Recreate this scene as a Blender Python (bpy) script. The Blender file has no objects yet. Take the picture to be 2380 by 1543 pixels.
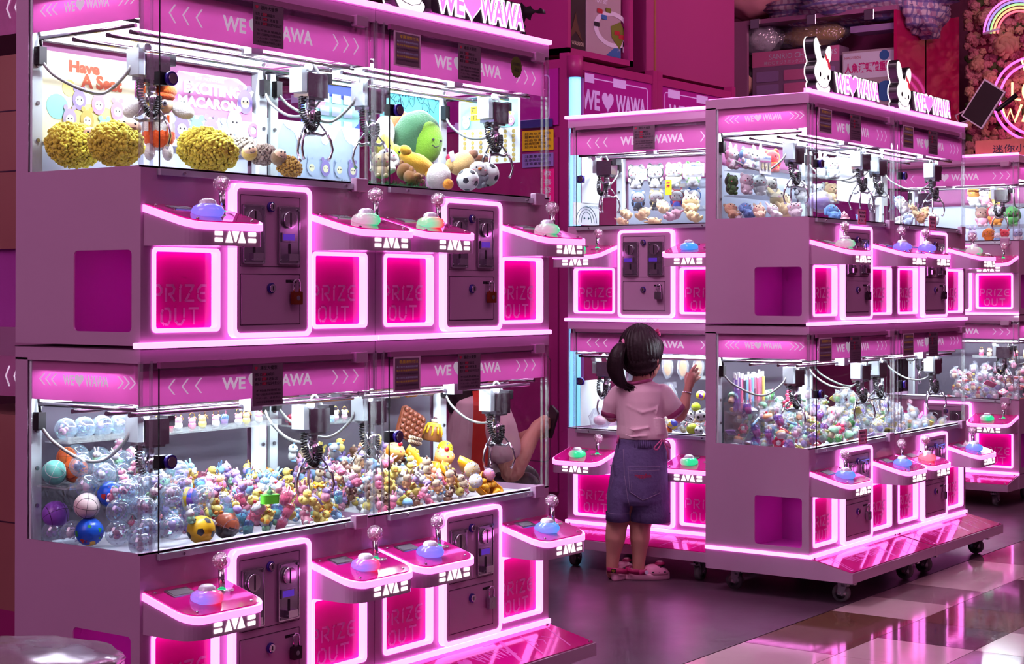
import bpy, bmesh, math, random
from mathutils import Vector, Matrix, Euler
from mathutils.geometry import tessellate_polygon
R = random.Random(7)
SC = bpy.context.scene
COL = SC.collection
PI = math.pi
# ------------------------------------------------------------------ camera, world, hall lamps and fill, exposure
CAMH, FPX, YAW, PITCH, ROLL, SY = 1.1773, 3837.8, math.radians(35.894), -.0063, -.0008, -119.16
Fh = Vector((math.cos(YAW), math.sin(YAW), 0)); RT = Vector((math.sin(YAW), -math.cos(YAW), 0)); UP = Vector((0, 0, 1))
F2 = Fh*math.cos(PITCH)-UP*math.sin(PITCH); U2 = UP*math.cos(PITCH)+Fh*math.sin(PITCH)
EYE = Vector((0, 0, CAMH))
cd = bpy.data.cameras.new('camera'); cam = bpy.data.objects.new('camera', cd); COL.objects.link(cam)
cd.sensor_width = 36; cd.lens = FPX/2380*36; cd.shift_y = SY/2380; cd.clip_start = .05; cd.clip_end = 60
m3 = Matrix((RT, U2, -F2)).transposed()
cam.matrix_world = Matrix.Translation(EYE) @ (m3 @ Matrix.Rotation(-ROLL, 3, 'Z')).to_4x4()
SC.camera = cam
SC.view_settings.view_transform = 'Standard'; SC.view_settings.look = 'None'
SC.view_settings.gamma = 1; SC.view_settings.use_curve_mapping = False
SC.view_settings.exposure = 0.0
w = bpy.data.worlds.new('world'); SC.world = w; w.use_nodes = True
w.node_tree.nodes['Background'].inputs[0].default_value = (.42, .15, .33, 1)
w.node_tree.nodes['Background'].inputs[1].default_value = .22
def area(name, loc, target, sx, sy, col, power):
    l = bpy.data.lights.new(name, 'AREA'); l.shape = 'RECTANGLE'; l.size = sx; l.size_y = sy; l.color = col; l.energy = power
    o = bpy.data.objects.new(name, l); COL.objects.link(o); o.location = loc
    o.rotation_euler = (Vector(target)-Vector(loc)).to_track_quat('-Z', 'Y').to_euler()
    return o
area('hall_fill_light', (-1.0, 3.2, 3.6), (3.5, 3.2, .8), 2.0, 3.0, (1, .60, .85), 72)
area('hall_fill_light', (2.6, .2, 3.9), (5.2, 3.4, 0), 2.5, 1.5, (1, .54, .82), 15)
area('hall_fill_light', (5.2, .6, 3.9), (7.6, 4.4, .8), 2.0, 1.5, (1, .45, .75), 28)
area('hall_fill_light', (3.9, 3.9, 3.9), (5.7, 3.2, .9), 1.2, 1.2, (1, .62, .87), 55)  # fill light added to brighten the bare side of the wheeled machine
area('hall_fill_light', (8.6, 2.2, 3.9), (9.8, 5.6, 1.6), 2.0, 1.5, (1, .55, .62), 50)
SC.cycles.use_adaptive_sampling = True; SC.cycles.adaptive_threshold = .1; SC.cycles.adaptive_min_samples = 10; SC.cycles.time_limit = 1000
SC.cycles.max_bounces = 5; SC.cycles.diffuse_bounces = 2; SC.cycles.glossy_bounces = 3; SC.cycles.transmission_bounces = 6
SC.cycles.transparent_max_bounces = 18; SC.cycles.sample_clamp_indirect = 4; SC.cycles.caustics_reflective = False; SC.cycles.caustics_refractive = False
SC.cycles.use_denoising = True

def ray(u, v):
    u -= 1190; v -= 771.5+SY; c, s = math.cos(-ROLL), math.sin(-ROLL)
    u, v = u*c-v*s, u*s+v*c
    return F2+RT*u/FPX-U2*v/FPX
def onx(u, v, x): d = ray(u, v); return EYE+d*(x/d.x)
def ony(u, v, y): d = ray(u, v); return EYE+d*(y/d.y)
def onz(u, v, z): d = ray(u, v); return EYE+d*((z-CAMH)/d.z)
def ond(u, v, dep): return EYE+ray(u, v)*dep
AX, AY = 2.5333, 2.8707; BX, BY = 6.0053, 4.0453; CX, CY = 5.7226, 2.7535; DX, DY = 9.0089, 3.068
MW, MD = .8132, .4458

# ------------------------------------------------------------------ materials
MT = {}
def lin(c):
    return tuple(((x/255+.055)/1.055)**2.4 if x > 10 else x/255/12.92 for x in c)
def mk(name, rgb=(200, 200, 200), rough=.5, metal=0, emit=None, es=1, noise=0, nscale=30, bump=0, bscale=60, spec=.5, coat=0, trans=0, ior=1.45, sheen=0, sub=0):
    m = bpy.data.materials.new(name); m.use_nodes = True; nt = m.node_tree; b = nt.nodes['Principled BSDF']
    c = lin(rgb)+(1,)
    b.inputs['Base Color'].default_value = c; b.inputs['Roughness'].default_value = rough; b.inputs['Metallic'].default_value = metal
    b.inputs['Specular IOR Level'].default_value = spec; b.inputs['Coat Weight'].default_value = coat
    b.inputs['Transmission Weight'].default_value = trans; b.inputs['IOR'].default_value = ior
    b.inputs['Sheen Weight'].default_value = sheen
    if emit is not None:
        b.inputs['Emission Color'].default_value = tuple(emit)+(1,); b.inputs['Emission Strength'].default_value = es
    if noise or bump:
        tc = nt.nodes.new('ShaderNodeTexCoord')
    if noise:
        n = nt.nodes.new('ShaderNodeTexNoise'); n.inputs['Scale'].default_value = nscale; n.inputs['Detail'].default_value = 4
        mx = nt.nodes.new('ShaderNodeMix'); mx.data_type = 'RGBA'
        mx.inputs['A'].default_value = tuple(x*(1-noise) for x in c[:3])+(1,); mx.inputs['B'].default_value = tuple(min(1, x*(1+noise)) for x in c[:3])+(1,)
        nt.links.new(tc.outputs['Object'], n.inputs['Vector']); nt.links.new(n.outputs['Fac'], mx.inputs['Factor']); nt.links.new(mx.outputs['Result'], b.inputs['Base Color'])
    if bump:
        n = nt.nodes.new('ShaderNodeTexNoise'); n.inputs['Scale'].default_value = bscale; n.inputs['Detail'].default_value = 3
        bp = nt.nodes.new('ShaderNodeBump'); bp.inputs['Strength'].default_value = bump; bp.inputs['Distance'].default_value = .01
        nt.links.new(tc.outputs['Object'], n.inputs['Vector']); nt.links.new(n.outputs['Fac'], bp.inputs['Height']); nt.links.new(bp.outputs['Normal'], b.inputs['Normal'])
    MT[name] = m; return m
def clear(name, tint=(1, 1, 1), gloss=.08, rough=.02, haze=0, hcol=(255, 255, 255), fres=True, bump=0):
    """a thin clear sheet: transparent, with a fresnel gloss and an optional even haze of diffuse colour"""
    m = bpy.data.materials.new(name); m.use_nodes = True; nt = m.node_tree; nt.nodes.clear(); L = nt.links
    o = nt.nodes.new('ShaderNodeOutputMaterial'); t = nt.nodes.new('ShaderNodeBsdfTransparent'); g = nt.nodes.new('ShaderNodeBsdfGlossy')
    t.inputs[0].default_value = tuple(tint)+(1,); g.inputs['Roughness'].default_value = rough
    mx = nt.nodes.new('ShaderNodeMixShader'); L.new(t.outputs[0], mx.inputs[1]); L.new(g.outputs[0], mx.inputs[2])
    if fres:
        f = nt.nodes.new('ShaderNodeFresnel'); f.inputs['IOR'].default_value = 1.45
        mm = nt.nodes.new('ShaderNodeMath'); mm.operation = 'MULTIPLY_ADD'; mm.inputs[1].default_value = .8; mm.inputs[2].default_value = gloss
        ge = nt.nodes.new('ShaderNodeNewGeometry'); mb = nt.nodes.new('ShaderNodeMath'); mb.operation = 'SUBTRACT'; mb.inputs[0].default_value = 1; L.new(ge.outputs['Backfacing'], mb.inputs[1])
        mc = nt.nodes.new('ShaderNodeMath'); mc.operation = 'MULTIPLY'; mc.use_clamp = True; L.new(mm.outputs[0], mc.inputs[0]); L.new(mb.outputs[0], mc.inputs[1])
        L.new(f.outputs[0], mm.inputs[0]); L.new(mc.outputs[0], mx.inputs[0])
    else: mx.inputs[0].default_value = gloss
    out = mx
    if haze:
        d = nt.nodes.new('ShaderNodeBsdfDiffuse'); d.inputs[0].default_value = lin(hcol)+(1,)
        m2 = nt.nodes.new('ShaderNodeMixShader'); m2.inputs[0].default_value = haze
        L.new(mx.outputs[0], m2.inputs[1]); L.new(d.outputs[0], m2.inputs[2]); out = m2
    if bump:
        tc = nt.nodes.new('ShaderNodeTexCoord'); n = nt.nodes.new('ShaderNodeTexVoronoi'); n.inputs['Scale'].default_value = bump
        bp = nt.nodes.new('ShaderNodeBump'); bp.inputs['Strength'].default_value = 1; bp.inputs['Distance'].default_value = .01
        L.new(tc.outputs['Object'], n.inputs['Vector']); L.new(n.outputs['Distance'], bp.inputs['Height']); L.new(bp.outputs['Normal'], g.inputs['Normal'])
    L.new(out.outputs[0], o.inputs[0]); MT[name] = m; return m
def film(name, rgb, tr=.5, rough=.3):
    """a translucent printed film or acrylic sheet"""
    m = mk(name, rgb, rough); nt = m.node_tree; b = nt.nodes['Principled BSDF']; o = nt.nodes['Material Output']
    t = nt.nodes.new('ShaderNodeBsdfTranslucent'); t.inputs[0].default_value = lin(rgb)+(1,)
    mx = nt.nodes.new('ShaderNodeMixShader'); mx.inputs[0].default_value = tr
    nt.links.new(b.outputs[0], mx.inputs[1]); nt.links.new(t.outputs[0], mx.inputs[2]); nt.links.new(mx.outputs[0], o.inputs[0])
    return m
def paint(name, rgb, rough=.28, bump=.03):
    mk(name, rgb, rough, noise=.04, nscale=3, bump=bump, bscale=5, coat=.4)
paint('paint', (198, 152, 188), .24)
paint('paint_dark', (170, 105, 150))
mk('groove', (70, 30, 60), .6)
mk('led', (255, 200, 250), .4, emit=(1, .23, .85), es=2.9)
mk('led_soft', (255, 200, 250), .4, emit=(1, .17, .80), es=1.6)
mk('led_deck', (255, 200, 250), .4, emit=(1, .20, .82), es=2.3)
mk('chute_fill_glow', (255, 200, 250), .4, emit=(1, .22, .85), es=7)
mk('led_white', (255, 255, 255), .4, emit=(1, .98, .90), es=1.35)
mk('tube_white', (255, 255, 255), .4, emit=(.80, .94, 1), es=118)
mk('tube_side_fill', (255, 255, 255), .4, emit=(.84, .94, 1), es=70)
mk('led_cyan', (200, 240, 255), .4, emit=(.16, .60, 1), es=1.25)
mk('chrome', (225, 220, 228), .14, 1)
mk('steel', (175, 172, 180), .3, 1, noise=.15, nscale=40)
mk('alu', (215, 220, 230), .38, .6)
mk('white_frame', (232, 236, 245), .4)
mk('tray', (225, 220, 235), .5)
mk('dark', (28, 22, 30), .5)
mk('rubber', (20, 18, 22), .45)
mk('hose', (150, 150, 150), .35, .4)
mk('lock_blue', (60, 40, 150), .35)
mk('lcd_blue', (40, 20, 90), .3, emit=(.10, .03, .45), es=.8)
mk('lcd_grey', (120, 115, 125), .3)
mk('print_white', (235, 225, 250), .5)
mk('print_grey', (170, 150, 175), .5)
mk('print_black', (30, 25, 40), .5)
mk('print_red', (200, 40, 80), .5)
film('banner_pink', (246, 160, 222), .6, .35)
mk('banner_text', (245, 235, 255), .5, emit=(1, .80, 1), es=.35)  # emission stands in for lamp light shining through the lettering
film('acrylic_magenta', (255, 8, 178), .30, .12)
film('prize_text', (255, 150, 215), .3, .4)
film('chute', (232, 95, 222), .4, .4)
mk('ramp_pink', (235, 12, 150), .10, coat=.6)
mk('ramp_line', (255, 120, 225), .15)
mk('deck_pink', (222, 22, 140), .09, coat=.8)
mk('kiosk', (168, 40, 118), .4, noise=.05, nscale=3)
mk('kiosk_dark', (140, 15, 95), .5)
mk('kiosk_print', (185, 35, 160), .3, bump=.02)
mk('kiosk_text', (225, 185, 250), .3, emit=(.60, .40, .95), es=.18)
clear('glass', (.985, .995, .99), .0, .01)
clear('acrylic', (.93, .95, .97), .26, .05, haze=.10)  # haze paints in the bright reflections of the clear posts
clear('crystal', (.97, .93, .97), .30, .06, haze=.12, hcol=(255, 210, 235), bump=120)
clear('clear_ball', (.93, .97, 1), .20, .03, haze=.20, hcol=(210, 235, 255))  # haze paints in the pastel highlights of the balls
clear('bag', (.95, .96, 1), .30, .12, haze=.16, hcol=(235, 235, 255), bump=45)

# ------------------------------------------------------------------ mesh kit
def rrect(x0, x1, y0, y1, r, n=5):
    p = []
    for cx, cy, a0 in ((x1-r, y1-r, 0), (x0+r, y1-r, 90), (x0+r, y0+r, 180), (x1-r, y0+r, 270)):
        for i in range(n+1):
            a = math.radians(a0+90*i/n); p.append((cx+r*math.cos(a), cy+r*math.sin(a)))
    return p
def circ(cx, cy, r, n=20, ry=None):
    return [(cx+r*math.cos(2*PI*i/n), cy+(ry or r)*math.sin(2*PI*i/n)) for i in range(n)]
def rect(x0, x1, y0, y1): return [(x0, y0), (x1, y0), (x1, y1), (x0, y1)]
def heart(cx, cy, s):
    p = []
    for i in range(28):
        t = 2*PI*i/28
        p.append((cx+s*16*math.sin(t)**3/32, cy+s*(13*math.cos(t)-5*math.cos(2*t)-2*math.cos(3*t)-math.cos(4*t)+2)/32))
    return p
PL = {'xz': lambda u, v, d: (u, d, v), 'yz': lambda u, v, d: (d, u, v), 'xy': lambda u, v, d: (u, v, d)}
TXT = {}
def text_geo(s, bold=0., res=3):
    k = (s, bold)
    if k in TXT: return TXT[k]
    c = bpy.data.curves.new('t', 'FONT'); c.body = s; c.offset = bold; c.resolution_u = res; c.align_x = 'CENTER'
    o = bpy.data.objects.new('t', c); COL.objects.link(o)
    dg = bpy.context.evaluated_depsgraph_get(); me = bpy.data.meshes.new_from_object(o.evaluated_get(dg))
    vs = [(v.co.x, v.co.y) for v in me.vertices]; fs = [tuple(p.vertices) for p in me.polygons]
    bpy.data.objects.remove(o); bpy.data.curves.remove(c); bpy.data.meshes.remove(me)
    if not vs: vs = [(0, 0), (1, 0), (0, 1)]; fs = [(0, 1, 2)]
    x0 = min(v[0] for v in vs); x1 = max(v[0] for v in vs); y0 = min(v[1] for v in vs); y1 = max(v[1] for v in vs)
    vs = [((x-x0)/(x1-x0), (y-y0)/(y1-y0)) for x, y in vs]
    TXT[k] = (vs, fs, (x1-x0)/(y1-y0)); return TXT[k]
class M:
    def __init__(s): s.v = []; s.f = []; s.mi = []; s.sm = []; s.mats = []
    def m(s, n):
        if n not in s.mats: s.mats.append(n)
        return s.mats.index(n)
    def add(s, vs, fs, mat, smooth=False, t=None):
        b = len(s.v)
        s.v += [tuple(t @ Vector(v)) if t is not None else tuple(v) for v in vs]
        k = s.m(mat)
        for f in fs: s.f.append(tuple(b+i for i in f)); s.mi.append(k); s.sm.append(smooth)
        return s
    def box(s, x0, x1, y0, y1, z0, z1, mat, t=None):
        vs = [(x, y, z) for x in (x0, x1) for y in (y0, y1) for z in (z0, z1)]
        return s.add(vs, [(0, 1, 3, 2), (4, 6, 7, 5), (0, 4, 5, 1), (2, 3, 7, 6), (0, 2, 6, 4), (1, 5, 7, 3)], mat, False, t)
    def prism(s, loops, d0, d1, mat, plane='xz', t=None, side=None):
        if loops and not isinstance(loops[0][0], (tuple, list)): loops = [loops]
        P = PL[plane]; pts = [p for l in loops for p in l]
        tri = tessellate_polygon([[Vector((p[0], p[1], 0)) for p in l] for l in loops])
        n = len(pts)
        vs = [P(u, v, d0) for u, v in pts]+[P(u, v, d1) for u, v in pts]
        s.add(vs, [tuple(a) for a in tri]+[tuple(n+i for i in reversed(a)) for a in tri], mat, False, t)
        b = 0; fs = []
        for l in loops:
            k = len(l)
            fs += [(b+i, b+(i+1) % k, n+b+(i+1) % k, n+b+i) for i in range(k)]; b += k
        return s.add(vs, fs, side or mat, False, t)
    def flat(s, loops, d, mat, plane='xz', t=None): return s.prism(loops, d, d+.0004, mat, plane, t)
    def text(s, st, u0, u1, v0, v1, d, mat, plane='xz', bold=0., th=0, t=None, flip=False):
        vs, fs, _ = text_geo(st, bold); P = PL[plane]
        f = (lambda x: u1-x*(u1-u0)) if flip else (lambda x: u0+x*(u1-u0))
        s.add([P(f(x), v0+y*(v1-v0), d) for x, y in vs], fs, mat, False, t)
        if th:
            s.add([P(f(x), v0+y*(v1-v0), d+th) for x, y in vs], fs, mat, False, t)
            e = {}
            for q in fs:
                for i in range(len(q)):
                    k = (q[i], q[(i+1) % len(q)])
                    if (k[1], k[0]) in e: e.pop((k[1], k[0]))
                    else: e[k] = 1
            n = len(vs)
            s.add([P(f(x), v0+y*(v1-v0), dd) for dd in (d, d+th) for x, y in vs], [(a, b, b+n, a+n) for a, b in e], 'dark' if mat == 'led_white' else mat, False, t)
        return s
    def ring(s, pts, r, n=8, mat='chrome', t=None, closed=False, cap=True):
        pts = [Vector(p) for p in pts]; k = len(pts); vs = []; fs = []; prev = None
        rr = r if isinstance(r, (list, tuple)) else [r]*k
        for i, p in enumerate(pts):
            a = pts[(i-1) % k] if (i or closed) else p; b = pts[(i+1) % k] if (i < k-1 or closed) else p
            d = (b-a).normalized()
            if prev is None:
                x = d.orthogonal().normalized()
            else:
                x = (prev-d*prev.dot(d)); x = x.normalized() if x.length > 1e-6 else d.orthogonal().normalized()
            prev = x; y = d.cross(x)
            vs += [p+(x*math.cos(2*PI*j/n)+y*math.sin(2*PI*j/n))*rr[i] for j in range(n)]
        for i in range(k if closed else k-1):
            for j in range(n):
                q = (i+1) % k; fs.append((i*n+j, i*n+(j+1) % n, q*n+(j+1) % n, q*n+j))
        if not closed and cap: fs += [tuple(range(n)), tuple((k-1)*n+j for j in reversed(range(n)))]
        return s.add(vs, fs, mat, True, t)
    def cyl(s, p0, p1, r, mat, n=14, r1=None, t=None):
        p0 = Vector(p0); p1 = Vector(p1); d = (p1-p0).normalized(); x = d.orthogonal().normalized(); y = d.cross(x); r1 = r if r1 is None else r1
        vs = [p+(x*math.cos(2*PI*j/n)+y*math.sin(2*PI*j/n))*q for p, q in ((p0, r), (p1, r1)) for j in range(n)]
        s.add(vs, [(j, (j+1) % n, n+(j+1) % n, n+j) for j in range(n)], mat, n > 8, t)
        return s.add(vs, [tuple(range(n)), tuple(n+j for j in reversed(range(n)))], mat, False, t)
    def ball(s, c, r, mat, n=14, k=9, t=None, rot=None, fn=None):
        r = r if isinstance(r, (tuple, list)) else (r, r, r); c = Vector(c); vs = []
        q = Euler(rot).to_matrix() if rot else None
        for i in range(k+1):
            a = PI*i/k
            for j in range(n):
                b = 2*PI*j/n; p = Vector((math.sin(a)*math.cos(b), math.sin(a)*math.sin(b), math.cos(a)))
                if fn: p = p*fn(p)
                p = Vector((p.x*r[0], p.y*r[1], p.z*r[2]))
                vs.append((q @ p if q else p)+c)
        fs = [(i*n+j, (i+1)*n+j, (i+1)*n+(j+1) % n, i*n+(j+1) % n) for i in range(k) for j in range(n)]
        return s.add(vs, fs, mat, True, t)
    def lathe(s, prof, mat, n=20, c=(0, 0, 0), t=None):
        vs = [(c[0]+r*math.cos(2*PI*j/n), c[1]+r*math.sin(2*PI*j/n), c[2]+z) for r, z in prof for j in range(n)]
        fs = [(i*n+j, i*n+(j+1) % n, (i+1)*n+(j+1) % n, (i+1)*n+j) for i in range(len(prof)-1) for j in range(n)]
        return s.add(vs, fs, mat, True, t)
    def loft(s, rings, mat, cap=True, t=None, smooth=True):
        n = len(rings[0]); vs = [p for r in rings for p in r]
        fs = [(i*n+j, i*n+(j+1) % n, (i+1)*n+(j+1) % n, (i+1)*n+j) for i in range(len(rings)-1) for j in range(n)]
        if cap: fs += [tuple(reversed(range(n))), tuple((len(rings)-1)*n+j for j in range(n))]
        return s.add(vs, fs, mat, smooth, t)
    def torus(s, c, r, q, mat, axis='z', n=20, k=7, t=None, arc=1.0):
        A = {'z': lambda a, b: (a, b, 0), 'y': lambda a, b: (a, 0, b), 'x': lambda a, b: (0, a, b)}[axis]
        m = n if arc >= 1 else n+1
        pts = [Vector(c)+Vector(A(r*math.cos(2*PI*arc*i/n), r*math.sin(2*PI*arc*i/n))) for i in range(m)]
        return s.ring(pts, q, k, mat, t, closed=arc >= 1)
    def mesh(s, name, bevel=0):
        me = bpy.data.meshes.new(name); me.from_pydata(s.v, [], s.f)
        for k in s.mats: me.materials.append(MT[k])
        me.polygons.foreach_set('material_index', s.mi); me.polygons.foreach_set('use_smooth', s.sm)
        b = bmesh.new(); b.from_mesh(me); bmesh.ops.remove_doubles(b, verts=b.verts, dist=1e-5)
        bmesh.ops.dissolve_degenerate(b, dist=1e-6, edges=b.edges)
        bmesh.ops.recalc_face_normals(b, faces=b.faces)
        if bevel:
            es = [e for e in b.edges if len(e.link_faces) == 2 and e.calc_face_angle(0) > .7]
            bmesh.ops.bevel(b, geom=es, offset=bevel, segments=2, profile=.6, affect='EDGES', clamp_overlap=True)
        b.to_mesh(me); b.free(); me.update(); return me
CACHE = {}
def link(name, me, parent=None, loc=None, rz=0, mat=None):
    o = bpy.data.objects.new(name, me); COL.objects.link(o)
    if mat is not None: o.matrix_basis = mat
    else:
        if loc is not None: o.location = loc
        if rz: o.rotation_euler = (0, 0, rz)
    if parent is not None: o.parent = parent
    return o
def part(name, key, fn, parent=None, loc=None, rz=0, bevel=0, label=None, mat=None):
    """a part whose mesh is built once per key and shared by every copy"""
    if key not in CACHE:
        m = M(); fn(m); CACHE[key] = m.mesh(name, bevel)
    o = link(name, CACHE[key], parent, loc, rz, mat)
    if label: o['label'] = label
    return o
def tag(o, label, cat, group=None, kind=None):
    if label: o['label'] = label
    if cat: o['category'] = cat
    if group: o['group'] = group
    if kind: o['kind'] = kind
    return o
def struct(name, fn, kind='structure', label=None, bevel=0):
    m = M(); fn(m); o = link(name, m.mesh(name, bevel)); o['kind'] = kind
    if label: o['label'] = label
    return o
def empty(name, loc=(0, 0, 0), rz=0):
    o = bpy.data.objects.new(name, None); COL.objects.link(o); o.location = loc; o.rotation_euler = (0, 0, rz); o.empty_display_size = .05; return o
# ------------------------------------------------------------------ claw machine (local frame: x along the front, y into the cabinet, z up from the hall floor)
TIER = .88
def k_cabinet(m, top):
    W, D = MW-.002, MD
    for T in (0, TIER):
        z0, z1 = .172+T, .582+T
        holes = [rrect(.040, .238, .207+T, .390+T, .008), rrect(.573, .771, .207+T, .390+T, .008)]
        m.prism([rect(0, W, z0, z1)]+holes, 0, .004, 'paint')
        m.box(0, W, 0, .004, 1.017+T, 1.0445+T, 'paint')
        m.box(0, W, 0, D, 1.012+T, 1.017+T, 'paint')
        for x0, x1 in ((.0, .004), (W-.004, W)):
            out = [(.004, z0), (D, z0), (D, 1.045+T), (.004, 1.045+T), (.004, 1.017+T), (.40, 1.017+T), (.40, z1), (.004, z1)]
            m.prism([out, rrect(.03, .231, .203+T, .391+T, .012)], x0, x1, 'paint', 'yz')
        m.box(.004, W-.004, D-.004, D, z0, z1, 'paint')
        m.box(.004, .05, D-.006, D, z1, 1.045+T, 'paint'); m.box(W-.05, W-.004, D-.006, D, z1, 1.045+T, 'paint')
        m.box(.004, W-.004, .004, D, z1-.022, z1-.018, 'tray')
        m.box(.004, W-.004, .004, .03, z1-.018, z1-.001, 'tray')
        m.box(0, W, 0, .006, z1-.004, z1+.0005, 'paint')
        # white inner frame: posts and rear beam
        for x in (.006, W-.036): m.box(x, x+.03, .392, .422, z1-.018, 1.012+T, 'white_frame')
        m.box(.036, W-.036, .395, .42, .905+T, .985+T, 'white_frame')
        for x in (.012, W-.024): m.box(x, x+.012, .03, .392, .985+T, 1.012+T, 'white_frame')
        for x in (.008, W-.008):
            for z in (.66, .75, .84, .93): m.cyl((x+(.013 if x < .4 else -.013), .3915, z+T), (x+(.013 if x < .4 else -.013), .387, z+T), .005, 'steel', 8)
        # chute walls behind the prize openings
        for a in (.0, .533):
            m.box(a+.008 if a else .006, a+.25, .236, .238, .192+T, .402+T, 'chute'); m.box(a+.248, a+.25, .006, .238, .192+T, .402+T, 'chute')
            if a: m.box(a+.018, a+.02, .006, .238, .192+T, .402+T, 'chute')
            m.box(a+.04, a+.22, .06, .08, .397+T, .401+T, 'chute_fill_glow'); m.box(a+.006, a+.25, .006, .238, .402+T, .404+T, 'chute'); m.box(a+.006, a+.25, .006, .238, .190+T, .192+T, 'chute')  # unseen glow bar added to brighten the side opening
    m.box(-.002, W, -.003, D, 1.0445, 1.046, 'groove')
    m.box(0, W, 0, D, 1.925, 1.931, 'paint')
    # skirt under the lowest strip
    m.box(0, W, .0, D, .0887, .165, 'paint')
def k_ramp(m):
    W = MW-.006
    prof = [(0, .0887), (-.1767, .0887), (-.1767, .126), (0, .164)]
    m.prism(prof, .0, W, 'paint', 'yz')
def k_rampplate(m):
    W = MW-.012; sh = Matrix.Identity(4); sh[2][1] = .038/.1767
    m.prism(rrect(.006, W, -.172, -.004, .006), .1648, .1672, 'ramp_pink', 'xy', sh)
    for q in ((.02, -.164), (W-.014, -.164), (.02, -.012), (W-.014, -.012)): m.cyl((q[0], q[1], .1672+q[1]*.215), (q[0], q[1], .171+q[1]*.215), .0045, 'chrome', 8)
def k_rampprint(m):
    sh = Matrix.Identity(4); sh[2][1] = .038/.1767
    def line(a, b, w=.004):
        d = Vector((b[0]-a[0], b[1]-a[1])).normalized()*w; n = (-d.y, d.x)
        m.flat([(a[0]+n[0], a[1]+n[1]), (b[0]+n[0], b[1]+n[1]), (b[0]-n[0], b[1]-n[1]), (a[0]-n[0], a[1]-n[1])], .1673, 'ramp_line', 'xy', sh)
    line((.03, -.155), (.10, -.03), .004); line((.10, -.03), (.27, -.02), .006); line((.045, -.16), (.115, -.035), .002)
    line((.45, -.155), (.52, -.03), .007); line((.52, -.03), (.44, -.03), .004); line((.56, -.155), (.62, -.03), .003); line((.70, -.155), (.76, -.03), .003)
    m.text('WE', .16, .245, -.115, -.06, .1673, 'ramp_line', 'xy', .02, t=sh); m.flat(heart(.285, -.09, .05), .1673, 'ramp_line', 'xy', sh)
    m.text('WAWA', .325, .49, -.115, -.06, .1673, 'ramp_line', 'xy', .02, t=sh)
    for x in (.60, .64, .68): line((x, -.11), (x+.02, -.0875), .002); line((x+.02, -.0875), (x, -.065), .002)
def k_frame(m, x0, x1, z0, z1, w, r, y0, y1, mat='led'):
    m.prism([rrect(x0, x1, z0, z1, r, 6), rrect(x0+w, x1-w, z0+w, z1-w, max(r-w*.6, .004), 6)], y0, y1, mat)
def k_prize(m):
    m.box(.004, .204, .017, .0195, .002, .192, 'acrylic_magenta')
def k_prizetext(m):
    S = .0165; d = .0166
    def stroke(pts, w=.0030):
        for a, b in zip(pts, pts[1:]):
            v = Vector((b[0]-a[0], b[1]-a[1])); n = Vector((-v.y, v.x)).normalized()*w; e = v.normalized()*w*.6
            m.flat([(a[0]+n.x-e.x, a[1]+n.y-e.y), (b[0]+n.x+e.x, b[1]+n.y+e.y), (b[0]-n.x+e.x, b[1]-n.y+e.y), (a[0]-n.x-e.x, a[1]-n.y-e.y)], d-.0004, 'prize_text')
    G = {'P': [[(0, 0), (0, .8)], [(.05, 1), (.55, 1), (.75, .8), (.75, .55), (.6, .4), (.25, .4)]],
         'R': [[(0, 0), (0, .8)], [(.05, 1), (.6, 1), (.75, .8), (.65, .5), (.25, .42)], [(.4, .35), (.75, 0)]],
         'I': [[(.1, 0), (.1, .7)], [(.1, .85), (.2, 1)]], 'Z': [[(0, 1), (.75, 1), (.45, .6)], [(.35, .45), (0, 0), (.75, 0)]],
         'E': [[(.75, 1), (.3, 1), (0, .75), (0, .55)], [(.25, .5), (.6, .5)], [(0, .4), (0, .2), (.25, 0), (.7, 0)]],
         'O': [[(.1, .9), (0, .7), (0, .2), (.2, 0)], [(.3, 1), (.6, 1), (.75, .8), (.75, .3), (.55, 0), (.35, 0)]],
         'U': [[(0, 1), (0, .2), (.2, 0), (.5, 0), (.75, .3)], [(.75, .45), (.75, 1)]], 'T': [[(0, 1), (.8, 1)], [(.4, .85), (.4, 0)]]}
    def word(s, x, z, w, h, gap):
        for c in s:
            for st in G[c]: stroke([(x+p[0]*w, z+p[1]*h) for p in st])
            x += gap if c != 'I' else gap*.5
    word('PRIZE', .018, .072, .034, .036, .040); word('OUT', .044, .018, .036, .036, .043)
def k_lock(m):
    m.cyl((0, 0, 0), (0, -.006, 0), .0125, 'lock_blue', 18); m.cyl((0, -.005, 0), (0, -.010, 0), .0095, 'chrome', 18); m.box(-.0012, .0012, -.0105, -.0098, -.005, .005, 'dark')
def k_mech(m):
    m.prism(rrect(0, .074, 0, .143, .003), -.006, 0, 'steel'); m.prism([rrect(0, .074, 0, .143, .003), rrect(.003, .071, .003, .140, .003)], -.008, -.005, 'chrome')
    m.cyl((.034, -.006, .110), (.034, -.014, .110), .021, 'chrome', 22); m.box(.032, .036, -.0148, -.0138, .092, .128, 'dark')
    m.box(.006, .056, -.012, -.005, .056, .078, 'steel'); m.box(.009, .049, -.0125, -.0118, .059, .075, 'lcd_blue')
    m.prism(rrect(.033, .041, .022, .052, .0035), -.0068, -.0055, 'dark')
    m.box(.020, .054, -.022, -.006, .008, .026, 'chrome')
    for x in (.007, .067):
        for z in (.008, .135): m.cyl((x, -.006, z), (x, -.010, z), .0035, 'steel', 8)
def k_mechtext(m): m.text('888888', .012, .046, .062, .072, -.0127, 'print_grey')
def k_coin(m):
    m.prism(rrect(.283, .533, .196, .545, .012), -.017, 0, 'paint')
    for z0, z1 in ((.356, .530), (.214, .339)):
        m.prism([rrect(.296, .504, z0, z1, .002), rrect(.2975, .5025, z0+.0015, z1-.0015, .002)], -.0176, -.0165, 'groove')
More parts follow.
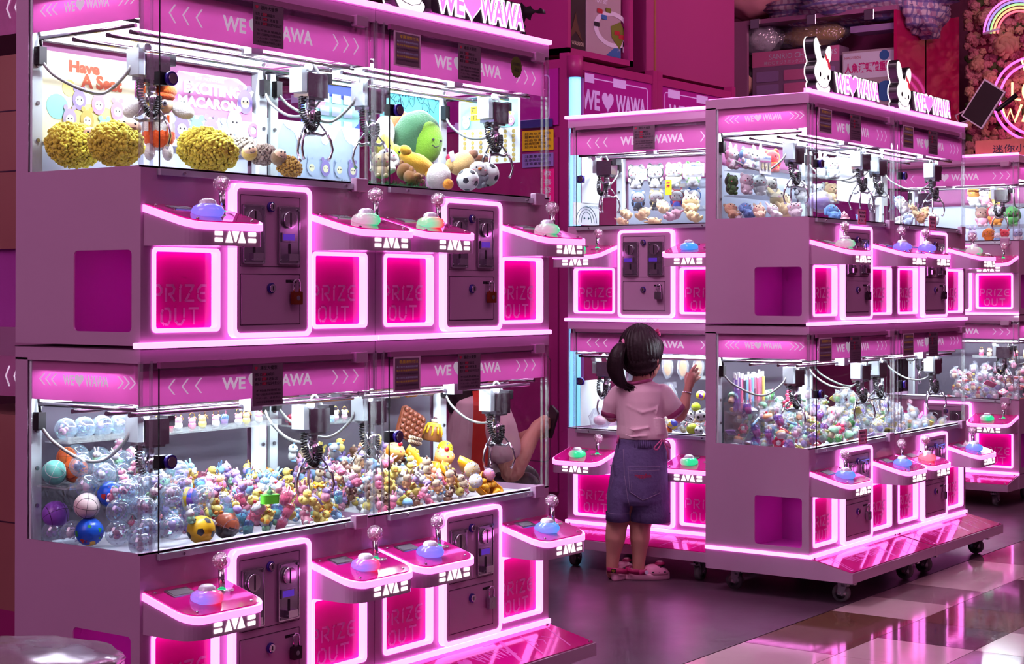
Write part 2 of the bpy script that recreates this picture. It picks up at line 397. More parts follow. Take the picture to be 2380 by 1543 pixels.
def k_cash(m):
    m.box(.299, .501, -.0185, -.0168, .217, .336, 'paint'); m.box(.452, .490, -.0192, -.018, .318, .325, 'dark')
    m.ring([(.470, -.018, .3215), (.470, -.032, .3215), (.488, -.032, .3215), (.488, -.018, .3215)], .002, 6, 'steel')
def outline(w, dpt, r=.045, n=7):
    p = [(0, 0), (0, -dpt+r)]
    for cx, a0 in ((r, 180), (w-r, 270)):
        for i in range(n+1):
            a = math.radians(a0+90*i/n); p.append((cx+r*math.cos(a), -dpt+r+r*math.sin(a)))
    return p+[(w, 0)]
DW, DD = .245, .155
def zs(y): return .487+y*.27
def k_deck(m):
    o = outline(DW, DD)
    m.loft([[(x, y, .3995) for x, y in o], [(x, y, zs(y)-.010) for x, y in o]], 'paint', smooth=False)
def k_deckled(m):
    o = outline(DW+.006, DD+.003)
    m.loft([[(x-.003, y, zs(y)-.010) for x, y in o], [(x-.003, y, zs(y)+.006) for x, y in o]], 'led_deck', smooth=False)
def k_deckplate(m):
    o = outline(DW-.006, DD-.003)
    m.loft([[(x+.003, y, zs(y)+.006) for x, y in o], [(x+.003, y, zs(y)+.009) for x, y in o]], 'deck_pink', smooth=False)
    for x, y in ((.02, -.018), (DW-.02, -.018), (.038, -.136), (DW-.038, -.136)): m.ball((x, y, zs(y)+.010), (.004, .004, .0025), 'chrome', 8, 4)
def k_emblem(m):
    y = -DD-.001; A = m
    for x in (.0705, .1755):
        for z in (.408, .4225): m.prism(rrect(x, x+.025, z, z+.0095, .002, 2), y-.001, y, 'led_white')
    X = lambda t: .0705+.130*t
    for T_ in ([(.255, 0), (.435, 0), (.355, 1), (.335, 1)], [(.412, 1), (.588, 1), (.510, .04), (.490, .04)], [(.565, 0), (.745, 0), (.665, 1), (.645, 1)]): m.prism([(X(a), .407+.026*b) for a, b in T_], y-.001, y, 'led_white')
def k_screen(m):
    sh = Matrix.Identity(4); sh[2][1] = .27
    m.prism(rrect(.045, .115, -.055, -.018, .003), .4955, .4985, 'steel', 'xy', sh); m.prism(rrect(.051, .109, -.050, -.023, .002), .4983, .4990, 'lcd_grey', 'xy', sh)
def k_stick(m):
    m.lathe([(.0, .0), (.029, .0), (.029, .003), (.0, .0035)], 'acrylic', 20); m.cyl((0, 0, .002), (.001, .004, .052), .0075, 'chrome', 14); m.torus((0, 0, .004), .0085, .0014, 'stick_glow', n=14, k=5)
def k_stickball(m): m.ball((0, 0, 0), .021, 'crystal', 18, 12); m.ball((0, 0, 0), .016, 'crystal_core', 10, 7)
mk('stick_glow', (60, 255, 160), .4, emit=(.05, .9, .35), es=.7)
mk('crystal_core', (250, 190, 225), .05, .3, bump=.9, bscale=160)
def dome(cn, rgb, em, rgb2, em2):
    """a coloured light dome whose two sides glow in two colours"""
    m = mk('dome_'+cn, rgb, .15, emit=em, es=1.0, coat=.5); nt = m.node_tree; b = nt.nodes['Principled BSDF']
    tc = nt.nodes.new('ShaderNodeTexCoord'); sx = nt.nodes.new('ShaderNodeSeparateXYZ'); mr = nt.nodes.new('ShaderNodeMapRange')
    mr.inputs['From Min'].default_value = -.028; mr.inputs['From Max'].default_value = .012
    mx = nt.nodes.new('ShaderNodeMix'); mx.data_type = 'RGBA'
    mx.inputs['A'].default_value = tuple(em2)+(1,); mx.inputs['B'].default_value = tuple(em)+(1,)
    nt.links.new(tc.outputs['Object'], sx.inputs[0]); nt.links.new(sx.outputs['X'], mr.inputs['Value']); nt.links.new(mr.outputs[0], mx.inputs['Factor']); nt.links.new(mx.outputs['Result'], b.inputs['Emission Color'])
dome('blue', (80, 70, 200), (.16, .18, .95), (0, 0, 0), (.30, .20, .95))
dome('aqua', (60, 110, 210), (.05, .35, .95), (0, 0, 0), (.25, .25, 1))
dome('green', (50, 150, 110), (.02, .75, .30), (0, 0, 0), (.75, .35, .55))
dome('red', (200, 50, 70), (1, .04, .10), (0, 0, 0), (.95, .25, .40))
dome('redgreen', (190, 60, 70), (1, .03, .08), (0, 0, 0), (.10, .80, .50))
dome('redblue', (180, 60, 110), (1, .05, .15), (0, 0, 0), (.25, .20, .95))
def k_dome(c):
    def f(m):
        m.lathe([(.0, .0), (.032, .0), (.037, .006), (.038, .014), (.033, .023), (.021, .029)], 'dome_'+c, 22)
        m.lathe([(.021, .029), (.019, .036), (.012, .041), (.0, .0425)], 'dome_cap', 18)
    return f
mk('dome_cap', (235, 225, 245), .08, coat=.8)
def k_carriage(m):
    m.box(-.038, .038, -.026, .026, -.062, .0, 'chrome'); m.box(-.060, -.040, -.024, .020, -.052, .012, 'alu'); m.box(.040, .062, -.020, .02, -.02, .006, 'dark')
    m.cyl((-.046, -.030, .012), (-.046, -.040, .012), .011, 'white_frame', 12)
    m.box(-.03, .03, -.02, .02, -.068, -.062, 'steel')
def k_hub(m):
    m.cyl((0, 0, -.066), (0, 0, -.092), .013, 'steel'); m.cyl((0, 0, -.092), (0, 0, -.125), .017, 'chrome', 18)
    for i in range(10):
        a = 2*PI*i/10; m.box(.016*math.cos(a)-.0015, .016*math.cos(a)+.0015, .016*math.sin(a)-.0015, .016*math.sin(a)+.0015, -.122, -.100, 'steel')
    m.cyl((0, 0, -.125), (0, 0, -.150), .006, 'chrome', 10); m.cyl((0, 0, -.150), (0, 0, -.160), .014, 'steel', 12)
def k_prong(m):
    m.ring([(.010, 0, -.155), (.030, 0, -.160), (.040, 0, -.152)], .0045, 7, 'steel')
    m.ring([(.014, 0, -.120), (.022, 0, -.128), (.040, 0, -.152)], .0025, 6, 'steel')
    m.ring([(.040, 0, -.150), (.052, 0, -.172), (.058, 0, -.198), (.052, 0, -.218), (.046, 0, -.226)], [.0042, .0040, .0036, .0034, .005], 8, 'chrome')
def k_coil(m):
    pts = []; N = 240; ax = [(-.034, 0, -.062), (-.040, -.006, -.10), (-.030, -.016, -.135), (-.012, -.020, -.145), (.006, -.018, -.120), (.010, -.014, -.098)]
    def P(t):
        f = t*(len(ax)-1); i = min(int(f), len(ax)-2); f -= i
        p = [Vector(ax[max(0, min(len(ax)-1, i+j))]) for j in (-1, 0, 1, 2)]
        return .5*((2*p[1])+(p[2]-p[0])*f+(2*p[0]-5*p[1]+4*p[2]-p[3])*f*f+(3*p[1]-p[0]-3*p[2]+p[3])*f**3)
    for i in range(N):
        t = i/(N-1); c = P(t); d = (P(min(1, t+.01))-P(max(0, t-.01))).normalized(); x = d.cross(Vector((0, 1, .01))).normalized(); y = d.cross(x); a = t*2*PI*30
        pts.append(c+(x*math.cos(a)+y*math.sin(a))*.0075)
    m.ring(pts, .0019, 5, 'rubber')
def spline(ax, n=36):
    out = []
    for i in range(n):
        f = i/(n-1)*(len(ax)-1); k = min(int(f), len(ax)-2); f -= k
        p = [Vector(ax[max(0, min(len(ax)-1, k+j))]) for j in (-1, 0, 1, 2)]
        out.append(.5*((2*p[1])+(p[2]-p[0])*f+(2*p[0]-5*p[1]+4*p[2]-p[3])*f*f+(3*p[1]-p[0]-3*p[2]+p[3])*f**3))
    return out
def k_banner(m, x0, x1, z0, z1, plane, d):
    m.prism(rect(x0, x1, z0, z1), d, d+.0008, 'banner_pink', plane)
def k_bannertext(m, x0, x1, z0, z1, plane, d, flip=False):
    W = x1-x0; zc = (z0+z1)/2; h = (z1-z0)*(.36 if W > .5 else .24)
    f = (lambda x: x1+x0-x) if flip else (lambda x: x)
    def chev(x, s, w=.005):
        m.flat([(f(x), zc), (f(x+s*.018), zc+h*.62), (f(x+s*.018+w), zc+h*.62), (f(x+w), zc), (f(x+s*.018+w), zc-h*.62), (f(x+s*.018), zc-h*.62)], d, 'banner_text', plane)
    c = (x0+x1)/2; k = W/.74
    for i in range(3): chev(x0+W*.065+i*.042*k, 1); chev(x0+W*.85+i*.040*k, -1)
    def tx(s, a, b):
        a, b = (a, b) if not flip else (f(b), f(a))
        m.text(s, a, b, zc-h/2*1.05, zc+h/2*1.05, d, 'banner_text', plane, .03, flip=flip)
    tx('WE', c-.150*k, c-.072*k); m.flat(heart(f(c-.036*k), zc, .052*k*(1 if W > .5 else 1.2)), d, 'banner_text', plane); tx('WAWA', c+.004*k, c+.165*k)
def k_caster(m, side):
    m.box(-.025, .025, -.03, .03, .082, .0887, 'steel')
    m.cyl((0, 0, .060), (0, 0, .083), .018, 'steel', 14)
    for x in (-.016, .013): m.prism([(-.022, .082), (.022, .082), (.012+.012, .028), (.024-.02, .024)], x, x+.003, 'steel', 'yz')
    m.ring([(-.011, .014, .0335), (.011, .014, .0335)], .0335, 24, 'rubber_grey'); m.cyl((-.019, .014, .0335), (.019, .014, .0335), .006, 'chrome', 10); m.ring([(-.0115, .014, .0335), (.0115, .014, .0335)], .023, 20, 'steel')
    m.box(-.012, .012, -.045, -.02, .068, .074, 'chrome')
mk('rubber_grey', (120, 112, 118), .5)
def build_machine(org, rz, label, extra=-.02, domes=(), detail=True, lamps=True, back=('pale', 'smoke'), dark=False, side_text=True, group='two-tier claw machines', right_banner=True, claws=None):
    r = empty('claw_machine', (org[0], org[1], 0), rz); tag(r, label, 'claw machine', group)
    W = MW-.002
    part('cabinet', 'cabinet', lambda m: k_cabinet(m, True), r)
    part('foot_ramp', 'ramp', k_ramp, r); o = part('ramp_plate', 'ramp_plate', k_rampplate, r, label='glossy magenta acrylic plate'); part('plate_print', 'ramp_print', k_rampprint, o)
    for x, y in ((.10, -.10), (W-.10, -.10), (.10, MD-.09), (W-.10, MD-.09)):
        part('caster', 'caster', lambda m: k_caster(m, 1), r, (x, y, 0))
    e = extra
    part('led_strip', ('strip_base', extra < 0), lambda m: (m.box(-.003 if extra < 0 else 0, W, -.010, 0, .165, .179, 'led'), m.box(-.006, 0, -.010, MD, .165, .179, 'led') if extra < 0 else None), r)
    for z in (1.046, 1.930): part('led_strip', ('strip', e, z), lambda m: m.box(e, W, -.013, .004, z, z+.014, 'led'), r, bevel=.003)
    part('roof_light', 'rooflight', lambda m: m.box(.004, W-.004, .004, MD-.01, 1.931, 1.9345, 'led_soft'), r)
    for ti, T in enumerate((0, TIER)):
        b0, b1 = ((.914, .994), (.8925, .990))[ti]
        k = 't%d' % ti
        part('sash_frame', 'sash'+k, lambda m: (m.box(.0489, .7657, -.012, -.001, .5623+T, .577+T, 'alu'), m.box(.0489, .7657, -.012, -.001, 1.000+T, 1.014+T, 'paint_dark'),
             m.box(.0489, .0502, -.0085, -.0045, .577+T, 1.0+T, 'rubber'), m.cyl((.12, -.0125, .570+T), (.12, -.016, .570+T), .004, 'chrome', 8), m.cyl((.68, -.0125, .570+T), (.68, -.016, .570+T), .004, 'chrome', 8)), r)
        part('front_glass', 'fglass'+k, lambda m: m.box(.0515, .7657, -.008, -.004, .577+T, 1.0+T, 'glass'), r)
        part('side_glass', 'sglass'+k, lambda m: m.box(.001, .004, .006, .40, .582+T, 1.017+T, 'glass'), r)
        part('side_glass', 'sglassr'+k, lambda m: m.box(W-.004, W-.001, .006, .40, .582+T, 1.017+T, 'glass'), r)
        for x in (.0, W-.008):
            part('acrylic_post', ('post', x, T), lambda m: (m.box(x, x+.008, .0, .008, .582+T, 1.017+T, 'acrylic'), m.box(.030 if x < .1 else W-.036, .036 if x < .1 else W-.030, -.001, .005, .582+T, 1.017+T, 'acrylic')), r)
        for z in ((.556, .592), (.990, 1.018)):
            part('sash_catch', ('catch', z, T), lambda m: m.box(.712, .760, -.022, -.001, z[0]+T, z[1]+T, 'paint'), r, bevel=.003)
        o = part('sash_lock', 'slock'+k, lambda m: (m.box(.052, .080, -.004, .014, .770+T, .800+T, 'dark'), m.cyl((.079, -.008, .785+T), (.079, -.018, .785+T), .0165, 'lock_blue', 18), m.cyl((.079, -.017, .785+T), (.079, -.020, .785+T), .012, 'steel', 18)), r)
        # banners
        o = part('banner', 'ban'+k, lambda m: k_banner(m, .006, W-.006, b0+T, b1+T, 'xz', .012), r, label='pink translucent banner'); part('banner_lettering', 'bant'+k, lambda m: k_bannertext(m, .045, .785, b0+T, b1+T, 'xz', .0112), o)
        s0, s1 = .918, 1.016
        o = part('banner', 'bans'+k, lambda m: k_banner(m, .012, .398, s0+T, s1+T, 'yz', .008), r, label='pink translucent banner on the side glass')
        part('banner_lettering', 'banst'+k, lambda m: k_bannertext(m, .012, .390, s0+T, s1+T, 'yz', .0072, True), o)
        if right_banner: part('banner', 'banr'+k, lambda m: k_banner(m, .012, .398, s0+T, s1+T, 'yz', W-.009), r)
        # lamps
        if lamps:
            part('lamp_tube', 'tubeF'+k, lambda m: (m.box(.03, W-.03, .034, .056, 1.002+T, 1.011+T, 'tube_white'), m.box(.01, W-.01, .024, .027, .975+T, 1.012+T, 'paint')), r)
            part('lamp_tube', 'tubeB'+k, lambda m: m.box(.05, W-.05, .370, .390, .995+T, 1.005+T, 'tube_white'), r)
        if lamps:
            for x in (.022, W-.034): part('lamp_tube', ('tubeS', x, ti), lambda m: m.box(x, x+.010, .07, .36, .975+T, .983+T, 'tube_side_fill'), r)  # side tubes added to brighten the flanks of the toys
        bk = back[ti]
        if bk == 'pale': part('back_panel', 'back'+k, lambda m: (m.box(.05, W-.05, .424, .428, .566+T, .905+T, 'back_pale'), m.box(.036, W-.036, .4225, .4238, .80+T, .905+T, 'banner_pink')), r)
        elif bk == 'smoke': part('back_panel', 'backs'+k, lambda m: m.box(.05, W-.05, .424, .428, .566+T, .99+T, 'back_smoke'), r, label='smoky grey back panel')
        elif bk == 'clear': part('back_panel', 'backc'+k, lambda m: m.box(.05, W-.05, .424, .428, .566+T, .99+T, 'glass'), r)
        # gantry and claws
        part('gantry_rail', 'rail'+k, lambda m: [m.cyl((.02, y, .892+T), (W-.02, y, .892+T), .0055, 'chrome', 10) for y in (.06, .14, .26)]+[m.cyl((x, .04, .905+T), (x, .38, .905+T), .0055, 'chrome', 10) for x in (.02, W-.02)]+[m.box(x-.02, x+.02, .03, .07, .882+T, .915+T, 'white_frame') for x in (.40,)], r)
        for ci, (cx, cy) in enumerate(claws or CLAW.get(ti)):
            c = part('claw_carriage', 'carr', k_carriage, r, (cx, cy, .868+T))
            part('claw_hub', 'hub', k_hub, c)
            for q in range(3): part('claw_prong', 'prong', k_prong, c, (0, 0, 0), math.radians(15+120*q+40*ci+25*ti))
            part('coiled_cable', 'coil', k_coil, c)
            sx = .022 if ci == 0 else .785; cx, cy = cx, cy
            def hose(m, sx=sx, cx=cx, cy=cy, ci=ci, T=T):
                d = 1 if ci == 0 else -1; z = T
                m.ring(spline([(sx, .385, .858+z), (sx+d*.012, .345, .815+z), (sx+d*.03, .26, .775+z), ((sx+cx)/2, cy+.06, .775+z), (cx-d*.06, cy+.01, .83+z), (cx-d*.03, cy+.02, .90+z), (cx-d*.01, cy+.03, .86+z), (cx+.0, cy+.035, .80+z), (cx+.02, cy+.035, .81+z), (cx+.02, cy+.03, .87+z)], 50), .0042, 8, 'hose')
                m.box(sx-.011, sx+.011, .372, .392, .842+z, .885+z, 'rubber'); m.ring([(sx, .38, .885+z), (sx, .388, .93+z)], .004, 6, 'rubber')
            part('cable_hose', ('hose', sx, cx, T), hose, r)
        # low body
        for di, ax in enumerate((.0085, .5585)):
            d = part('control_deck', 'deck', k_deck, r, (ax, 0, T))
            part('led_strip', 'deckled', k_deckled, d); part('deck_plate', 'deckplate', k_deckplate, d, label='glossy magenta acrylic top')
            part('emblem', 'emblem', k_emblem, d, label='glowing white bars and triangles'); part('display_screen', 'screen', k_screen, d)
            c = domes[ti*2+di] if domes else 'blue'
            part('dome_button', 'dome'+c, k_dome(c), d, (.106, -.096, zs(-.096)+.006), label='%s glowing dome button' % c.replace('redgreen', 'red and green').replace('redblue', 'red and blue'))
            part('joystick', 'stick', k_stick, d, (.186, -.062, zs(-.062)+.008)); part('joystick_ball', 'sball', k_stickball, d, (.188, -.057, zs(-.062)+.076), label='clear crackled ball')
        for px in (.0335, .5665):
            p = part('prize_window', 'prize', k_prize, r, (px, 0, .202+T), label='magenta acrylic prize flap')
            part('led_frame', 'prizeled', lambda m: k_frame(m, 0, .2105, -.001, .1955, .0095, .012, -.004, .018), p); part('lettering', 'prizetext', k_prizetext, p)
        c = part('coin_panel', 'coin', k_coin, r, (0, 0, T))
        part('led_frame', 'coinled', lambda m: k_frame(m, .271, .545, .184, .557, .012, .020, -.020, 0), c)
        part('cash_door', 'cash', k_cash, c)
        for x in (.300, .423): part('coin_mechanism', 'mech', k_mech, c, (x, -.017, .363))
        for z in (.503, .304): part('key_lock', 'lock', k_lock, c, (.3985, -.018, z))
    return r
mk('back_pale', (205, 210, 235), .35)
mk('back_smoke', (82, 76, 88), .3)
CLAW = {0: [(.19, .18), (.69, .11)], 1: [(.20, .19), (.68, .11)]}
A1 = build_machine((AX, AY), 0, 'nearest two-tier pink claw machine, yellow curly plush toys above and sports balls below', -.02, ('redblue', 'redblue', 'blue', 'green'), back=('smoke', 'pale'))
A2 = build_machine((AX+MW, AY), 0, 'two-tier pink claw machine with a green avocado plush above and cake toys below', 0, ('blue', 'aqua', 'redgreen', 'green'), back=('smoke', 'clear'))
C1 = build_machine((CX, CY), 0, 'two-tier pink claw machine with a large bare side, on casters, pens and bagged toys below', -.02, ('aqua', 'aqua', 'green', 'blue'), back=('smoke', 'pale'), claws=[(.22, .17), (.72, .11)])
C2 = build_machine((CX+MW, CY), 0, 'two-tier pink claw machine at the end of the wheeled row by the tiled floor', 0, ('red', 'aqua', 'blue', 'green'), back=('clear', 'clear'), claws=[(.22, .17), (.70, .11)])
B1 = build_machine((BX, BY), -PI/2, 'two-tier pink claw machine the small girl plays at', -.01, ('green', 'green', 'green', 'aqua'), back=('smoke', 'pale'), claws=[(.14, .10), (.725, .07)])
D1 = build_machine((DX, DY+MW), -PI/2, 'farthest two-tier pink claw machine, dressed cat plush toys on its upper shelves', 0, ('green', 'green', 'green', 'green'), back=('smoke', 'pale'))
# ------------------------------------------------------------------ the hall: floors, walls, kiosks behind
def floor_mat(name, rgb, rough, n1, n2, sc, rv=.12):
    m = mk(name, rgb, rough, noise=n1, nscale=sc); nt = m.node_tree; b = nt.nodes['Principled BSDF']
    tc = nt.nodes.new('ShaderNodeTexCoord'); n = nt.nodes.new('ShaderNodeTexNoise'); n.inputs['Scale'].default_value = sc*1.7; n.inputs['Detail'].default_value = 6
    mr = nt.nodes.new('ShaderNodeMapRange'); mr.inputs['To Min'].default_value = rough-rv; mr.inputs['To Max'].default_value = rough+rv
    nt.links.new(tc.outputs['Object'], n.inputs['Vector']); nt.links.new(n.outputs['Fac'], mr.inputs['Value']); nt.links.new(mr.outputs[0], b.inputs['Roughness'])
    bp = nt.nodes.new('ShaderNodeBump'); bp.inputs['Strength'].default_value = n2; bp.inputs['Distance'].default_value = .004
    nt.links.new(n.outputs['Fac'], bp.inputs['Height']); nt.links.new(bp.outputs['Normal'], b.inputs['Normal']); return m
floor_mat('concrete', (92, 66, 84), .34, .45, .5, 2.2)
floor_mat('tile_light', (214, 186, 190), .11, .05, .02, 14, .03)
floor_mat('tile_mid', (160, 128, 138), .08, .08, .02, 14, .03)
floor_mat('tile_dark', (96, 74, 80), .07, .12, .02, 14, .03)
floor_mat('tile_brown', (112, 78, 62), .07, .15, .02, 14, .03)
struct('floor', lambda m: (m.box(-1, 15, 2.626, 13, -.03, 0, 'concrete'), m.box(-1, 15, -4, 2.626, -.03, -.0035, 'groove')), label='dark stained concrete floor meeting polished stone tiles')
def tiles(m):
    g = .0012
    xs = [2.5, 2.85, 3.2, 3.55, 3.9, 4.25, 4.6, 4.95, 5.285, 5.635, 5.985, 6.335, 6.685, 7.05, 7.4, 7.75, 8.1, 8.45, 8.8, 9.15]; ys = [2.622, 2.29, 1.95, 1.61, 1.27, .93]
    rows = [[(4.25, 4.95, 'light'), (4.95, 5.635, 'brown'), (5.635, 5.985, 'light'), (5.985, 6.335, 'mid'), (6.335, 7.05, 'light'), (7.05, 7.75, 'mid'), (7.75, 8.45, 'light')],
            [(3.9, 4.25, 'mid'), (4.25, 4.95, 'light'), (4.95, 5.285, 'light'), (5.285, 5.635, 'dark'), (5.635, 5.985, 'brown'), (5.985, 6.685, 'dark'), (6.685, 7.4, 'light'), (7.4, 8.1, 'dark')],
            [(3.9, 4.6, 'light'), (4.6, 5.285, 'mid'), (5.285, 5.635, 'light'), (5.635, 6.335, 'mid'), (6.335, 7.05, 'dark'), (7.05, 7.75, 'light')]]
    for r, (y1, y0) in enumerate(zip(ys, ys[1:])):
        if r < 3: row = rows[r]
        else: row = [(a, b, R.choice(['light', 'mid', 'dark', 'light'])) for a, b in zip(xs, xs[1:])]
        for a, b, c in row: m.box(a+g, b-g, y0+g, y1-g, -.02, 0, 'tile_'+c)
struct('floor_tiles', tiles, label='polished granite tiles in pale and dark squares')
mk('hall_wall', (120, 50, 85), .7, noise=.1, nscale=2); mk('wall_red', (150, 35, 75), .6, noise=.1)
struct('wall_back', lambda m: m.box(13.4, 13.6, -4, 13, 0, 4.6, 'hall_wall'))
struct('wall_left', lambda m: m.box(-1, 13.6, 12.6, 12.8, 0, 4.6, 'hall_wall'))
struct('ceiling', lambda m: m.box(6.9, 13.6, 2.0, 12.8, 4.6, 4.7, 'hall_wall'))
def kprint(m, x0, x1, z0, z1, d, plane='xz', text=True, flip=False):
    """printed header: outline with two tabs, WE heart WAWA"""
    W = x1-x0; H = z1-z0; t = .006
    f = (lambda a, b: (x1-(b-x0), x1-(a-x0))) if flip else (lambda a, b: (a, b))
    m.prism([rrect(x0+W*.05, x1-W*.05, z0+H*.10, z1-H*.10, .02), rrect(x0+W*.05+t, x1-W*.05-t, z0+H*.10+t, z1-H*.10-t, .016)], d, d+.001*(1 if d > 0 else -1), 'kiosk_text', plane)
    for a, z in ((.10, z1-H*.10), (.50, z1-H*.10), (.48, z0+H*.10)):
        q = f(x0+W*a, x0+W*(a+.16)); m.prism(rect(q[0], q[1], z-.028, z+.018), d-.0012, d+.0005, 'kiosk_text', plane)
    zc = (z0+z1)/2; h = H*.36
    if text:
        m.text('WE', x0+W*.11, x0+W*.33, zc-h/2, zc+h/2, d-.001, 'kiosk_text', plane, .04); m.flat(heart(x0+W*.43, zc, .115), d-.0012, 'kiosk_text', plane)
        m.text('WAWA', x0+W*.53, x0+W*.92, zc-h/2, zc+h/2, d-.001, 'kiosk_text', plane, .04)
KX, KY = 6.98, 4.70
KT = ony(1322, 122, KY).z
k1x = ony(1527, 165, KY).x; k2x = ony(1708, 205, KY).x
def kiosk(x0, x1, ya, yb, label, side=False):
    k = empty('kiosk_cabinet', (x0, ya, 0)); tag(k, label, 'kiosk', 'tall magenta kiosk cabinets'); W = x1-x0; D = yb-ya
    part('body', ('kb', x0), lambda m: (m.box(.01, W-.01, .02, D, 0, KT-.05, 'kiosk'), m.box(0, W-.002, 0, D, KT-.075, KT-.03, 'kiosk'), m.box(-.003, .05, -.004, .05, 0, KT, 'kiosk'), m.box(W-.05, W-.004, -.004, .05, 0, KT, 'kiosk'),
         m.box(.01, W, .005, .02, KT-.42, KT-.365, 'kiosk')), k)
    h = part('header_panel', ('kh', x0), lambda m: m.box(.05, W-.05, .008, .02, KT-.365, KT-.075, 'kiosk_print'), k, label='magenta header panel')
    part('header_print', ('kp', x0), lambda m: kprint(m, .05, W-.05, KT-.365, KT-.075, .0075), h)
    for i in range(3): part('door', ('kd', x0, i), lambda m: m.box(.06+i*(W-.1)/3, .05+(i+1)*(W-.1)/3, .012, .021, .15, KT-.43, 'kiosk'), k, bevel=.003)
    if side:
        s = part('side_panel', ('ks', x0), lambda m: (m.box(-.002, .01, .06, D-.1, KT-.365, KT-.075, 'kiosk_print'),), k)
        part('header_print', ('ksp', x0), lambda m: (kprint(m, .06, 1.1, KT-.365, KT-.075, -.004, 'yz', False), kprint(m, 1.2, 2.3, KT-.365, KT-.075, -.004, 'yz', False)), s)
        part('side_door', ('ksd', x0), lambda m: [(m.box(-.006, .01, .06+i*.55, .58+i*.55, .15, KT-.43, 'kiosk'), m.box(-.012, -.004, .25+i*.55, .36+i*.55, 1.62, 1.64, 'chrome'), m.prism([rrect(.10+i*.55, .54+i*.55, .3, .85, .04), rrect(.104+i*.55, .536+i*.55, .304, .846, .037)], -.0065, -.0055, 'groove', 'yz')) for i in range(4)], k)
    return k
kiosk(KX, k1x, KY, KY+2.6, 'tall magenta kiosk with a cyan light tube on its corner', True)
kiosk(k1x, k2x, KY+.0, KY+2.0, 'tall magenta kiosk under the plain pink wall panel')
m = M(); m.cyl((0, 0, .05), (0, 0, KT-.13), .030, 'led_cyan', 20); o = tag(link('light_tube', m.mesh('light_tube'), None, (KX+.012, KY-.035, 0)), 'glowing cyan light tube standing at the corner of the magenta kiosk', 'light tube')
part('end_cap', 'tubecap', lambda m: (m.cyl((0, 0, KT-.13), (0, 0, KT-.02), .042, 'kiosk', 20), m.cyl((0, 0, 0), (0, 0, .05), .042, 'kiosk', 20)), o)
part('channel', 'tubech', lambda m: m.box(.030, .038, -.035, .03, .05, KT-.1, 'kiosk'), o)
# display case over kiosk one
mk('case_dark', (40, 22, 34), .5); mk('carton', (165, 105, 80), .7, noise=.1); mk('toybox', (190, 165, 180), .4); mk('toybox_dark', (60, 42, 50), .4)
cx0, cx1 = ony(1318, 60, KY).x+.03, ony(1478, 60, KY).x
dc = empty('display_case', (cx0, KY+.02, KT+.001)); tag(dc, 'magenta framed display case of boxed toys on top of the kiosk', 'display case')
w_ = cx1-cx0
part('frame', 'dcf', lambda m: (m.box(0, w_, .38, .4, 0, .9, 'case_dark'), m.box(0, .03, 0, .4, 0, .9, 'kiosk'), m.box(w_-.035, w_, 0, .4, 0, .9, 'kiosk'), m.box(0, w_, 0, .4, -.0, .03, 'kiosk'), m.box(0, w_, 0, .4, .87, .9, 'kiosk')), dc)
part('pane', 'dcp', lambda m: m.box(.03, w_-.035, .01, .014, .03, .87, 'glass'), dc)
def tbox(loc, w, h, d, mat, label, fn=None, rz=0, key=None):
    m = M(); m.box(0, w, 0, d, 0, h, mat); o = tag(link('toy_box', m.mesh('toy_box', .003), None, loc, rz), label, 'box')
    if fn: part('printed_front', None if key is None else key, fn, o) if key else part('printed_front', ('tb', label), fn, o)
    return o
mk('art_green', (120, 130, 40), .5); mk('art_yellow', (225, 190, 60), .5); mk('art_blue', (60, 110, 180), .5); mk('art_red', (190, 40, 60), .5); mk('art_cream', (245, 225, 205), .5)
def playset(m):
    W = cx1-.06-bx0; Z = lambda v: ony(1420, v, KY+.06).z-KT; X = lambda u: ony(u, 80, KY+.06).x-bx0
    m.text('MY CAR', X(1383), X(1412), Z(-14), Z(-4), -.001, 'art_yellow', bold=.03); m.text('PARKING LOT', X(1376), X(1414), Z(14), Z(2), -.001, 'art_yellow', bold=.03); m.text('PLAY SET', X(1383), X(1411), Z(27), Z(16), -.001, 'print_white', bold=.03)
    cx, cz, rx, rz = X(1423), Z(82), X(1466)-X(1423), Z(40)-Z(82)
    m.prism([circ(cx, cz, rx, 30, rz), circ(cx, cz, rx*.78, 30, rz*.75)], -.002, -.001, 'print_white'); m.flat([(X(1418), Z(75)), (X(1440), Z(60)), (X(1452), Z(85)), (X(1438), Z(125)), (X(1420), Z(100))], -.003, 'art_green'); m.prism(rect(X(1446), X(1462), Z(130), Z(100)), -.002, -.001, 'print_white')
    for u, v, c in ((1392, 46, 'art_red'), (1412, 40, 'art_green'), (1402, 58, 'art_blue'), (1385, 78, 'print_black'), (1442, 95, 'art_red'), (1453, 74, 'print_black'), (1432, 88, 'art_red')): m.prism(rrect(X(u)-rx*.14, X(u)+rx*.14, Z(v)-.012, Z(v)+.012, .006), -.004, -.0035, c)
    m.flat([(W-.005, .01), (W-.005, .18), (W*.8, .06), (W*.55, .01)], -.0015, 'art_blue'); m.text('3+', W*.88, W*.96, .04, .065, -.003, 'print_white')
bx0 = ony(1366, 80, KY+.05).x
tbox((bx0, KY+.06, KT+.032), cx1-.06-bx0, .84, .12, 'toybox', 'large pale toy carton reading PARKING LOT PLAY SET inside the display case', playset)
mk('panel_brown', (95, 60, 45), .5)
def bumbl(m):
    W = bx0-cx0-.05; m.prism([(W*.15, .05), (W*.5, .10), (W*.85, .05), (W*.6, .14), (W*.5, .2), (W*.35, .13)], -.002, -.001, 'panel_brown'); m.text('WARRIOR', W*.3, W*.9, .03, .05, -.002, 'art_cream'); m.flat(circ(W*.4, .45, W*.25, 16, .15), -.001, 'panel_brown')
tbox((cx0+.04, KY+.06, KT+.032), bx0-cx0-.05, .8, .12, 'toybox_dark', 'dark action toy carton at the edge of the display case', bumbl)
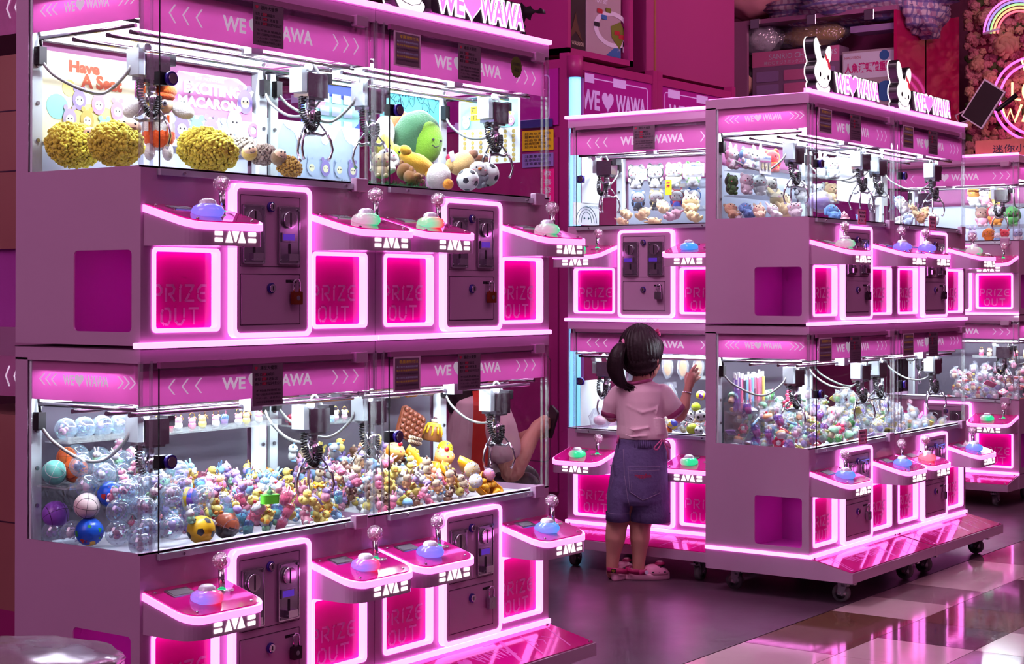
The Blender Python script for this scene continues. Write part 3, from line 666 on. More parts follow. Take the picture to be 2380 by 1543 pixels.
# plain pink wall panel over kiosk two
struct('wall_panel', lambda m: (m.box(ony(1480, 60, KY+.1).x+.03, ony(1692, 60, KY+.1).x, KY+.06, KY+.5, KT+.002, 4.4, 'panel_pink'), m.box(ony(1523, 60, KY+.05).x-.004, ony(1523, 60, KY+.05).x+.004, KY+.05, KY+.06, KT+.002, 4.4, 'carton'))) if mk('panel_pink', (168, 58, 128), .45, noise=.06, nscale=2) else None
# ------- storage cabinet far right
SX = 10.45; c0 = onx(2083, 20, SX); SYc = c0.y; st = c0.z; sb = 2.05
sl = onx(1700, 40, SX).y
cab = empty('storage_cabinet', (SX, SYc, 0)); tag(cab, 'pink cabinet with a clear hinged front holding boxed goods, behind the rabbit signs', 'cabinet')
L = sl-SYc; sx1 = min(ony(2252, 100, SYc).x-SX, 1.12)
mk('gloss_pink', (190, 25, 95), .09, coat=.5, bump=.05, bscale=3)
part('body', 'scb', lambda m: (m.box(.5, .52, 0, L, sb, st, 'kiosk_dark'), m.box(0, .5, 0, L, sb-.03, sb, 'kiosk_dark'), m.box(0, .5, L-.03, L, sb, st, 'paint_dark'), m.box(0, .5, 0, L, st, st+.03, 'paint_dark'), m.box(0, .5, 0, L, 0, sb-.03, 'kiosk_dark'), m.box(0, .03, L-.12, L-.03, sb, st, 'paint_dark')), cab)
part('side_panel', 'scs', lambda m: m.prism([(0, 0), (sx1+.02, 0), (sx1+.02, ony(2252, 46, SYc).z), (.5, st-.02), (0, st)], 0, .02, 'gloss_pink'), cab, label='glossy hot pink side panel')
part('front_pane', 'scp', lambda m: m.box(-.006, -.002, .02, L-.12, sb, st-.12, 'glass'), cab)
for px in (1755, 1886, 2020):
    q = onx(px, 55 if px < 1800 else 45 if px < 1900 else 33, SX)
    part('hinge', ('hg', px), lambda m: (m.box(-.014, -.006, q.y-SYc-.035, q.y-SYc+.035, q.z-.035, q.z+.035, 'chrome')), cab, bevel=.003)
for px in (-.1,):
    part('header_panel', 'sch', lambda m: (m.box(-.04, 0, -.75, L+.4, 1.55, 1.98, 'kiosk_print'), m.box(-.05, .01, -.75, L+.4, 1.98, 2.02, 'kiosk')), cab)
def ybox(px0, px1, v0, v1, xoff, mat, label, fn, name='toy_box'):
    """a carton whose printed face looks towards -x; its frame has u to the right as seen from the hall"""
    a = onx(px0, v1, SX+xoff); b = onx(px1, v0, SX+xoff); W = a.y-b.y; H = b.z-a.z
    m = M(); m.box(0, W, 0, .16, 0, H, mat); o = tag(link(name, m.mesh(name, .003), None, (SX+xoff, a.y, a.z), -PI/2), label, 'box'); part('printed_front', ('yb', label), lambda m: fn(m, W, H), o); return o
def pr1(m, W, H):
    m.box(0, W, -.002, -.001, H*.68, H, 'pk_pink'); m.text('SANRIO CHARACTERS', W*.2, W*.97, H*.82, H*.93, -.003, 'print_white', bold=.0); m.text('神わむすび３ボックス付き収納ケース', W*.14, W*.9, H*.71, H*.79, -.003, 'print_white')
    for i in range(3):
        for j in range(2): m.prism(rrect(W*(.05+i*.32), W*(.31+i*.32), H*(.08+j*.28), H*(.30+j*.28), .01), -.004, -.001, 'pk_pink' if i == 1 else 'pk_lilac')
mk('pk_pink', (235, 120, 180), .4); mk('pk_lilac', (170, 130, 190), .4); mk('pk_grey', (150, 110, 150), .4)
ybox(1748, 1950, 103, 232, .08, 'pk_grey', 'wide pink and grey carton with SANRIO CHARACTERS heading, inside the clear fronted cabinet', pr1)
def pr2(m, W, H):
    m.box(W*.02, W*.98, -.002, -.001, H*.5, H*.96, 'print_white'); m.text('人魚漢頓體重秤', W*.05, W*.96, H*.60, H*.78, -.003, 'print_magenta', bold=.03); m.text('HANGYODON', W*.05, W*.35, H*.85, H*.90, -.003, 'print_red')
    m.flat(circ(W*.8, H*.88, .035), -.0035, 'art_blue'); m.flat(circ(W*.82, H*.25, .07), -.0035, 'art_blue'); m.box(W*.05, W*.5, -.002, -.001, H*.1, H*.4, 'art_blue'); m.text('輕巧易收納', W*.08, W*.46, H*.28, H*.37, -.003, 'print_white')
    m.prism(rrect(W*.3, W*.55, H*.30, H*.46, .01), -.004, -.001, 'print_magenta')
mk('print_magenta', (225, 40, 140), .5)
ybox(1957, 2080, 108, 250, .06, 'toybox', 'white and blue carton with large magenta Chinese lettering inside the clear fronted cabinet', pr2)
ybox(1975, 2080, 50, 76, .05, 'pk_lilac', 'long lilac carton lying high in the clear fronted cabinet', lambda m, W, H: m.text('REMOTE CONTROL PLAYSET', W*.1, W*.9, H*.35, H*.65, -.001, 'print_grey'))
def sack(name, c, r, mat, label, cat, seed=0, n=22, k=14, amp=.25, group=None):
    q = random.Random(seed); ph = [q.uniform(0, 6) for _ in range(6)]
    m = M(); m.ball((0, 0, 0), r, mat, n, k, fn=lambda p: 1+amp*(.5*math.sin(5*p.x+ph[0])*math.cos(6*p.y+ph[1])+.4*math.sin(11*p.z+ph[2])*math.cos(9*p.x+ph[3])+.25*math.sin(17*p.y+ph[4])))
    return tag(link(name, m.mesh(name), None, c), label, cat, group)
mk('plush_white', (240, 235, 240), .85, sheen=.3, bump=.3, bscale=200); mk('plush_yellow', (235, 190, 40), .8)
q = onx(1768, 92, SX+.15); sack('wrapped_plush', q, (.08, .13, .09), 'plush_white', 'white plush toy in a plastic bag behind the clear front', 'plush toy', 3); sack('plastic_bag', q, (.10, .17, .12), 'bag', 'crinkled clear bag around the white plush behind the clear front', 'bag', 4)
q = onx(1890, 80, SX+.25); sack('wrapped_snack', q, (.08, .24, .08), 'plush_yellow', 'yellow packet in a clear bag on top of the pink carton', 'packet', 5); sack('plastic_bag', q, (.10, .28, .10), 'bag', 'crinkled clear bag around the yellow packet', 'bag', 6)
q = onx(1728, 190, SX+.12); sack('plush_toy', q, (.06, .09, .10), 'skin_pale', 'round pale plush head with short dark hair at the cabinet corner', 'plush toy', 7, amp=.03) if mk('skin_pale', (235, 180, 165), .7) else None
m = M(); m.ball((0, 0, .035), (.065, .098, .08), 'dark', 16, 8, fn=lambda p: 1+.08*math.sin(9*p.y)); bpy.data.objects['plush_toy']; part('hair', 'dollhair', lambda mm: mm.ball((.01, 0, .045), (.066, .096, .07), 'dark', 18, 9, fn=lambda p: 1+.1*math.sin(14*math.atan2(p.y, p.x))), bpy.data.objects['plush_toy'])
# cloths on the cabinet
def checker(name, a, b, c, sc):
    m = mk(name, a, .85); nt = m.node_tree; bs = nt.nodes['Principled BSDF']; tc = nt.nodes.new('ShaderNodeTexCoord')
    prev = None
    for ax in (0, 1, 2):
        wv = nt.nodes.new('ShaderNodeTexWave'); wv.bands_direction = 'XYZ'[ax]; wv.inputs['Scale'].default_value = sc; nt.links.new(tc.outputs['Object'], wv.inputs['Vector'])
        mx = nt.nodes.new('ShaderNodeMix'); mx.data_type = 'RGBA'; mx.inputs['B'].default_value = lin((b, c, b)[ax])+(1,)
        gt = nt.nodes.new('ShaderNodeMath'); gt.operation = 'GREATER_THAN'; gt.inputs[1].default_value = .72; nt.links.new(wv.outputs['Fac'], gt.inputs[0])
        ml = nt.nodes.new('ShaderNodeMath'); ml.operation = 'MULTIPLY'; ml.inputs[1].default_value = .7; nt.links.new(gt.outputs[0], ml.inputs[0]); nt.links.new(ml.outputs[0], mx.inputs['Factor'])
        if prev is None: mx.inputs['A'].default_value = lin(a)+(1,)
        else: nt.links.new(prev.outputs['Result'], mx.inputs['A'])
        prev = mx
    nt.links.new(prev.outputs['Result'], bs.inputs['Base Color'])
checker('check_cloth', (215, 195, 215), (90, 80, 160), (170, 110, 160), 6)
mk('cloth_pink', (225, 150, 170), .85, bump=.2, bscale=12)
q = onx(1990, 5, SX+.25); q.z = st+.10; sack('checked_cloth', q, (.32, .62, .12), 'check_cloth', 'blue and white checked cloth heaped on the pink cabinet', 'cloth', 9, 36, 18, .35)
q = onx(2140, 22, SX+.35); sack('checked_cloth', q, (.3, .16, .18), 'check_cloth', 'end of a checked cloth hanging over the glossy pink side panel', 'cloth', 12, 30, 18, .3)
q = onx(1740, -20, SX+.2); sack('fabric_sack', q, (.3, .24, .21), 'cloth_pink', 'pale pink fabric sack resting on the corner of the cabinet', 'sack', 10, 30, 16, .12)
# flower wall and neon signs
FX = 11.75; fy1 = onx(2247, 180, FX).y; fy0 = onx(2420, 180, FX).y
fw = empty('flower_wall', (FX, 0, 0)); tag(fw, 'wall panel covered in pink and cream artificial flowers behind the neon signs', 'flower wall')
part('backing', 'fwb', lambda m: m.box(.02, .06, fy0, fy1, 1.0, 3.3, 'wall_red'), fw)
for k in range(3): mk('petal%d' % k, ((200, 125, 135), (195, 145, 125), (165, 80, 110))[k], .7)
mk('leafy', (70, 80, 40), .7)
def rose(m, c, r, mat, q):
    for ring, n in ((1, 6), (.7, 5), (.4, 4)):
        for i in range(n):
            a = 2*PI*i/n+q.uniform(0, 1); p = Vector(c)+Vector((-r*(1.1-ring)*.8, math.cos(a)*r*ring*.6, math.sin(a)*r*ring*.6))
            m.ball(p, (r*.18, r*.45, r*.45), mat, 7, 4, rot=(q.uniform(-.5, .5), math.cos(a)*.5, math.sin(a)*.5))
def flowers(m):
    q = random.Random(5)
    y = fy0
    while y < fy1:
        z = 2.0
        while z < 3.3:
            if q.random() < .12: m.ball((.0, y, z), (.02, .06, .03), 'leafy', 6, 4, rot=(q.uniform(0, 3), 0, 0))
            rose(m, (q.uniform(-.02, .02), y+q.uniform(-.02, .02), z+q.uniform(-.02, .02)), q.uniform(.030, .048), 'petal%d' % q.choice([0, 0, 1, 1, 2]), q); z += .058
        y += .058
part('blossoms', 'fwf', flowers, fw)
for px, v, r in ((2338, 105, .10), (2290, 40, .07), (2270, 150, .06), (2300, 180, .06)):
    q = onx(px, v, FX-.05); part('rose', ('rs', px), lambda m: rose(m, (0, 0, 0), r, 'petal1', random.Random(px)), fw, (-.05, q.y, q.z))
def neon(name, rgb, es): mk(name, (255, 220, 230), .4, emit=rgb, es=es)
neon('neon_purple', (.9, .12, .9), 1.6); neon('neon_blue', (.10, .12, 1), 1.6); neon('neon_green', (.12, .8, .15), 1.2); neon('neon_orange', (1, .42, .10), 1.5); neon('neon_red', (1, .08, .12), 1.6); neon('neon_pink', (1, .05, .55), 2.6); neon('neon_warm', (1, .50, .16), 3.2)
NX = FX-.16
def npt(u, v): p = onx(u, v, NX); return (0, p.y, p.z)
rb = empty('neon_rainbow', (NX, 0, 0)); tag(rb, 'rainbow shaped neon light on the flower wall', 'neon sign')
for i, (c, rr) in enumerate((('purple', 84), ('blue', 76), ('green', 68), ('orange', 60), ('red', 52))):
    part('neon_tube', ('rb', i), lambda m: m.ring([npt(2370-rr*math.cos(PI*t/20), 76-rr*math.sin(PI*t/20)) for t in range(0, 21)], .0085, 8, 'neon_'+c), rb, label=c+' neon arc')
part('end_cap', 'rbe', lambda m: m.ring([npt(2284, 77), npt(2322, 65)], .012, 6, 'print_white'), rb)
nc = empty('neon_circle', (NX, 0, 0)); tag(nc, 'round pink neon ring around orange lettering on the flower wall', 'neon sign')
for i, (rr, a0, a1) in enumerate(((97, 20, 340), (82, 100, 300))):
    part('neon_tube', ('nc', i), lambda m: m.ring([npt(2405+rr*math.cos(math.radians(a)), 228-rr*math.sin(math.radians(a))) for a in range(a0, a1, 6)], .0095, 8, 'neon_pink'), nc, label='hot pink neon ring')
def ntube(u, v, key, pts): part('neon_lettering', key, lambda m: m.ring([npt(u+x, v+y) for x, y in pts], .0085, 8, 'neon_warm'), nc, label='warm orange neon letter')
ntube(2352, 190, 'nL', [(0, 0), (0, 38), (20, 40)]); ntube(2388, 210, 'nO', [(11*math.cos(t/16*2*PI), 19*math.sin(t/16*2*PI)) for t in range(17)])
ntube(2328, 245, 'nW', [(0, 0), (10, 32), (20, 8), (30, 36), (46, -4)]); ntube(2376, 245, 'nA', [(0, 36), (12, 0), (24, 36)]); ntube(2380, 150, 'nh', [(-6, -14), (0, 10), (8, -12)])
# tablet on an arm
q = onx(2285, 240, 11.2)
tb = empty('tablet_stand', q); tag(tb, 'tilted tablet on a bent arm in front of the neon ring', 'tablet')
part('tablet', 'tbt', lambda m: (m.box(-.008, .008, -.09, .09, -.15, .15, 'print_white', Matrix.Rotation(.6, 4, 'X')), m.box(-.010, -.008, -.08, .08, -.14, .14, 'case_dark', Matrix.Rotation(.6, 4, 'X'))), tb)
part('arm', 'tba', lambda m: (m.ring([(.02, -.02, 0), (.06, -.08, -.04), (.1, -.2, .06)], .018, 8, 'rubber'), m.ring([(.02, .1, -.02), (.05, .22, -.06), (.06, .2, -.12), (.03, .1, -.1)], .006, 6, 'print_white')), tb)
# cardboard box on the farthest machine
q = onx(2266, 352, DX+.1); q2 = onx(2400, 318, DX+.1)
m = M(); m.box(0, q.y-q2.y+.3, 0, .3, 0, q2.z-1.9345, 'carton')
o = tag(link('cardboard_box', m.mesh('cardboard_box', .003), None, (DX+.1, q.y, 1.9345), -PI/2), 'brown cardboard carton with Chinese characters on the farthest claw machine', 'box')
part('lettering', 'cbx', lambda m: m.text('迷你小天車', .10, .42, .02, .066, -.001, 'print_black', bold=.01), o)
# dark bags high on the kiosk behind the near machines
for i, (px, v, r) in enumerate(((1262, 35, .13), (1288, 85, .09), (1238, 85, .12))):
    q = onx(px, v, KX+.14); q.z = max(q.z, KT+r*.5-.02); sack('black_bag', q, (r, r, r*.75), 'bag_dark' if 'bag_dark' in MT else mk('bag_dark', (38, 26, 34), .22).name, ('large dark plastic bag on the magenta kiosk', 'small dark plastic bag beside the display case', 'dark plastic bag farthest back on the kiosk')[i], 'bag', 20+i, 26, 16, .3, 'dark bags on the kiosk')
# posters on the kiosk side, seen through the near machine
def sideposter(px0, px1, v0, v1, mat, label, fn=None):
    a = onx(px0, v1, KX-.012); b = onx(px1, v0, KX-.012); W = a.y-b.y; H = b.z-a.z
    m = M(); m.box(0, W, -.002, 0, 0, H, mat); o = tag(link('poster', m.mesh('poster'), None, (KX-.012, a.y, a.z), -PI/2), label, 'poster')
    if fn: part('print', ('sp', label), lambda m: fn(m, W, H), o)
mk('poster_yellow', (235, 190, 30), .5); mk('poster_navy', (60, 50, 130), .5); mk('poster_pink', (255, 40, 150), .4); mk('poster_lilac', (150, 120, 200), .5)
def lines(m, W, H, s='連投大優惠', n=5, mat='print_black', d=-.003):
    for i in range(n): m.text(s, W*.08, W*(.92-.12*(i % 2)), H*(.9-(i+.8)*.8/n), H*(.9-i*.8/n), d, mat)
sideposter(1214, 1286, 300, 352, 'poster_yellow', 'yellow notice of small Chinese print on the kiosk side', lambda m, W, H: lines(m, W, H, '超商取貨活動', 5))
sideposter(1210, 1284, 275, 299, 'poster_navy', 'navy poster above the yellow notice on the kiosk side')
sideposter(1214, 1286, 354, 390, 'poster_lilac', 'lilac poster under the yellow notice on the kiosk side', lambda m, W, H: lines(m, W, H, '注意事項說明', 3))
sideposter(1258, 1288, 392, 470, 'poster_pink', 'bright pink vertical banner on the kiosk side', lambda m, W, H: [m.text('恭喜發財'[i], W*.2, W*.8, H*(.78-i*.25), H*(.95-i*.25), -.003, 'print_white') for i in range(4)])
# neighbour cabinet at the left edge
EX = 3.15; ez = lambda v: onx(18, v, EX).z
mk('carton_wall', (165, 98, 100), .6, noise=.1, nscale=3)
ec = empty('service_cabinet', (EX, 3.55, 0)); tag(ec, 'tall mauve cabinet cut off by the left edge, behind the nearest claw machine', 'cabinet')
def ebody(m):
    for a, b, c in ((0, ez(1420), 'kiosk'), (ez(1420), ez(965), 'carton_wall'), (ez(765), ez(828)*0+ez(765), 'paint'), (ez(828), ez(762), 'paint_dark'), (ez(580), ez(130), 'carton_wall')):
        if b > a: m.box(0, .5, 0, 1.0, a, b, c)
    m.box(.02, .5, 0, 1.0, ez(762), ez(580), 'chute'); m.box(.45, .5, 0, 1, ez(965), ez(828), 'back_smoke'); m.box(.45, .5, 0, 1, ez(130), 2.3, 'back_smoke'); m.box(0, .5, 0, 1, 2.3, 2.34, 'paint_dark')
    for v in (260, 400, 1215): m.box(-.001, .01, 0, 1, ez(v)-.002, ez(v)+.002, 'groove')
part('body', 'ecb', ebody, ec)
for i_, (za, zb, zc) in enumerate(((ez(965), ez(922), ez(828)), (ez(130), ez(82), ez(82)+.12))):
    part('banner', 'ecn%d' % i_, lambda m: m.box(.0, .002, 0, 1, zb, zc, 'banner_pink'), ec); part('window', 'ecw%d' % i_, lambda m: m.box(.0, .003, 0, 1, za, zb, 'glass'), ec)
part('chevron_print', 'ecc', lambda m: [m.ring([(-.001, y, z+.03), (-.001, y+.018, z), (-.001, y, z-.03)], .003, 4, 'banner_text') for z in (ez(875), ez(22)) for y in (.52, .56, .60)], ec)
part('cable', 'eca', lambda m: m.ring([(.03, .54, ez(90)), (.03, .56, ez(130))], .008, 6, 'rubber'), ec)
# foil package on a crate, bottom left
q = ond(30, 1537, 3.35)
mk('foil', (185, 165, 180), .22, .55, bump=.5, bscale=7)
m = M(); m.box(-.22, .19, -.17, .17, 0, q.z-.035, 'paint_dark'); o = tag(link('crate', m.mesh('crate', .006), None, (q.x, q.y, 0), YAW-PI/2), 'mauve crate under the silvery wrapped package at the lower left', 'crate')
m = M(); m.ball((0, 0, 0), (.22, .18, .034), 'foil', 40, 20, fn=lambda p: 1+.05*math.sin(13*p.x+3*p.y)*math.sin(8*p.y)); o2 = tag(link('wrapped_package', m.mesh('wrapped_package'), None, q, YAW-PI/2), 'silvery plastic wrapped cushion package on a crate at the lower left', 'package')
# ------------------------------------------------------------------ toys and prizes
def tc(rgb, kind='v'):
    n = 'toy_%s_%d_%d_%d' % (kind, *rgb)
    if n not in MT:
        if kind == 'v': mk(n, rgb, .35, coat=.2)
        elif kind == 'p': mk(n, rgb, .9, sheen=.4, bump=.35, bscale=220)
        elif kind == 'g': mk(n, rgb, .22, .9)
        elif kind == 'c': clear(n, tuple(x/255 for x in rgb), .15, .04, haze=.25, hcol=rgb)
    return n
class Frame:
    """where a cabinet stands: turns its own coordinates into the hall's"""
    def __init__(s, o, rz): s.o = Vector((o[0], o[1], 0)); s.rz = rz; s.m = Matrix.Translation(s.o) @ Matrix.Rotation(rz, 4, 'Z')
    def w(s, a, y, z): return s.m @ Vector((a, y, z))
FA1 = Frame((AX, AY), 0); FA2 = Frame((AX+MW, AY), 0); FC1 = Frame((CX, CY), 0); FC2 = Frame((CX+MW, CY), 0); FB = Frame((BX, BY), -PI/2); FD = Frame((DX, DY+MW), -PI/2)
def loc_at(fr, u, v, y, r=None):
    """the point in a cabinet's frame at depth y that is seen at pixel (u, v); with a radius r, the nearest depth that keeps the thing inside the glass"""
    if r is not None:
        best = None
        for k in range(int((.385-r-.012-r)/.004)+1):
            yy = .012+r+k*.004; q = loc_at(fr, u, v, yy); out = max(0, .014+r-q[0], q[0]-(.795-r)); e = out*20+abs(yy-y)
            if best is None or e < best[0]: best = (e, q, yy)
        if best is None: best = (0, loc_at(fr, u, v, .2), .2)
        q = best[1]; return (min(max(q[0], .014+r), .795-r), best[2], q[2])
    if fr.rz == 0: p = ony(u, v, fr.o.y+y); return (p.x-fr.o.x, y, p.z)
    p = onx(u, v, fr.o.x+y); return (fr.o.y-p.y, y, p.z)
def eyes(m, c, s, d=.45, z=.1, mat='print_black', r=.09, fwd=.95):
    for sx in (-1, 1): m.ball((c[0]+sx*s*d, c[1]-s*fwd*math.sqrt(max(.05, 1-d*d-z*z)), c[2]+s*z), s*r, mat, 7, 5)
# small figures about one unit tall, front towards -y, standing on z = 0
def f_bear(c1, c2):
    a, b = tc(c1), tc(c2)
    def f(m):
        m.ball((0, 0, .30), (.27, .24, .30), a, 12, 8); m.ball((0, 0, .74), (.30, .27, .26), a, 12, 8)
        for s in (-1, 1):
            m.ball((s*.22, 0, .96), (.10, .06, .10), b, 8, 5); m.ball((s*.26, -.06, .38), (.09, .10, .16), a, 8, 5); m.ball((s*.15, -.12, .08), (.12, .17, .10), b, 8, 5)
        m.ball((0, -.24, .68), (.11, .07, .08), b, 8, 5); m.ball((0, -.31, .70), .025, 'print_black', 6, 4); eyes(m, (0, 0, .74), .28, .4, .15)
    return f
def f_bunny(c1, c2):
    a, b = tc(c1), tc(c2)
    def f(m):
        m.ball((0, 0, .26), (.25, .23, .27), b, 12, 8); m.ball((0, 0, .60), (.28, .25, .24), a, 12, 8)
        for s in (-1, 1):
            m.ball((s*.13, .02, .93), (.08, .05, .20), a, 8, 6, rot=(0, s*.15, 0)); m.ball((s*.24, -.05, .30), (.08, .09, .14), b, 8, 5); m.ball((s*.13, -.12, .07), (.10, .14, .08), b, 8, 5)
        eyes(m, (0, 0, .60), .26, .4, .05); m.ball((0, -.25, .55), .03, tc((235, 110, 140)), 6, 4)
    return f
def f_duck(c1, c2):
    a = tc(c1); b = tc(c2)
    def f(m):
        m.ball((0, .04, .28), (.30, .36, .26), a, 12, 8); m.ball((0, -.10, .68), (.24, .24, .24), a, 12, 8); m.ball((0, -.36, .64), (.12, .12, .05), b, 8, 5); m.ball((0, .40, .36), (.12, .14, .10), a, 8, 5)
        for s in (-1, 1): m.ball((s*.28, .04, .32), (.07, .20, .14), a, 8, 5)
        eyes(m, (0, -.10, .68), .23, .45, .2)
    return f
def f_cup(c1, c2):
    a = tc(c1, 'c'); b = tc(c2)
    def f(m):
        m.lathe([(0, 0), (.22, 0), (.30, .62), (.32, .66), (.30, .68)], a, 16); m.lathe([(0, .03), (.20, .03), (.26, .46), (0, .46)], b, 14); m.ball((0, 0, .68), (.29, .29, .16), a, 12, 6); m.cyl((.05, 0, .3), (.10, 0, 1.05), .03, tc((240, 120, 160)), 7)
        m.torus((-.33, 0, .35), .14, .035, a, 'y', 12, 5)
    return f
def f_ring(c1, c2):
    a = tc(c1); b = tc((225, 185, 90), 'g')
    def f(m):
        m.ball((0, 0, .28), (.26, .24, .28), a, 12, 8); m.ball((0, -.02, .58), (.24, .22, .20), tc(c2), 12, 8); m.torus((0, 0, .92), .16, .022, b, 'y', 16, 5)
        for i in range(3): m.torus((.18+i*.07, .05, .80-i*.09), .05, .015, b, 'y' if i % 2 else 'x', 8, 4)
        for s in (-1, 1): m.ball((s*.18, 0, .76), (.08, .05, .08), tc(c2), 7, 5)
        eyes(m, (0, -.02, .58), .22, .4, .1)
    return f
def f_flower(c1, c2):
    a = tc(c1); b = tc(c2)
    def f(m):
        for i in range(6): m.ball((.26*math.cos(i*PI/3), 0, .45+.26*math.sin(i*PI/3)), (.16, .12, .16), a, 9, 6)
        m.ball((0, -.06, .45), (.18, .13, .18), b, 10, 7); eyes(m, (0, -.06, .45), .16, .4, .1, r=.12)
    return f
def f_mushroom(c1, c2):
    a = tc(c1); b = tc(c2)
    def f(m):
        m.lathe([(0, 0), (.20, .02), (.22, .25), (.17, .5), (0, .5)], b, 14); m.lathe([(.02, .42), (.36, .45), (.38, .55), (.28, .76), (.12, .87), (0, .9)], a, 16)
        for i in range(5): m.ball((.26*math.cos(i*1.3), .26*math.sin(i*1.3), .70), (.06, .06, .04), b, 7, 4)
        eyes(m, (0, 0, .28), .20, .4, .2, r=.10)
    return f
def f_cake(c1, c2):
    a = tc(c1); b = tc(c2)
    def f(m):
        m.lathe([(0, 0), (.32, 0), (.34, .35), (.30, .40), (0, .40)], a, 18); m.lathe([(.35, .28), (.36, .42), (.20, .52), (0, .56)], b, 18)
        for i in range(7): m.ball((.26*math.cos(i*.9), .26*math.sin(i*.9), .45), .05, tc((235, 60, 80)) if i % 2 else tc((250, 240, 235)), 7, 5)
        m.ball((0, 0, .62), .09, tc((210, 30, 60)), 9, 6)
    return f
def f_wrap(c1, c2):
    """a little figure twisted up in a clear bag"""
    a = tc(c1); b = tc(c2)
    def f(m):
        m.ball((0, 0, .32), (.22, .20, .24), a, 10, 7); m.ball((0, -.03, .60), (.18, .17, .16), b, 10, 7); eyes(m, (0, -.03, .60), .17, .4, .1)
        q = random.Random(c1[0]+c2[1]); ph = q.uniform(0, 6)
        m.ball((0, 0, .44), (.40, .34, .44), 'bag', 14, 9, fn=lambda p: 1+.16*math.sin(7*p.x+ph)*math.sin(8*p.z+2*ph)+.10*math.sin(13*p.y))
        m.loft([[(.05*math.cos(t*PI/4), .05*math.sin(t*PI/4), .82) for t in range(8)], [(.28*math.cos(t*PI/4)*(1 if t % 2 else .6), .10*math.sin(t*PI/4), 1.12) for t in range(8)]], 'bag', cap=False)
    return f
def f_tube(c1, c2):
    a = tc(c1, 'c'); b = tc(c2)
    def f(m): m.cyl((-.5, 0, .12), (.42, 0, .12), .12, a, 10); m.cyl((-.4, 0, .12), (.3, 0, .12), .07, b, 8); m.cyl((.42, 0, .12), (.55, 0, .12), .09, b, 10)
    return f
def f_card(c1, c2):
    a = tc(c1); b = tc(c2)
    def f(m):
        m.prism(rrect(-.35, .35, -.45, .45, .05), 0, .06, a, 'xy'); m.prism(rrect(-.28, .28, -.1, .38, .04), .06, .07, b, 'xy'); m.prism(rrect(-.22, .22, -.38, -.2, .03), .06, .07, 'print_white', 'xy'); m.flat(heart(0, .14, .25), .072, 'print_red', 'xy')
    return f
# balls, centred on the origin, radius one
def great(m, n, r=1.004, w=.022, mat='print_black', k=28):
    n = Vector(n).normalized(); x = n.orthogonal().normalized(); y = n.cross(x); m.ring([(x*math.cos(2*PI*i/k)+y*math.sin(2*PI*i/k))*r*.985 for i in range(k)], w, 5, mat, closed=True)
def small_c(m, n, off, w=.022, mat='print_black', k=24):
    n = Vector(n).normalized(); x = n.orthogonal().normalized(); y = n.cross(x); r = math.sqrt(1-off*off)*.992
    m.ring([n*off+(x*math.cos(2*PI*i/k)+y*math.sin(2*PI*i/k))*r for i in range(k)], w, 5, mat, closed=True)
def b_basket(c, line='print_black', c2=None):
    def f(m):
        m.ball((0, 0, 0), 1, tc(c), 24, 16); great(m, (1, 0, 0), mat=line); great(m, (0, 0, 1), mat=line); small_c(m, (0, 1, .0), .6, mat=line); small_c(m, (0, -1, .0), .6, mat=line)
        if c2: m.ball((0, -.02, -.02), (1.0, 1.005, 1.0), tc(c2), 24, 16, fn=lambda p: 1.002 if p.z < 0 else .98)
    return f
def b_soccer(c, d='print_black'):
    ph = (1+5**.5)/2
    V = [Vector(v).normalized() for v in [(0, s, t*ph) for s in (1, -1) for t in (1, -1)]+[(s, t*ph, 0) for s in (1, -1) for t in (1, -1)]+[(t*ph, 0, s) for s in (1, -1) for t in (1, -1)]]
    def f(m):
        m.ball((0, 0, 0), 1, tc(c), 24, 16)
        for n in V:
            x = n.orthogonal().normalized(); y = n.cross(x); pts = [((n+(x*math.cos(i*2*PI/5)+y*math.sin(i*2*PI/5))*q_)).normalized()*1.014 for q_ in (.16, .30) for i in range(5)]
            m.add([n*1.016]+pts, [(0, 1+i, 1+(i+1) % 5) for i in range(5)]+[(1+i, 1+(i+1) % 5, 6+(i+1) % 5, 6+i) for i in range(5)], d)
    return f
def b_volley(c1, c2, c3):
    def f(m):
        m.ball((0, 0, 0), 1, tc(c1), 24, 16); b = len(m.mats); A = m.m(tc(c2)); B = m.m(tc(c3))
        for i, fc in enumerate(m.f):
            z = sum(m.v[k][2] for k in fc)/4; x = sum(m.v[k][0] for k in fc)/4
            m.mi[i] = A if int((z+1)*3) % 3 == 0 else (B if int((x+1)*3) % 3 == 1 else m.mi[i])
    return f
def b_globe(m):
    m.ball((0, 0, 0), 1, tc((20, 90, 215)), 24, 16); q = random.Random(3)
    cols = [tc(c) for c in ((60, 160, 70), (210, 60, 50), (235, 190, 60), (70, 60, 160))]
    for i in range(22):
        n = Vector((q.gauss(0, 1), q.gauss(0, 1), q.gauss(0, 1))).normalized(); x = n.orthogonal().normalized(); y = n.cross(x); k = 9; r = q.uniform(.12, .32); rr = [r*q.uniform(.6, 1.2) for _ in range(k)]
        m.add([n*1.006]+[((n+(x*math.cos(j*2*PI/k)+y*math.sin(j*2*PI/k))*rr[j])).normalized()*1.012 for j in range(k)], [(0, 1+j, 1+(j+1) % k) for j in range(k)], q.choice(cols))
def b_clear(c, sd):
    def f(m):
        m.ball((0, 0, 0), 1, 'clear_ball', 24, 16); q = random.Random(sd)
        for i in range(34):
            n = Vector((q.gauss(0, 1), q.gauss(0, 1), q.gauss(0, 1))).normalized()*q.uniform(.5, .92); x = n.orthogonal().normalized()*.09; y = n.cross(x).normalized()*.07
            m.add([n-x-y, n+x-y, n+x+y, n-x+y], [(0, 1, 2, 3)], tc(q.choice([(160, 240, 255), (240, 180, 255), (180, 255, 210), c]), 'g'))
        m.ball((0, 0, -.35), (.35, .3, .28), tc(c), 10, 7); m.ball((0, -.1, -.02), (.25, .22, .2), tc(c), 10, 7)
    return f
TOY = {}
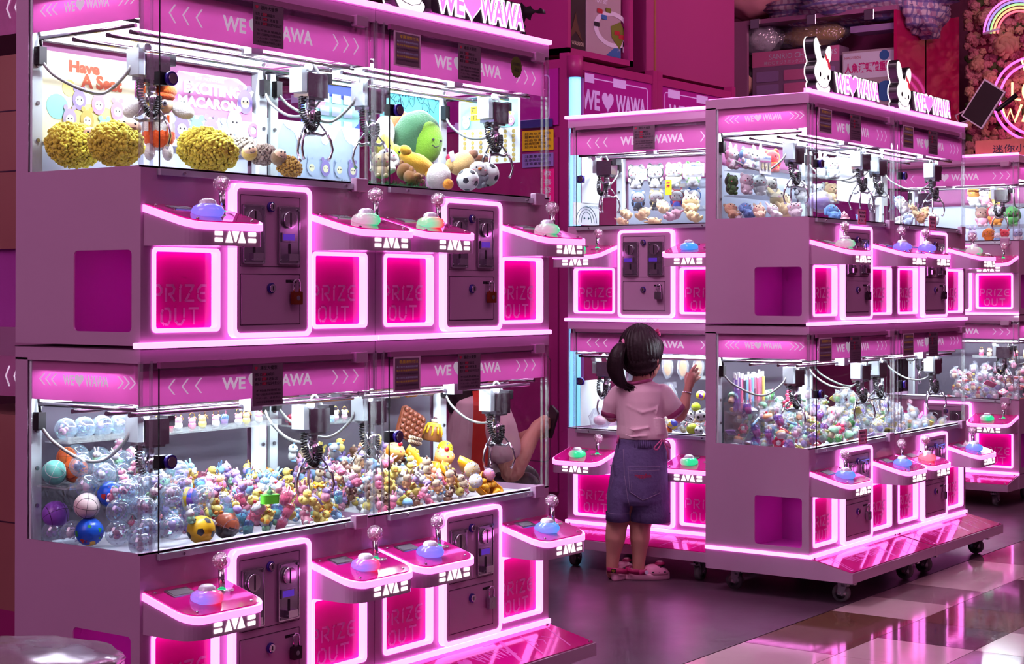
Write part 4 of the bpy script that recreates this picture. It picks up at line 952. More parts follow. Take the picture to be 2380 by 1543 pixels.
def toy(name, key, fn, loc, s, rot=(0, 0, 0), label='', cat='toy', group=None):
    if key not in TOY:
        m = M(); fn(m); TOY[key] = m.mesh(name)
    o = bpy.data.objects.new(name, TOY[key]); COL.objects.link(o); o.location = loc; o.rotation_euler = rot; o.scale = (s, s, s)
    return tag(o, label, cat, group)
CN = {(250, 170, 200): 'pink', (190, 160, 235): 'lilac', (150, 200, 245): 'sky blue', (250, 225, 120): 'yellow', (245, 240, 245): 'white', (170, 230, 190): 'mint', (250, 190, 140): 'peach', (225, 70, 110): 'raspberry', (120, 75, 60): 'brown', (90, 170, 230): 'blue',
      (120, 200, 90): 'green', (240, 150, 50): 'orange', (160, 110, 220): 'purple', (235, 205, 175): 'cream', (60, 55, 70): 'dark', (240, 120, 160): 'rose'}
IC = {v: k for k, v in CN.items()}
KIND = {'bear': (f_bear, 'bear'), 'bunny': (f_bunny, 'bunny'), 'duck': (f_duck, 'duck'), 'cup': (f_cup, 'cup charm'), 'ring': (f_ring, 'key ring charm'), 'flower': (f_flower, 'flower toy'),
        'mushroom': (f_mushroom, 'mushroom toy'), 'cake': (f_cake, 'cake toy'), 'wrapped': (f_wrap, 'bagged figure'), 'tube': (f_tube, 'sweets tube'), 'card': (f_card, 'card pack')}
class Heap:
    """drops round things onto a tray one after the other and remembers how high the heap is"""
    def __init__(s, fr, z0, prof, a0=.02, a1=.79, y0=.035, y1=.385, g=.006):
        s.fr = fr; s.z0 = z0; s.prof = prof; s.g = g; s.a0, s.a1, s.y0, s.y1 = a0, a1, y0, y1
        s.nx = int((a1-a0)/g)+1; s.ny = int((y1-y0)/g)+1; s.h = [[z0]*s.ny for _ in range(s.nx)]; s.q = random.Random(int(a0*100)+s.nx)
    def cells(s, a, y, r):
        for i in range(max(0, int((a-r-s.a0)/s.g)), min(s.nx, int((a+r-s.a0)/s.g)+2)):
            for j in range(max(0, int((y-r-s.y0)/s.g)), min(s.ny, int((y+r-s.y0)/s.g)+2)):
                dx = s.a0+i*s.g-a; dy = s.y0+j*s.g-y; d2 = dx*dx+dy*dy
                if d2 < r*r: yield i, j, math.sqrt(r*r-d2)
    def rest(s, a, y, r): return max([s.h[i][j]+c*.9 for i, j, c in s.cells(a, y, r)] or [s.z0+r])
    def fix(s, a, y, z, r):
        for i, j, c in s.cells(a, y, r): s.h[i][j] = max(s.h[i][j], z+c*.85)
    def drop(s, r, tries=26, a0=None, a1=None, y0=None, y1=None):
        best = None; A0 = (a0 if a0 is not None else s.a0)+r; A1 = (a1 if a1 is not None else s.a1)-r; Y0 = (y0 if y0 is not None else s.y0)+r; Y1 = (y1 if y1 is not None else s.y1)-r
        for _ in range(tries):
            a = s.q.uniform(A0, A1); y = s.q.uniform(Y0, Y1); z = s.rest(a, y, r); e = z-(s.z0+s.prof(a, y))
            if best is None or e < best[0]: best = (e, a, y, z)
        if best[0] > .0: return None
        _, a, y, z = best; s.fix(a, y, z, r); return a, y, z
def fill(hp, n, kinds, where, group, r0=.017, r1=.022, **kw):
    done = 0
    for i in range(n):
        k, c1, c2 = hp.q.choice(kinds); r = hp.q.uniform(r0, r1); p = hp.drop(r, **kw)
        if p is None: continue
        side = 'left' if p[0] < .28 else 'middle' if p[0] < .53 else 'right'; dep = 'front' if p[1] < .14 else 'back' if p[1] > .26 else 'centre'
        fn, nm = KIND[k]; s = r*2.0
        rot = (hp.q.uniform(-.9, .5), hp.q.uniform(-.6, .6), hp.q.uniform(-1.2, 1.2)+(-.5 if hp.fr.rz == 0 else 0)+hp.fr.rz)
        e = Euler(rot).to_matrix(); c = hp.fr.w(*p); loc = c-(e @ Vector((0, 0, .5)))*s
        col = CN[c1]
        toy(k+'_toy', (k, c1, c2), fn(c1, c2), loc, s, rot, '%s and %s %s, %s %s of the heap in %s' % (col, CN[c2], nm, dep, side, where), 'toy', '%s and %s %s in %s' % (col, CN[c2], nm, where)); done += 1
    return done
def K(k, a, b): return (k, IC[a], IC[b])
def bigball(name, key, fn, hp, u, v, y, r, label, rot=None, cat='ball', group=None, settle=False):
    p = loc_at(hp.fr, u, v, y, r); y = p[1]
    z = max(p[2], hp.z0+r) if not settle else hp.rest(p[0], y, r)
    hp.fix(p[0], y, z, r); q = hp.q
    return toy(name, key, fn, hp.fr.w(p[0], y, z), r, rot or (q.uniform(0, 3), q.uniform(0, 3), q.uniform(0, 3)), label, cat, group)
ZL = .566
# ---- nearest machine, lower cabinet: sports balls on the left, pastel charms on the right
H = Heap(FA1, ZL, lambda a, y: (.13+.10*y/.38) if a < .3 else (.10+.16*max(0, y-.03)-.10*max(0, (a-.52))))
W_ = 'the nearest machine'
low = 'ball'
for nm, key, fn, u, v, y, r, lb, *rr in [
    ('basketball', 'b_teal', b_basket((120, 215, 200), tc((245, 240, 245))), 121, 1100, .30, .030, 'teal mini basketball with white lines in the nearest lower cabinet'),
    ('basketball', 'b_or', b_basket((235, 110, 50)), 176, 1094, .33, .031, 'orange mini basketball behind the teal one in the nearest lower cabinet'),
    ('basketball', 'b_or', b_basket((235, 110, 50)), 156, 1064, .37, .025, 'orange mini basketball at the rear above the other two in the nearest lower cabinet'),
    ('basketball', 'b_pu', b_basket((160, 95, 215)), 129, 1197, .17, .0325, 'purple mini basketball in the nearest lower cabinet'),
    ('basketball', 'b_wh', b_basket((250, 225, 225)), 203, 1177, .20, .031, 'white mini basketball in the nearest lower cabinet'),
    ('toy_globe', 'b_gl', b_globe, 209, 1237, .06, .0335, 'blue world globe ball at the front of the nearest lower cabinet'),
    ('toy_globe', 'b_gl', b_globe, 257, 1150, .21, .031, 'blue world globe ball under the left claw of the nearest lower cabinet'),
    ('soccer_ball', 'b_so', b_soccer((245, 190, 30)), 468, 1232, .055, .034, 'yellow toy soccer ball with black patches in the nearest lower cabinet'),
    ('basketball', 'b_bo', b_basket((190, 100, 70), 'print_grey', (50, 40, 48)), 527, 1222, .075, .032, 'brown and black mini basketball beside the yellow soccer ball', (.35, .3, 0)),
    ('basketball', 'b_or', b_basket((235, 110, 50)), 400, 1142, .17, .028, 'orange mini basketball right of the corner posts in the nearest lower cabinet'),
    ('volleyball', 'b_vo', b_volley((160, 95, 215), (245, 200, 40), (60, 80, 200)), 436, 1160, .14, .029, 'purple and yellow mini volleyball in the nearest lower cabinet')]:
    bigball(nm, key, fn, H, u, v, y, r, lb, *rr)
_z = loc_at(FA1, 121, 1100, .30, .030)[2]-.031; part('acrylic_shelf', 'balls_ledge', lambda m: (m.box(.02, .24, .27, .388, _z-.004, _z, 'acrylic'), m.box(.02, .24, .268, .271, _z-.004, _z+.012, 'acrylic')), A1)
for i, (u, v, y) in enumerate([(226, 1100, .31), (285, 1075, .33), (180, 1062, .37), (232, 1068, .37), (400, 1175, .10), (508, 1170, .14), (277, 1190, .11), (170, 1240, .12), (275, 1240, .05), (340, 1230, .045), (400, 1225, .05), (450, 1200, .09), (345, 1180, .10), (300, 1130, .24), (120, 1245, .17), (330, 1270, .035)]):
    bigball('clear_ball', ('b_cl', i % 4), b_clear([(250, 180, 210), (170, 200, 250), (200, 170, 240), (250, 240, 245)][i % 4], i % 4), H, u, v, y, .030, 'clear shimmering ball in the heap of the nearest lower cabinet', group='clear balls in the nearest lower cabinet')
PAST = [K('bear', 'pink', 'white'), K('bear', 'lilac', 'pink'), K('bear', 'sky blue', 'white'), K('ring', 'pink', 'lilac'), K('ring', 'lilac', 'yellow'), K('ring', 'sky blue', 'pink'), K('cup', 'pink', 'rose'), K('cup', 'sky blue', 'mint'), K('flower', 'yellow', 'orange'),
        K('bunny', 'pink', 'rose'), K('bunny', 'sky blue', 'white'), K('bunny', 'white', 'mint'), K('duck', 'yellow', 'orange'), K('ring', 'rose', 'peach'), K('cake', 'pink', 'white'), K('bear', 'yellow', 'orange')]
n = fill(H, 240, PAST, W_, None, .020, .026, a0=.27)
for i in range(26):
    p = H.drop(.028, a1=.30)
    if p: toy('clear_ball', ('b_cl', i % 4), None, FA1.w(*p), .028, (i, i*2, i*3), 'clear shimmering ball in the heap of the nearest lower cabinet', 'ball', 'clear balls in the nearest lower cabinet')
n2 = fill(H, 12, [K('bunny', 'white', 'mint'), K('bear', 'pink', 'white')], W_, None, .018, .022, a1=.28)
p = loc_at(FA1, 628, 1205, .045); toy('music_box', 'gbox', lambda m: (m.prism(rrect(-.5, .5, -.3, .3, .15), 0, .5, tc((110, 225, 60)), 'xy'), m.lathe([(.3, .5), (.34, .7), (.3, .95), (.15, 1.12), (0, 1.15)], 'clear_ball', 16), m.ball((0, 0, .62), (.18, .16, .14), tc((60, 170, 60)), 9, 6), m.cyl((0, 0, .6), (0, 0, .95), .06, tc((60, 170, 60)), 8)), FA1.w(p[0], p[1], max(H.rest(p[0], p[1], .02)-.02, ZL)), .045, (0, 0, -.4), 'bright green toy with a clear dome at the front of the nearest lower cabinet')
p = loc_at(FA1, 740, 1187, .06); toy('cross_charm', 'ycross', lambda m: (m.cyl((-.5, 0, .1), (.5, 0, .3), .11, tc((245, 180, 40)), 10), m.cyl((-.1, -.4, .2), (.1, .4, .2), .11, tc((245, 180, 40)), 10)), FA1.w(p[0], p[1], H.rest(p[0], p[1], .02)-.012), .04, (.3, 0, .3), 'yellow cross shaped charm near the right end of the heap')
def shelf(fr, a0, a1, y0, y1, z, name='acrylic_shelf', root=None):
    o = part(name, ('shelf', a0, a1, y0, y1, z), lambda m: (m.box(a0, a1, y0, y1, z-.004, z, 'acrylic'), m.box(a0, a1, y0, y0+.003, z, z+.012, 'acrylic')), root); return o
def shelfrow(fr, root, a0, a1, y0, y1, z, kinds, r, where, n=1):
    shelf(fr, a0, a1, y0, y1, z, root=root); q = random.Random(int(a0*1000+z*100)); a = a0+r
    y = (y0+y1)/2
    while a < a1-r*.8:
        k, c1, c2 = q.choice(kinds); fn, nm = KIND[k]; s = r*2*q.uniform(.9, 1.05)
        toy(k+'_toy', (k, c1, c2), fn(c1, c2), fr.w(a, y+q.uniform(-.01, .01), z), s, (0, 0, q.uniform(-.6, .3)+fr.rz-(.5 if fr.rz == 0 else 0)), '%s and %s %s on %s' % (CN[c1], CN[c2], nm, where), 'toy', '%s and %s %s on %s' % (CN[c1], CN[c2], nm, where)); a += r*1.85
sh1 = 'the clear shelf of the nearest lower cabinet'
shelfrow(FA1, A1, .33, .77, .30, .38, .815, [K('cup', 'sky blue', 'rose'), K('ring', 'rose', 'pink'), K('ring', 'yellow', 'peach'), K('cup', 'pink', 'raspberry'), K('ring', 'white', 'pink')], .022, sh1)
shelf(FA1, .04, .33, .30, .385, .815, root=A1)
for i in range(5):
    toy('clear_ball', ('b_cl', i % 4), None, FA1.w(.07+i*.056, .345, .815+.028), .0275, (i, 1, 0), 'clear shimmering ball on the shelf of the nearest lower cabinet', 'ball', 'clear balls on the shelf')
shelfrow(FA2, A2, .04, .30, .32, .385, .80, [K('ring', 'pink', 'white'), K('cup', 'raspberry', 'rose'), K('bunny', 'white', 'sky blue'), K('ring', 'white', 'rose')], .020, 'the clear shelf of the cake toy cabinet')
# ---- cake toy machine, lower cabinet
H = Heap(FA2, ZL, lambda a, y: (.12+.13*y/.38)*(1 if a < .40 else max(.25, 1-(a-.40)*2.2)))
def pop(name, key, fn, hp, u, v, y, s, rot, label, dz=0, cat='toy', r=None):
    r = r or s*.4; p = loc_at(hp.fr, u, v, y, s*.5); y = p[1]; z = max(p[2], hp.z0+r*.6); hp.fix(p[0], y, z, r); e = Euler(rot).to_matrix()
    return toy(name, key, fn, hp.fr.w(p[0], y, z+dz)-(e @ Vector((0, 0, .45)))*s, s, rot, label, cat)
def tray(col, food):
    def f(m):
        m.loft([rr3(rrect(-.40, .40, -.5, .5, .1), .0), rr3(rrect(-.5, .5, -.6, .6, .12), .3), rr3(rrect(-.44, .44, -.54, .54, .1), .3), rr3(rrect(-.36, .36, -.46, .46, .1), .06)], tc(col)); q = random.Random(col[1])
        for i in range(16): m.ball((q.uniform(-.3, .3), q.uniform(-.4, .4), .2+q.uniform(0, .1)), q.uniform(.10, .15), tc(q.choice(food)), 8, 6)
    return f
def rr3(p, z): return [(x, y, z) for x, y in p]
OR = (250, 165, 20)
for nm, key, fn, u, v, y, s, rot, lb in [
    ('food_tray', 'tr1', tray(OR, [(245, 180, 60), (250, 220, 130)]), 985, 1060, .22, .085, (.9, .2, .7), 'long orange toy food tray standing on edge near the back of the cake toys'),
    ('food_tray', 'tr2', tray(OR, [(235, 150, 120), (245, 225, 200)]), 1010, 1085, .16, .085, (.5, .1, -.4), 'orange toy tray with an ice lolly, middle of the cake toys'),
    ('food_tray', 'tr3', tray(OR, [(240, 190, 60), (245, 240, 225), (90, 40, 40)]), 1065, 1095, .11, .075, (.7, .5, .1), 'orange toy tray filled with fruit pieces and pudding'),
    ('food_tray', 'tr4', tray(OR, [(110, 60, 40), (235, 210, 170)]), 1098, 1078, .13, .060, (.4, .9, .2), 'small orange toy tray with chocolate bits'),
    ('food_tray', 'tr5', tray(OR, [(245, 170, 20)]), 1150, 1130, .05, .080, (.9, -.6, .5), 'orange toy box lying at the right end of the cake toys')]:
    pop(nm, key, fn, H, u, v, y, s, rot, lb)
fruit = f_cake((235, 150, 40), (250, 190, 110))
pop('fruit_tart', 'tart', fruit, H, 1036, 1053, .20, .085, (.5, 0, -.3), 'orange toy tart with berries among the cake toys'); pop('fruit_tart', 'tart', fruit, H, 925, 1040, .25, .08, (.7, .1, 0), 'orange toy tart with red berries behind the corner posts')
for i, (u, v, y, r, c, lb) in enumerate([(1035, 1042, .27, .024, (250, 230, 40), 'bright yellow crackled ball behind the toy tarts'), (1106, 1118, .07, .021, (250, 235, 235), 'white ball with sugar sprinkles in front of the trays'), (1137, 1103, .08, .019, (245, 150, 190), 'pink ball with sugar sprinkles beside the orange box'), (1098, 1092, .10, .024, (240, 215, 175), 'cream toy bun with a chocolate cookie')]):
    def f(m, c=c):
        m.ball((0, 0, 0), 1, tc(c), 16, 10); q = random.Random(1)
        for _ in range(60):
            n_ = Vector((q.gauss(0, 1), q.gauss(0, 1), q.gauss(0, 1))).normalized(); m.ball(n_, (.07, .07, .07), tc(q.choice([(230, 60, 90), (80, 120, 220), (245, 200, 60), (240, 240, 240)])), 5, 4)
    bigball('candy_ball', 'cb%d' % i, f, H, u, v, y, r, lb, (0, 0, 0), 'toy')
def waffle(m):
    m.prism(rrect(-.5, .5, -.5, .5, .12), -.05, .05, tc((120, 62, 40)))
    for i in range(5):
        for j in range(5): m.ball((-.38+i*.19, -.07, -.38+j*.19), (.085, .06, .085), tc((120, 62, 40)), 9, 6)
p = loc_at(FA2, 955, 990, .34); toy('bubble_waffle', 'waf', waffle, FA2.w(*p), .10, (-.2, .5, -.2), 'brown chocolate bubble waffle hanging at the back of the cake toy cabinet')
def pudding(m):
    pr = [(0, 0), (.42, 0), (.46, .05), (.30, .62), (.24, .70), (0, .72)]
    m.lathe(pr, tc((140, 85, 45)), 20)
    for i in range(10):
        a = i*PI/5; m.ring([(.40*math.cos(a), .40*math.sin(a), .22+.1*(i % 2)), (.31*math.cos(a), .31*math.sin(a), .62)], .05, 6, tc((245, 190, 30)))
    m.lathe([(.33, .62), (.28, .74), (0, .78)], tc((245, 190, 30)), 18); m.ball((0, 0, .84), (.17, .17, .10), tc((250, 245, 240)), 10, 6); m.ball((0, 0, .93), .09, tc((70, 40, 45)), 9, 6)
p = loc_at(FA2, 1003, 1025, .33); toy('toy_pudding', 'pud', pudding, FA2.w(*p), .075, (.1, .15, 0), 'ribbed brown toy pudding with yellow glaze at the back of the cake toy cabinet')
def wafers(m):
    for z in (0, .22): m.cyl((-.5, 0, z), (.5, 0, z), .1, tc((245, 225, 190)), 10); [m.torus((-.42+i*.14, 0, z), .1, .018, tc((90, 45, 40)), 'x', 10, 4) for i in range(7)]
p = loc_at(FA2, 965, 1028, .30); toy('wafer_rolls', 'wafr', wafers, FA2.w(*p), .055, (0, .25, 0), 'striped toy wafer rolls beside the toy pudding')
shelf(FA2, .33, .62, .30, .385, .865, root=A2)
for i, (u, lb, cl, fd) in enumerate([(905, 'white toy dish with green beans on the top shelf', (245, 245, 240), [(60, 150, 90), (240, 240, 235)]), (945, 'orange toy dish with yellow mango cubes on the top shelf', OR, [(250, 190, 50)]), (985, 'white toy dish with grapes on the top shelf', (245, 245, 240), [(150, 170, 70), (120, 80, 130), (240, 240, 220)])]):
    p = loc_at(FA2, u, 915, .345); toy('food_dish', 'fd%d' % i, tray(cl, fd), FA2.w(p[0], .345, .867), .055, (.45, 0, -.2), lb)
CAKE = [K('bunny', 'white', 'lilac'), K('bunny', 'pink', 'rose'), K('bear', 'white', 'sky blue'), K('duck', 'yellow', 'orange'), K('bear', 'brown', 'cream'), K('bunny', 'lilac', 'pink'), K('bunny', 'cream', 'peach'), K('mushroom', 'sky blue', 'white'), K('bear', 'cream', 'brown'), K('bunny', 'yellow', 'white')]
fill(H, 200, CAKE, 'the cake toy cabinet', None, .020, .026)
# ---- first wheeled machine (C1) lower: pens, bagged capsules
H = Heap(FC1, ZL, lambda a, y: .13+.17*y/.38-.03*a)
C_ = 'the bare sided machine'
pr_ = part('pen_rack', 'penrack', lambda m: (m.box(.03, .30, .30, .38, .566, .74, 'acrylic'), m.box(.03, .30, .30, .38, .70, .704, 'acrylic')), C1)
pc = ['pink', 'lilac', 'white', 'rose', 'yellow', 'sky blue', 'dark']
def pen(c):
    def f(m): m.cyl((0, 0, 0), (0, 0, .86), .045, tc(IC[c], 'c' if c in ('pink', 'lilac') else 'v'), 8); m.cyl((0, 0, .86), (0, 0, 1), .03, tc((245, 240, 245)), 8); m.box(.035, .06, -.012, .012, .55, .85, tc((245, 240, 245)))
    return f
q = random.Random(8)
for i in range(22):
    c = q.choice(pc); toy('pen', 'pen'+c, pen(c), FC1.w(.045+i*.0115, .335+.012*(i % 2), .705), .15*q.uniform(.93, 1.05), (0, 0, q.uniform(0, 6)), '%s pen standing in the clear rack of the bare sided machine' % c, 'pen', c+' pens in the clear rack')
BAG = [K('wrapped', 'pink', 'cream'), K('wrapped', 'mint', 'yellow'), K('wrapped', 'lilac', 'peach'), K('tube', 'yellow', 'mint'), K('tube', 'sky blue', 'white'), K('mushroom', 'mint', 'cream'), K('cup', 'mint', 'green'), K('wrapped', 'orange', 'cream'), K('flower', 'raspberry', 'white'), K('cup', 'lilac', 'rose'), K('cake', 'white', 'peach'), K('card', 'lilac', 'white'), K('tube', 'rose', 'yellow')]
fill(H, 200, BAG, C_, None, .023, .031)
H = Heap(FC2, ZL, lambda a, y: (.11+.16*y/.38)*(1-.45*a))
BAG2 = [K('wrapped', 'sky blue', 'peach'), K('wrapped', 'yellow', 'cream'), K('wrapped', 'green', 'orange'), K('card', 'blue', 'yellow'), K('card', 'yellow', 'white'), K('wrapped', 'purple', 'peach'), K('wrapped', 'white', 'orange')]
fill(H, 110, BAG2, 'the end wheeled machine', None, .025, .034)
# ---- machine the girl plays at, lower
H = Heap(FB, ZL, lambda a, y: .05+.20*max(0, a-.15)*(.4+y/.38))
for i, (nm, key, fn, u, v, y, r, lb) in enumerate([
    ('tennis_ball', 'tn', lambda m: (m.ball((0, 0, 0), 1, tc((205, 225, 50)), 16, 10), great(m, (1, .4, 0), mat=tc((245, 245, 220)))), 1609, 996, .05, .024, 'yellow green tennis ball at the front of the sports toys'),
    ('soccer_ball', 'bsw', b_soccer((245, 245, 250)), 1628, 965, .08, .024, 'white and black soccer ball by the edge of the bare sided machine'),
    ('soccer_ball', 'bsw', None, 1603, 968, .12, .022, 'white and black soccer ball beside the tennis racket'),
    ('volleyball', 'bv2', b_volley((245, 215, 60), (60, 60, 170), (250, 245, 240)), 1563, 985, .07, .024, 'yellow and blue volleyball low in the sports toys'),
    ('volleyball', 'bv3', b_volley((140, 60, 190), (250, 215, 60), (245, 245, 240)), 1630, 918, .16, .022, 'purple and yellow volleyball high in the sports toys'),
    ('soccer_ball', 'bsw', None, 1625, 1000, .05, .020, 'white and black soccer ball low at the front of the sports toys'),
    ('basketball', 'b_or', None, 1552, 1000, .06, .020, 'orange basketball under the girl\'s sleeve among the sports toys'),
    ('tennis_ball', 'tn', None, 1618, 945, .13, .020, 'yellow green tennis ball half way up the sports toys')]):
    bigball(nm, key, fn, H, u, v, y, r, lb)
p = loc_at(FB, 1600, 975, .07); toy('toy_racket', 'rack', lambda m: (m.torus((0, 0, 0), .5, .04, tc((230, 225, 235)), 'z', 24, 6), m.cyl((0, -.5, 0), (0, -1.1, 0), .05, tc((210, 40, 70)), 8), [m.cyl((-.45+i*.15, -.25, 0), (-.45+i*.15, .25, 0), .012, 'print_white', 5) for i in range(7)]), FB.w(*p), .05, (.4, .2, -1.2), 'small toy tennis racket lying on the sports balls')
SPORT = [K('wrapped', 'yellow', 'cream'), K('wrapped', 'peach', 'orange'), K('card', 'raspberry', 'yellow'), K('cake', 'peach', 'cream'), K('wrapped', 'rose', 'white')]
fill(H, 60, SPORT, 'the girl\'s machine', None, .026, .034)
def bun(m):
    m.ball((0, 0, .5), (.20, .18, .46), tc((235, 165, 70)), 14, 10); m.ball((0, 0, .5), (.32, .24, .60), 'bag', 16, 12, fn=lambda p: 1+.12*math.sin(8*p.z+3*p.x)*math.sin(7*p.x)); m.box(-.3, .3, .1, .13, .95, 1.2, 'bag')
shelf(FB, .45, .78, .26, .385, .80, root=B1)
for i, (u, lb) in enumerate([(1553, 'left'), (1587, 'middle'), (1620, 'right')]):
    p = loc_at(FB, u, 835, .30); toy('bread_roll', 'bun', bun, FB.w(p[0], .30, .80), .085, (.1, .1*i, -PI/2), 'bagged golden bread roll on the upper clear shelf, %s one of the three' % lb, 'toy bread')
p = loc_at(FB, 1564, 925, .22); toy('bread_roll', 'bun', bun, FB.w(p[0], .22, p[2]-.05), .10, (.1, -.1, -PI/2), 'bagged golden bread roll standing on the heap beside the girl', 'toy bread')
p = loc_at(FB, 1395, 960, .09, .055); hp_c = FB.w(p[0], p[1], ZL+.045)
toy('bagged_toy', 'bt1', lambda m: (m.ball((0, 0, 0), (.6, .5, .4), tc((245, 150, 190)), 12, 8), m.ball((.2, -.3, .2), (.35, .2, .3), tc((235, 200, 140)), 10, 7), m.ball((0, 0, .1), (1, .8, .9), 'bag', 18, 12, fn=lambda p: 1+.15*math.sin(7*p.x)*math.sin(6*p.z))), hp_c, .055, (0, 0, 0), 'bagged pink and tan toy below the claw, left of the girl', 'toy')
# ---- farthest machine, lower
H = Heap(FD, ZL, lambda a, y: .15+.10*y/.38)
fill(H, 80, [K('wrapped', 'pink', 'white'), K('wrapped', 'lilac', 'cream'), K('card', 'rose', 'white'), K('wrapped', 'peach', 'raspberry'), K('tube', 'rose', 'yellow'), K('ring', 'pink', 'white')], 'the farthest lower cabinet', None, .028, .036, a0=.35)
shelfrow(FD, D1, .45, .78, .26, .38, .80, [K('bear', 'brown', 'cream'), K('bunny', 'white', 'peach'), K('ring', 'raspberry', 'pink'), K('bear', 'cream', 'brown')], .028, 'the shelf of the farthest lower cabinet')
# ------------------------------------------------------------------ plush toys of the upper cabinets
def vface(fr): return -.75 if fr.rz == 0 else .5
def plush(fr, u, v, y, s, c, label, ears='bear', c2=None, lie=0, turn=0, hood=None, extra=None, cat='plush toy', dz=0, z=None, blush=True, group=None):
    """a soft toy s metres tall: round body and head, ears, face; lie tips it back"""
    c2 = c2 or c; a = tc(c, 'p'); b = tc(c2, 'p')
    key = ('plush', c, c2, ears, hood, blush)
    if key not in TOY:
        m = M()
        m.ball((0, 0, .26), (.27, .24, .27), b, 16, 11); m.ball((0, -.01, .66), (.33, .28, .30), a, 18, 13)
        for k in (-1, 1):
            m.ball((k*.25, -.07, .33), (.08, .10, .15), b, 10, 7, rot=(.3, k*.5, 0)); m.ball((k*.15, -.15, .07), (.10, .15, .09), b, 10, 7)
            if ears == 'bear': m.ball((k*.24, 0, .90), (.11, .07, .11), a, 10, 7)
            if ears == 'bunny': m.ball((k*.14, .02, 1.05), (.085, .06, .24), a, 10, 8, rot=(0, k*.2, 0))
            if ears == 'cat': m.loft([[(k*.20+.11*math.cos(t*PI/3), .07*math.sin(t*PI/3), .84) for t in range(6)], [(k*.27+.01*math.cos(t*PI/3), .01*math.sin(t*PI/3), 1.03) for t in range(6)]], a)
            if ears == 'drop': m.ball((k*.32, .02, .60), (.09, .13, .24), b, 10, 8, rot=(0, -k*.2, 0))
        TOY[key] = m.mesh('plush_toy')
        m = M(); eyes(m, (0, -.01, .66), .30, .38, .05, r=.10)
        m.ball((0, -.285, .60), .022, tc((120, 60, 60)), 7, 4); m.ring([(-.05, -.272, .56), (-.025, -.285, .54), (0, -.288, .56), (.025, -.285, .54), (.05, -.272, .56)], .008, 5, 'print_black')
        if blush:
            for k in (-1, 1): m.ball((k*.19, -.222, .585), (.05, .02, .035), tc((245, 140, 160)), 8, 5)
        TOY[key+('f',)] = m.mesh('face')
        if hood:
            m = M(); m.ball((0, .045, .68), (.37, .29, .335), tc(hood, 'p'), 18, 13, fn=lambda p: 1 if p.y > -.35 else .93); m.ball((0, .02, .28), (.30, .25, .27), tc(hood, 'p'), 14, 9)
            for k in (-1, 1): m.ball((k*.22, .03, .97), (.10, .06, .10), tc(hood, 'p'), 8, 6)
            TOY[key+('h',)] = m.mesh('hood')
    p = loc_at(fr, u, v, y, s*.36); y = p[1]; z0 = (p[2]-s*.5+dz) if z is None else z
    rot = Euler((-lie, turn*.6, vface(fr)+turn+fr.rz)); e = rot.to_matrix()
    c_ = fr.w(p[0], y, z0+s*.5); o = bpy.data.objects.new('plush_toy', TOY[key]); COL.objects.link(o); o.location = c_-(e @ Vector((0, 0, .5)))*s; o.rotation_euler = rot; o.scale = (s, s, s)
    tag(o, label, cat, group); f = link('face', TOY[key+('f',)], o)
    if hood: link('hood', TOY[key+('h',)], o)
    if extra: extra(o)
    return o
def blob(name, fr, u, v, y, r, mat, label, cat='plush toy', rot=(0, 0, 0), amp=0, seed=1, parts=(), n=24, k=16, fn=None, zmin=None):
    q = random.Random(seed); ph = q.uniform(0, 6); m = M()
    m.ball((0, 0, 0), r, mat, n, k, fn=fn or (lambda p: 1+amp*math.sin(6*p.x+ph)*math.sin(7*p.z+ph)))
    p = loc_at(fr, u, v, y, max(r)*.75); y = p[1]; z = p[2] if zmin is None else max(p[2], zmin)
    o = link(name, m.mesh(name), None, fr.w(p[0], y, z)); o.rotation_euler = (rot[0], rot[1], rot[2]+fr.rz); tag(o, label, cat)
    for nm, f in parts: part(nm, (label, nm), f, o)
    return o
# curly yellow plush toys: a round fleece body of many small curls around a smooth face
mk('curl', (255, 240, 80), .8, sheen=.3, noise=.06, nscale=60); mk('doll_skin', (240, 195, 165), .5)
def curly(n, r, seed, mat='curl', cs=.0062):
    def f(m):
        q = random.Random(seed); m.ball((0, 0, 0), [x*.93 for x in r], mat, 20, 14)
        for i in range(n):
            t = (i+.5)/n; ph = i*2.39996; z = 1-2*t; w_ = math.sqrt(1-z*z); d = Vector((w_*math.cos(ph), w_*math.sin(ph), z))
            c = Vector((d.x*r[0], d.y*r[1], d.z*r[2]))*q.uniform(.93, 1.06); x = Vector((q.gauss(0, 1), q.gauss(0, 1), q.gauss(0, 1))).normalized(); y_ = x.orthogonal().normalized(); s = cs*q.uniform(.8, 1.4)
            m.ball(c, (s*1.25, s*.8, s*.9), mat, 6, 4, rot=(q.uniform(0, 3), q.uniform(0, 3), 0))
    return f
def curlyplush(u, v, y, r, label, seed, face, rot):
    p = loc_at(FA1, u, v, y, .060); p = (p[0], p[1], max(p[2], Z2+.046)); m = M(); curly(650, r, seed, cs=.0052)(m)
    o = link('curly_plush', m.mesh('curly_plush'), None, FA1.w(*p)); o.rotation_euler = rot; tag(o, label, 'plush toy')
    fx, fy, fz, fr_ = face
    part('face', ('cface', seed), lambda m: (m.ball((fx, fy, fz), (fr_*1.25, fr_*.6, fr_*.8), 'doll_skin', 16, 10), m.ring([(fx-fr_*.6, fy-fr_*.52, fz-fr_*.2), (fx, fy-fr_*.62, fz-fr_*.35), (fx+fr_*.6, fy-fr_*.52, fz-fr_*.2)], fr_*.05, 5, tc((120, 50, 40))), [m.ball((fx+k*fr_*.5, fy-fr_*.50, fz+fr_*.15), fr_*.13, 'print_black', 7, 5) for k in (-1, 1)]), o, label='smooth peach face')
    return o
Z2 = 1.446
curlyplush(165, 338, .24, (.062, .055, .050), 'yellow curly plush lying on its side at the far left of the nearest upper cabinet', 1, (.035, -.035, .030, .022), (0, .2, -.6))
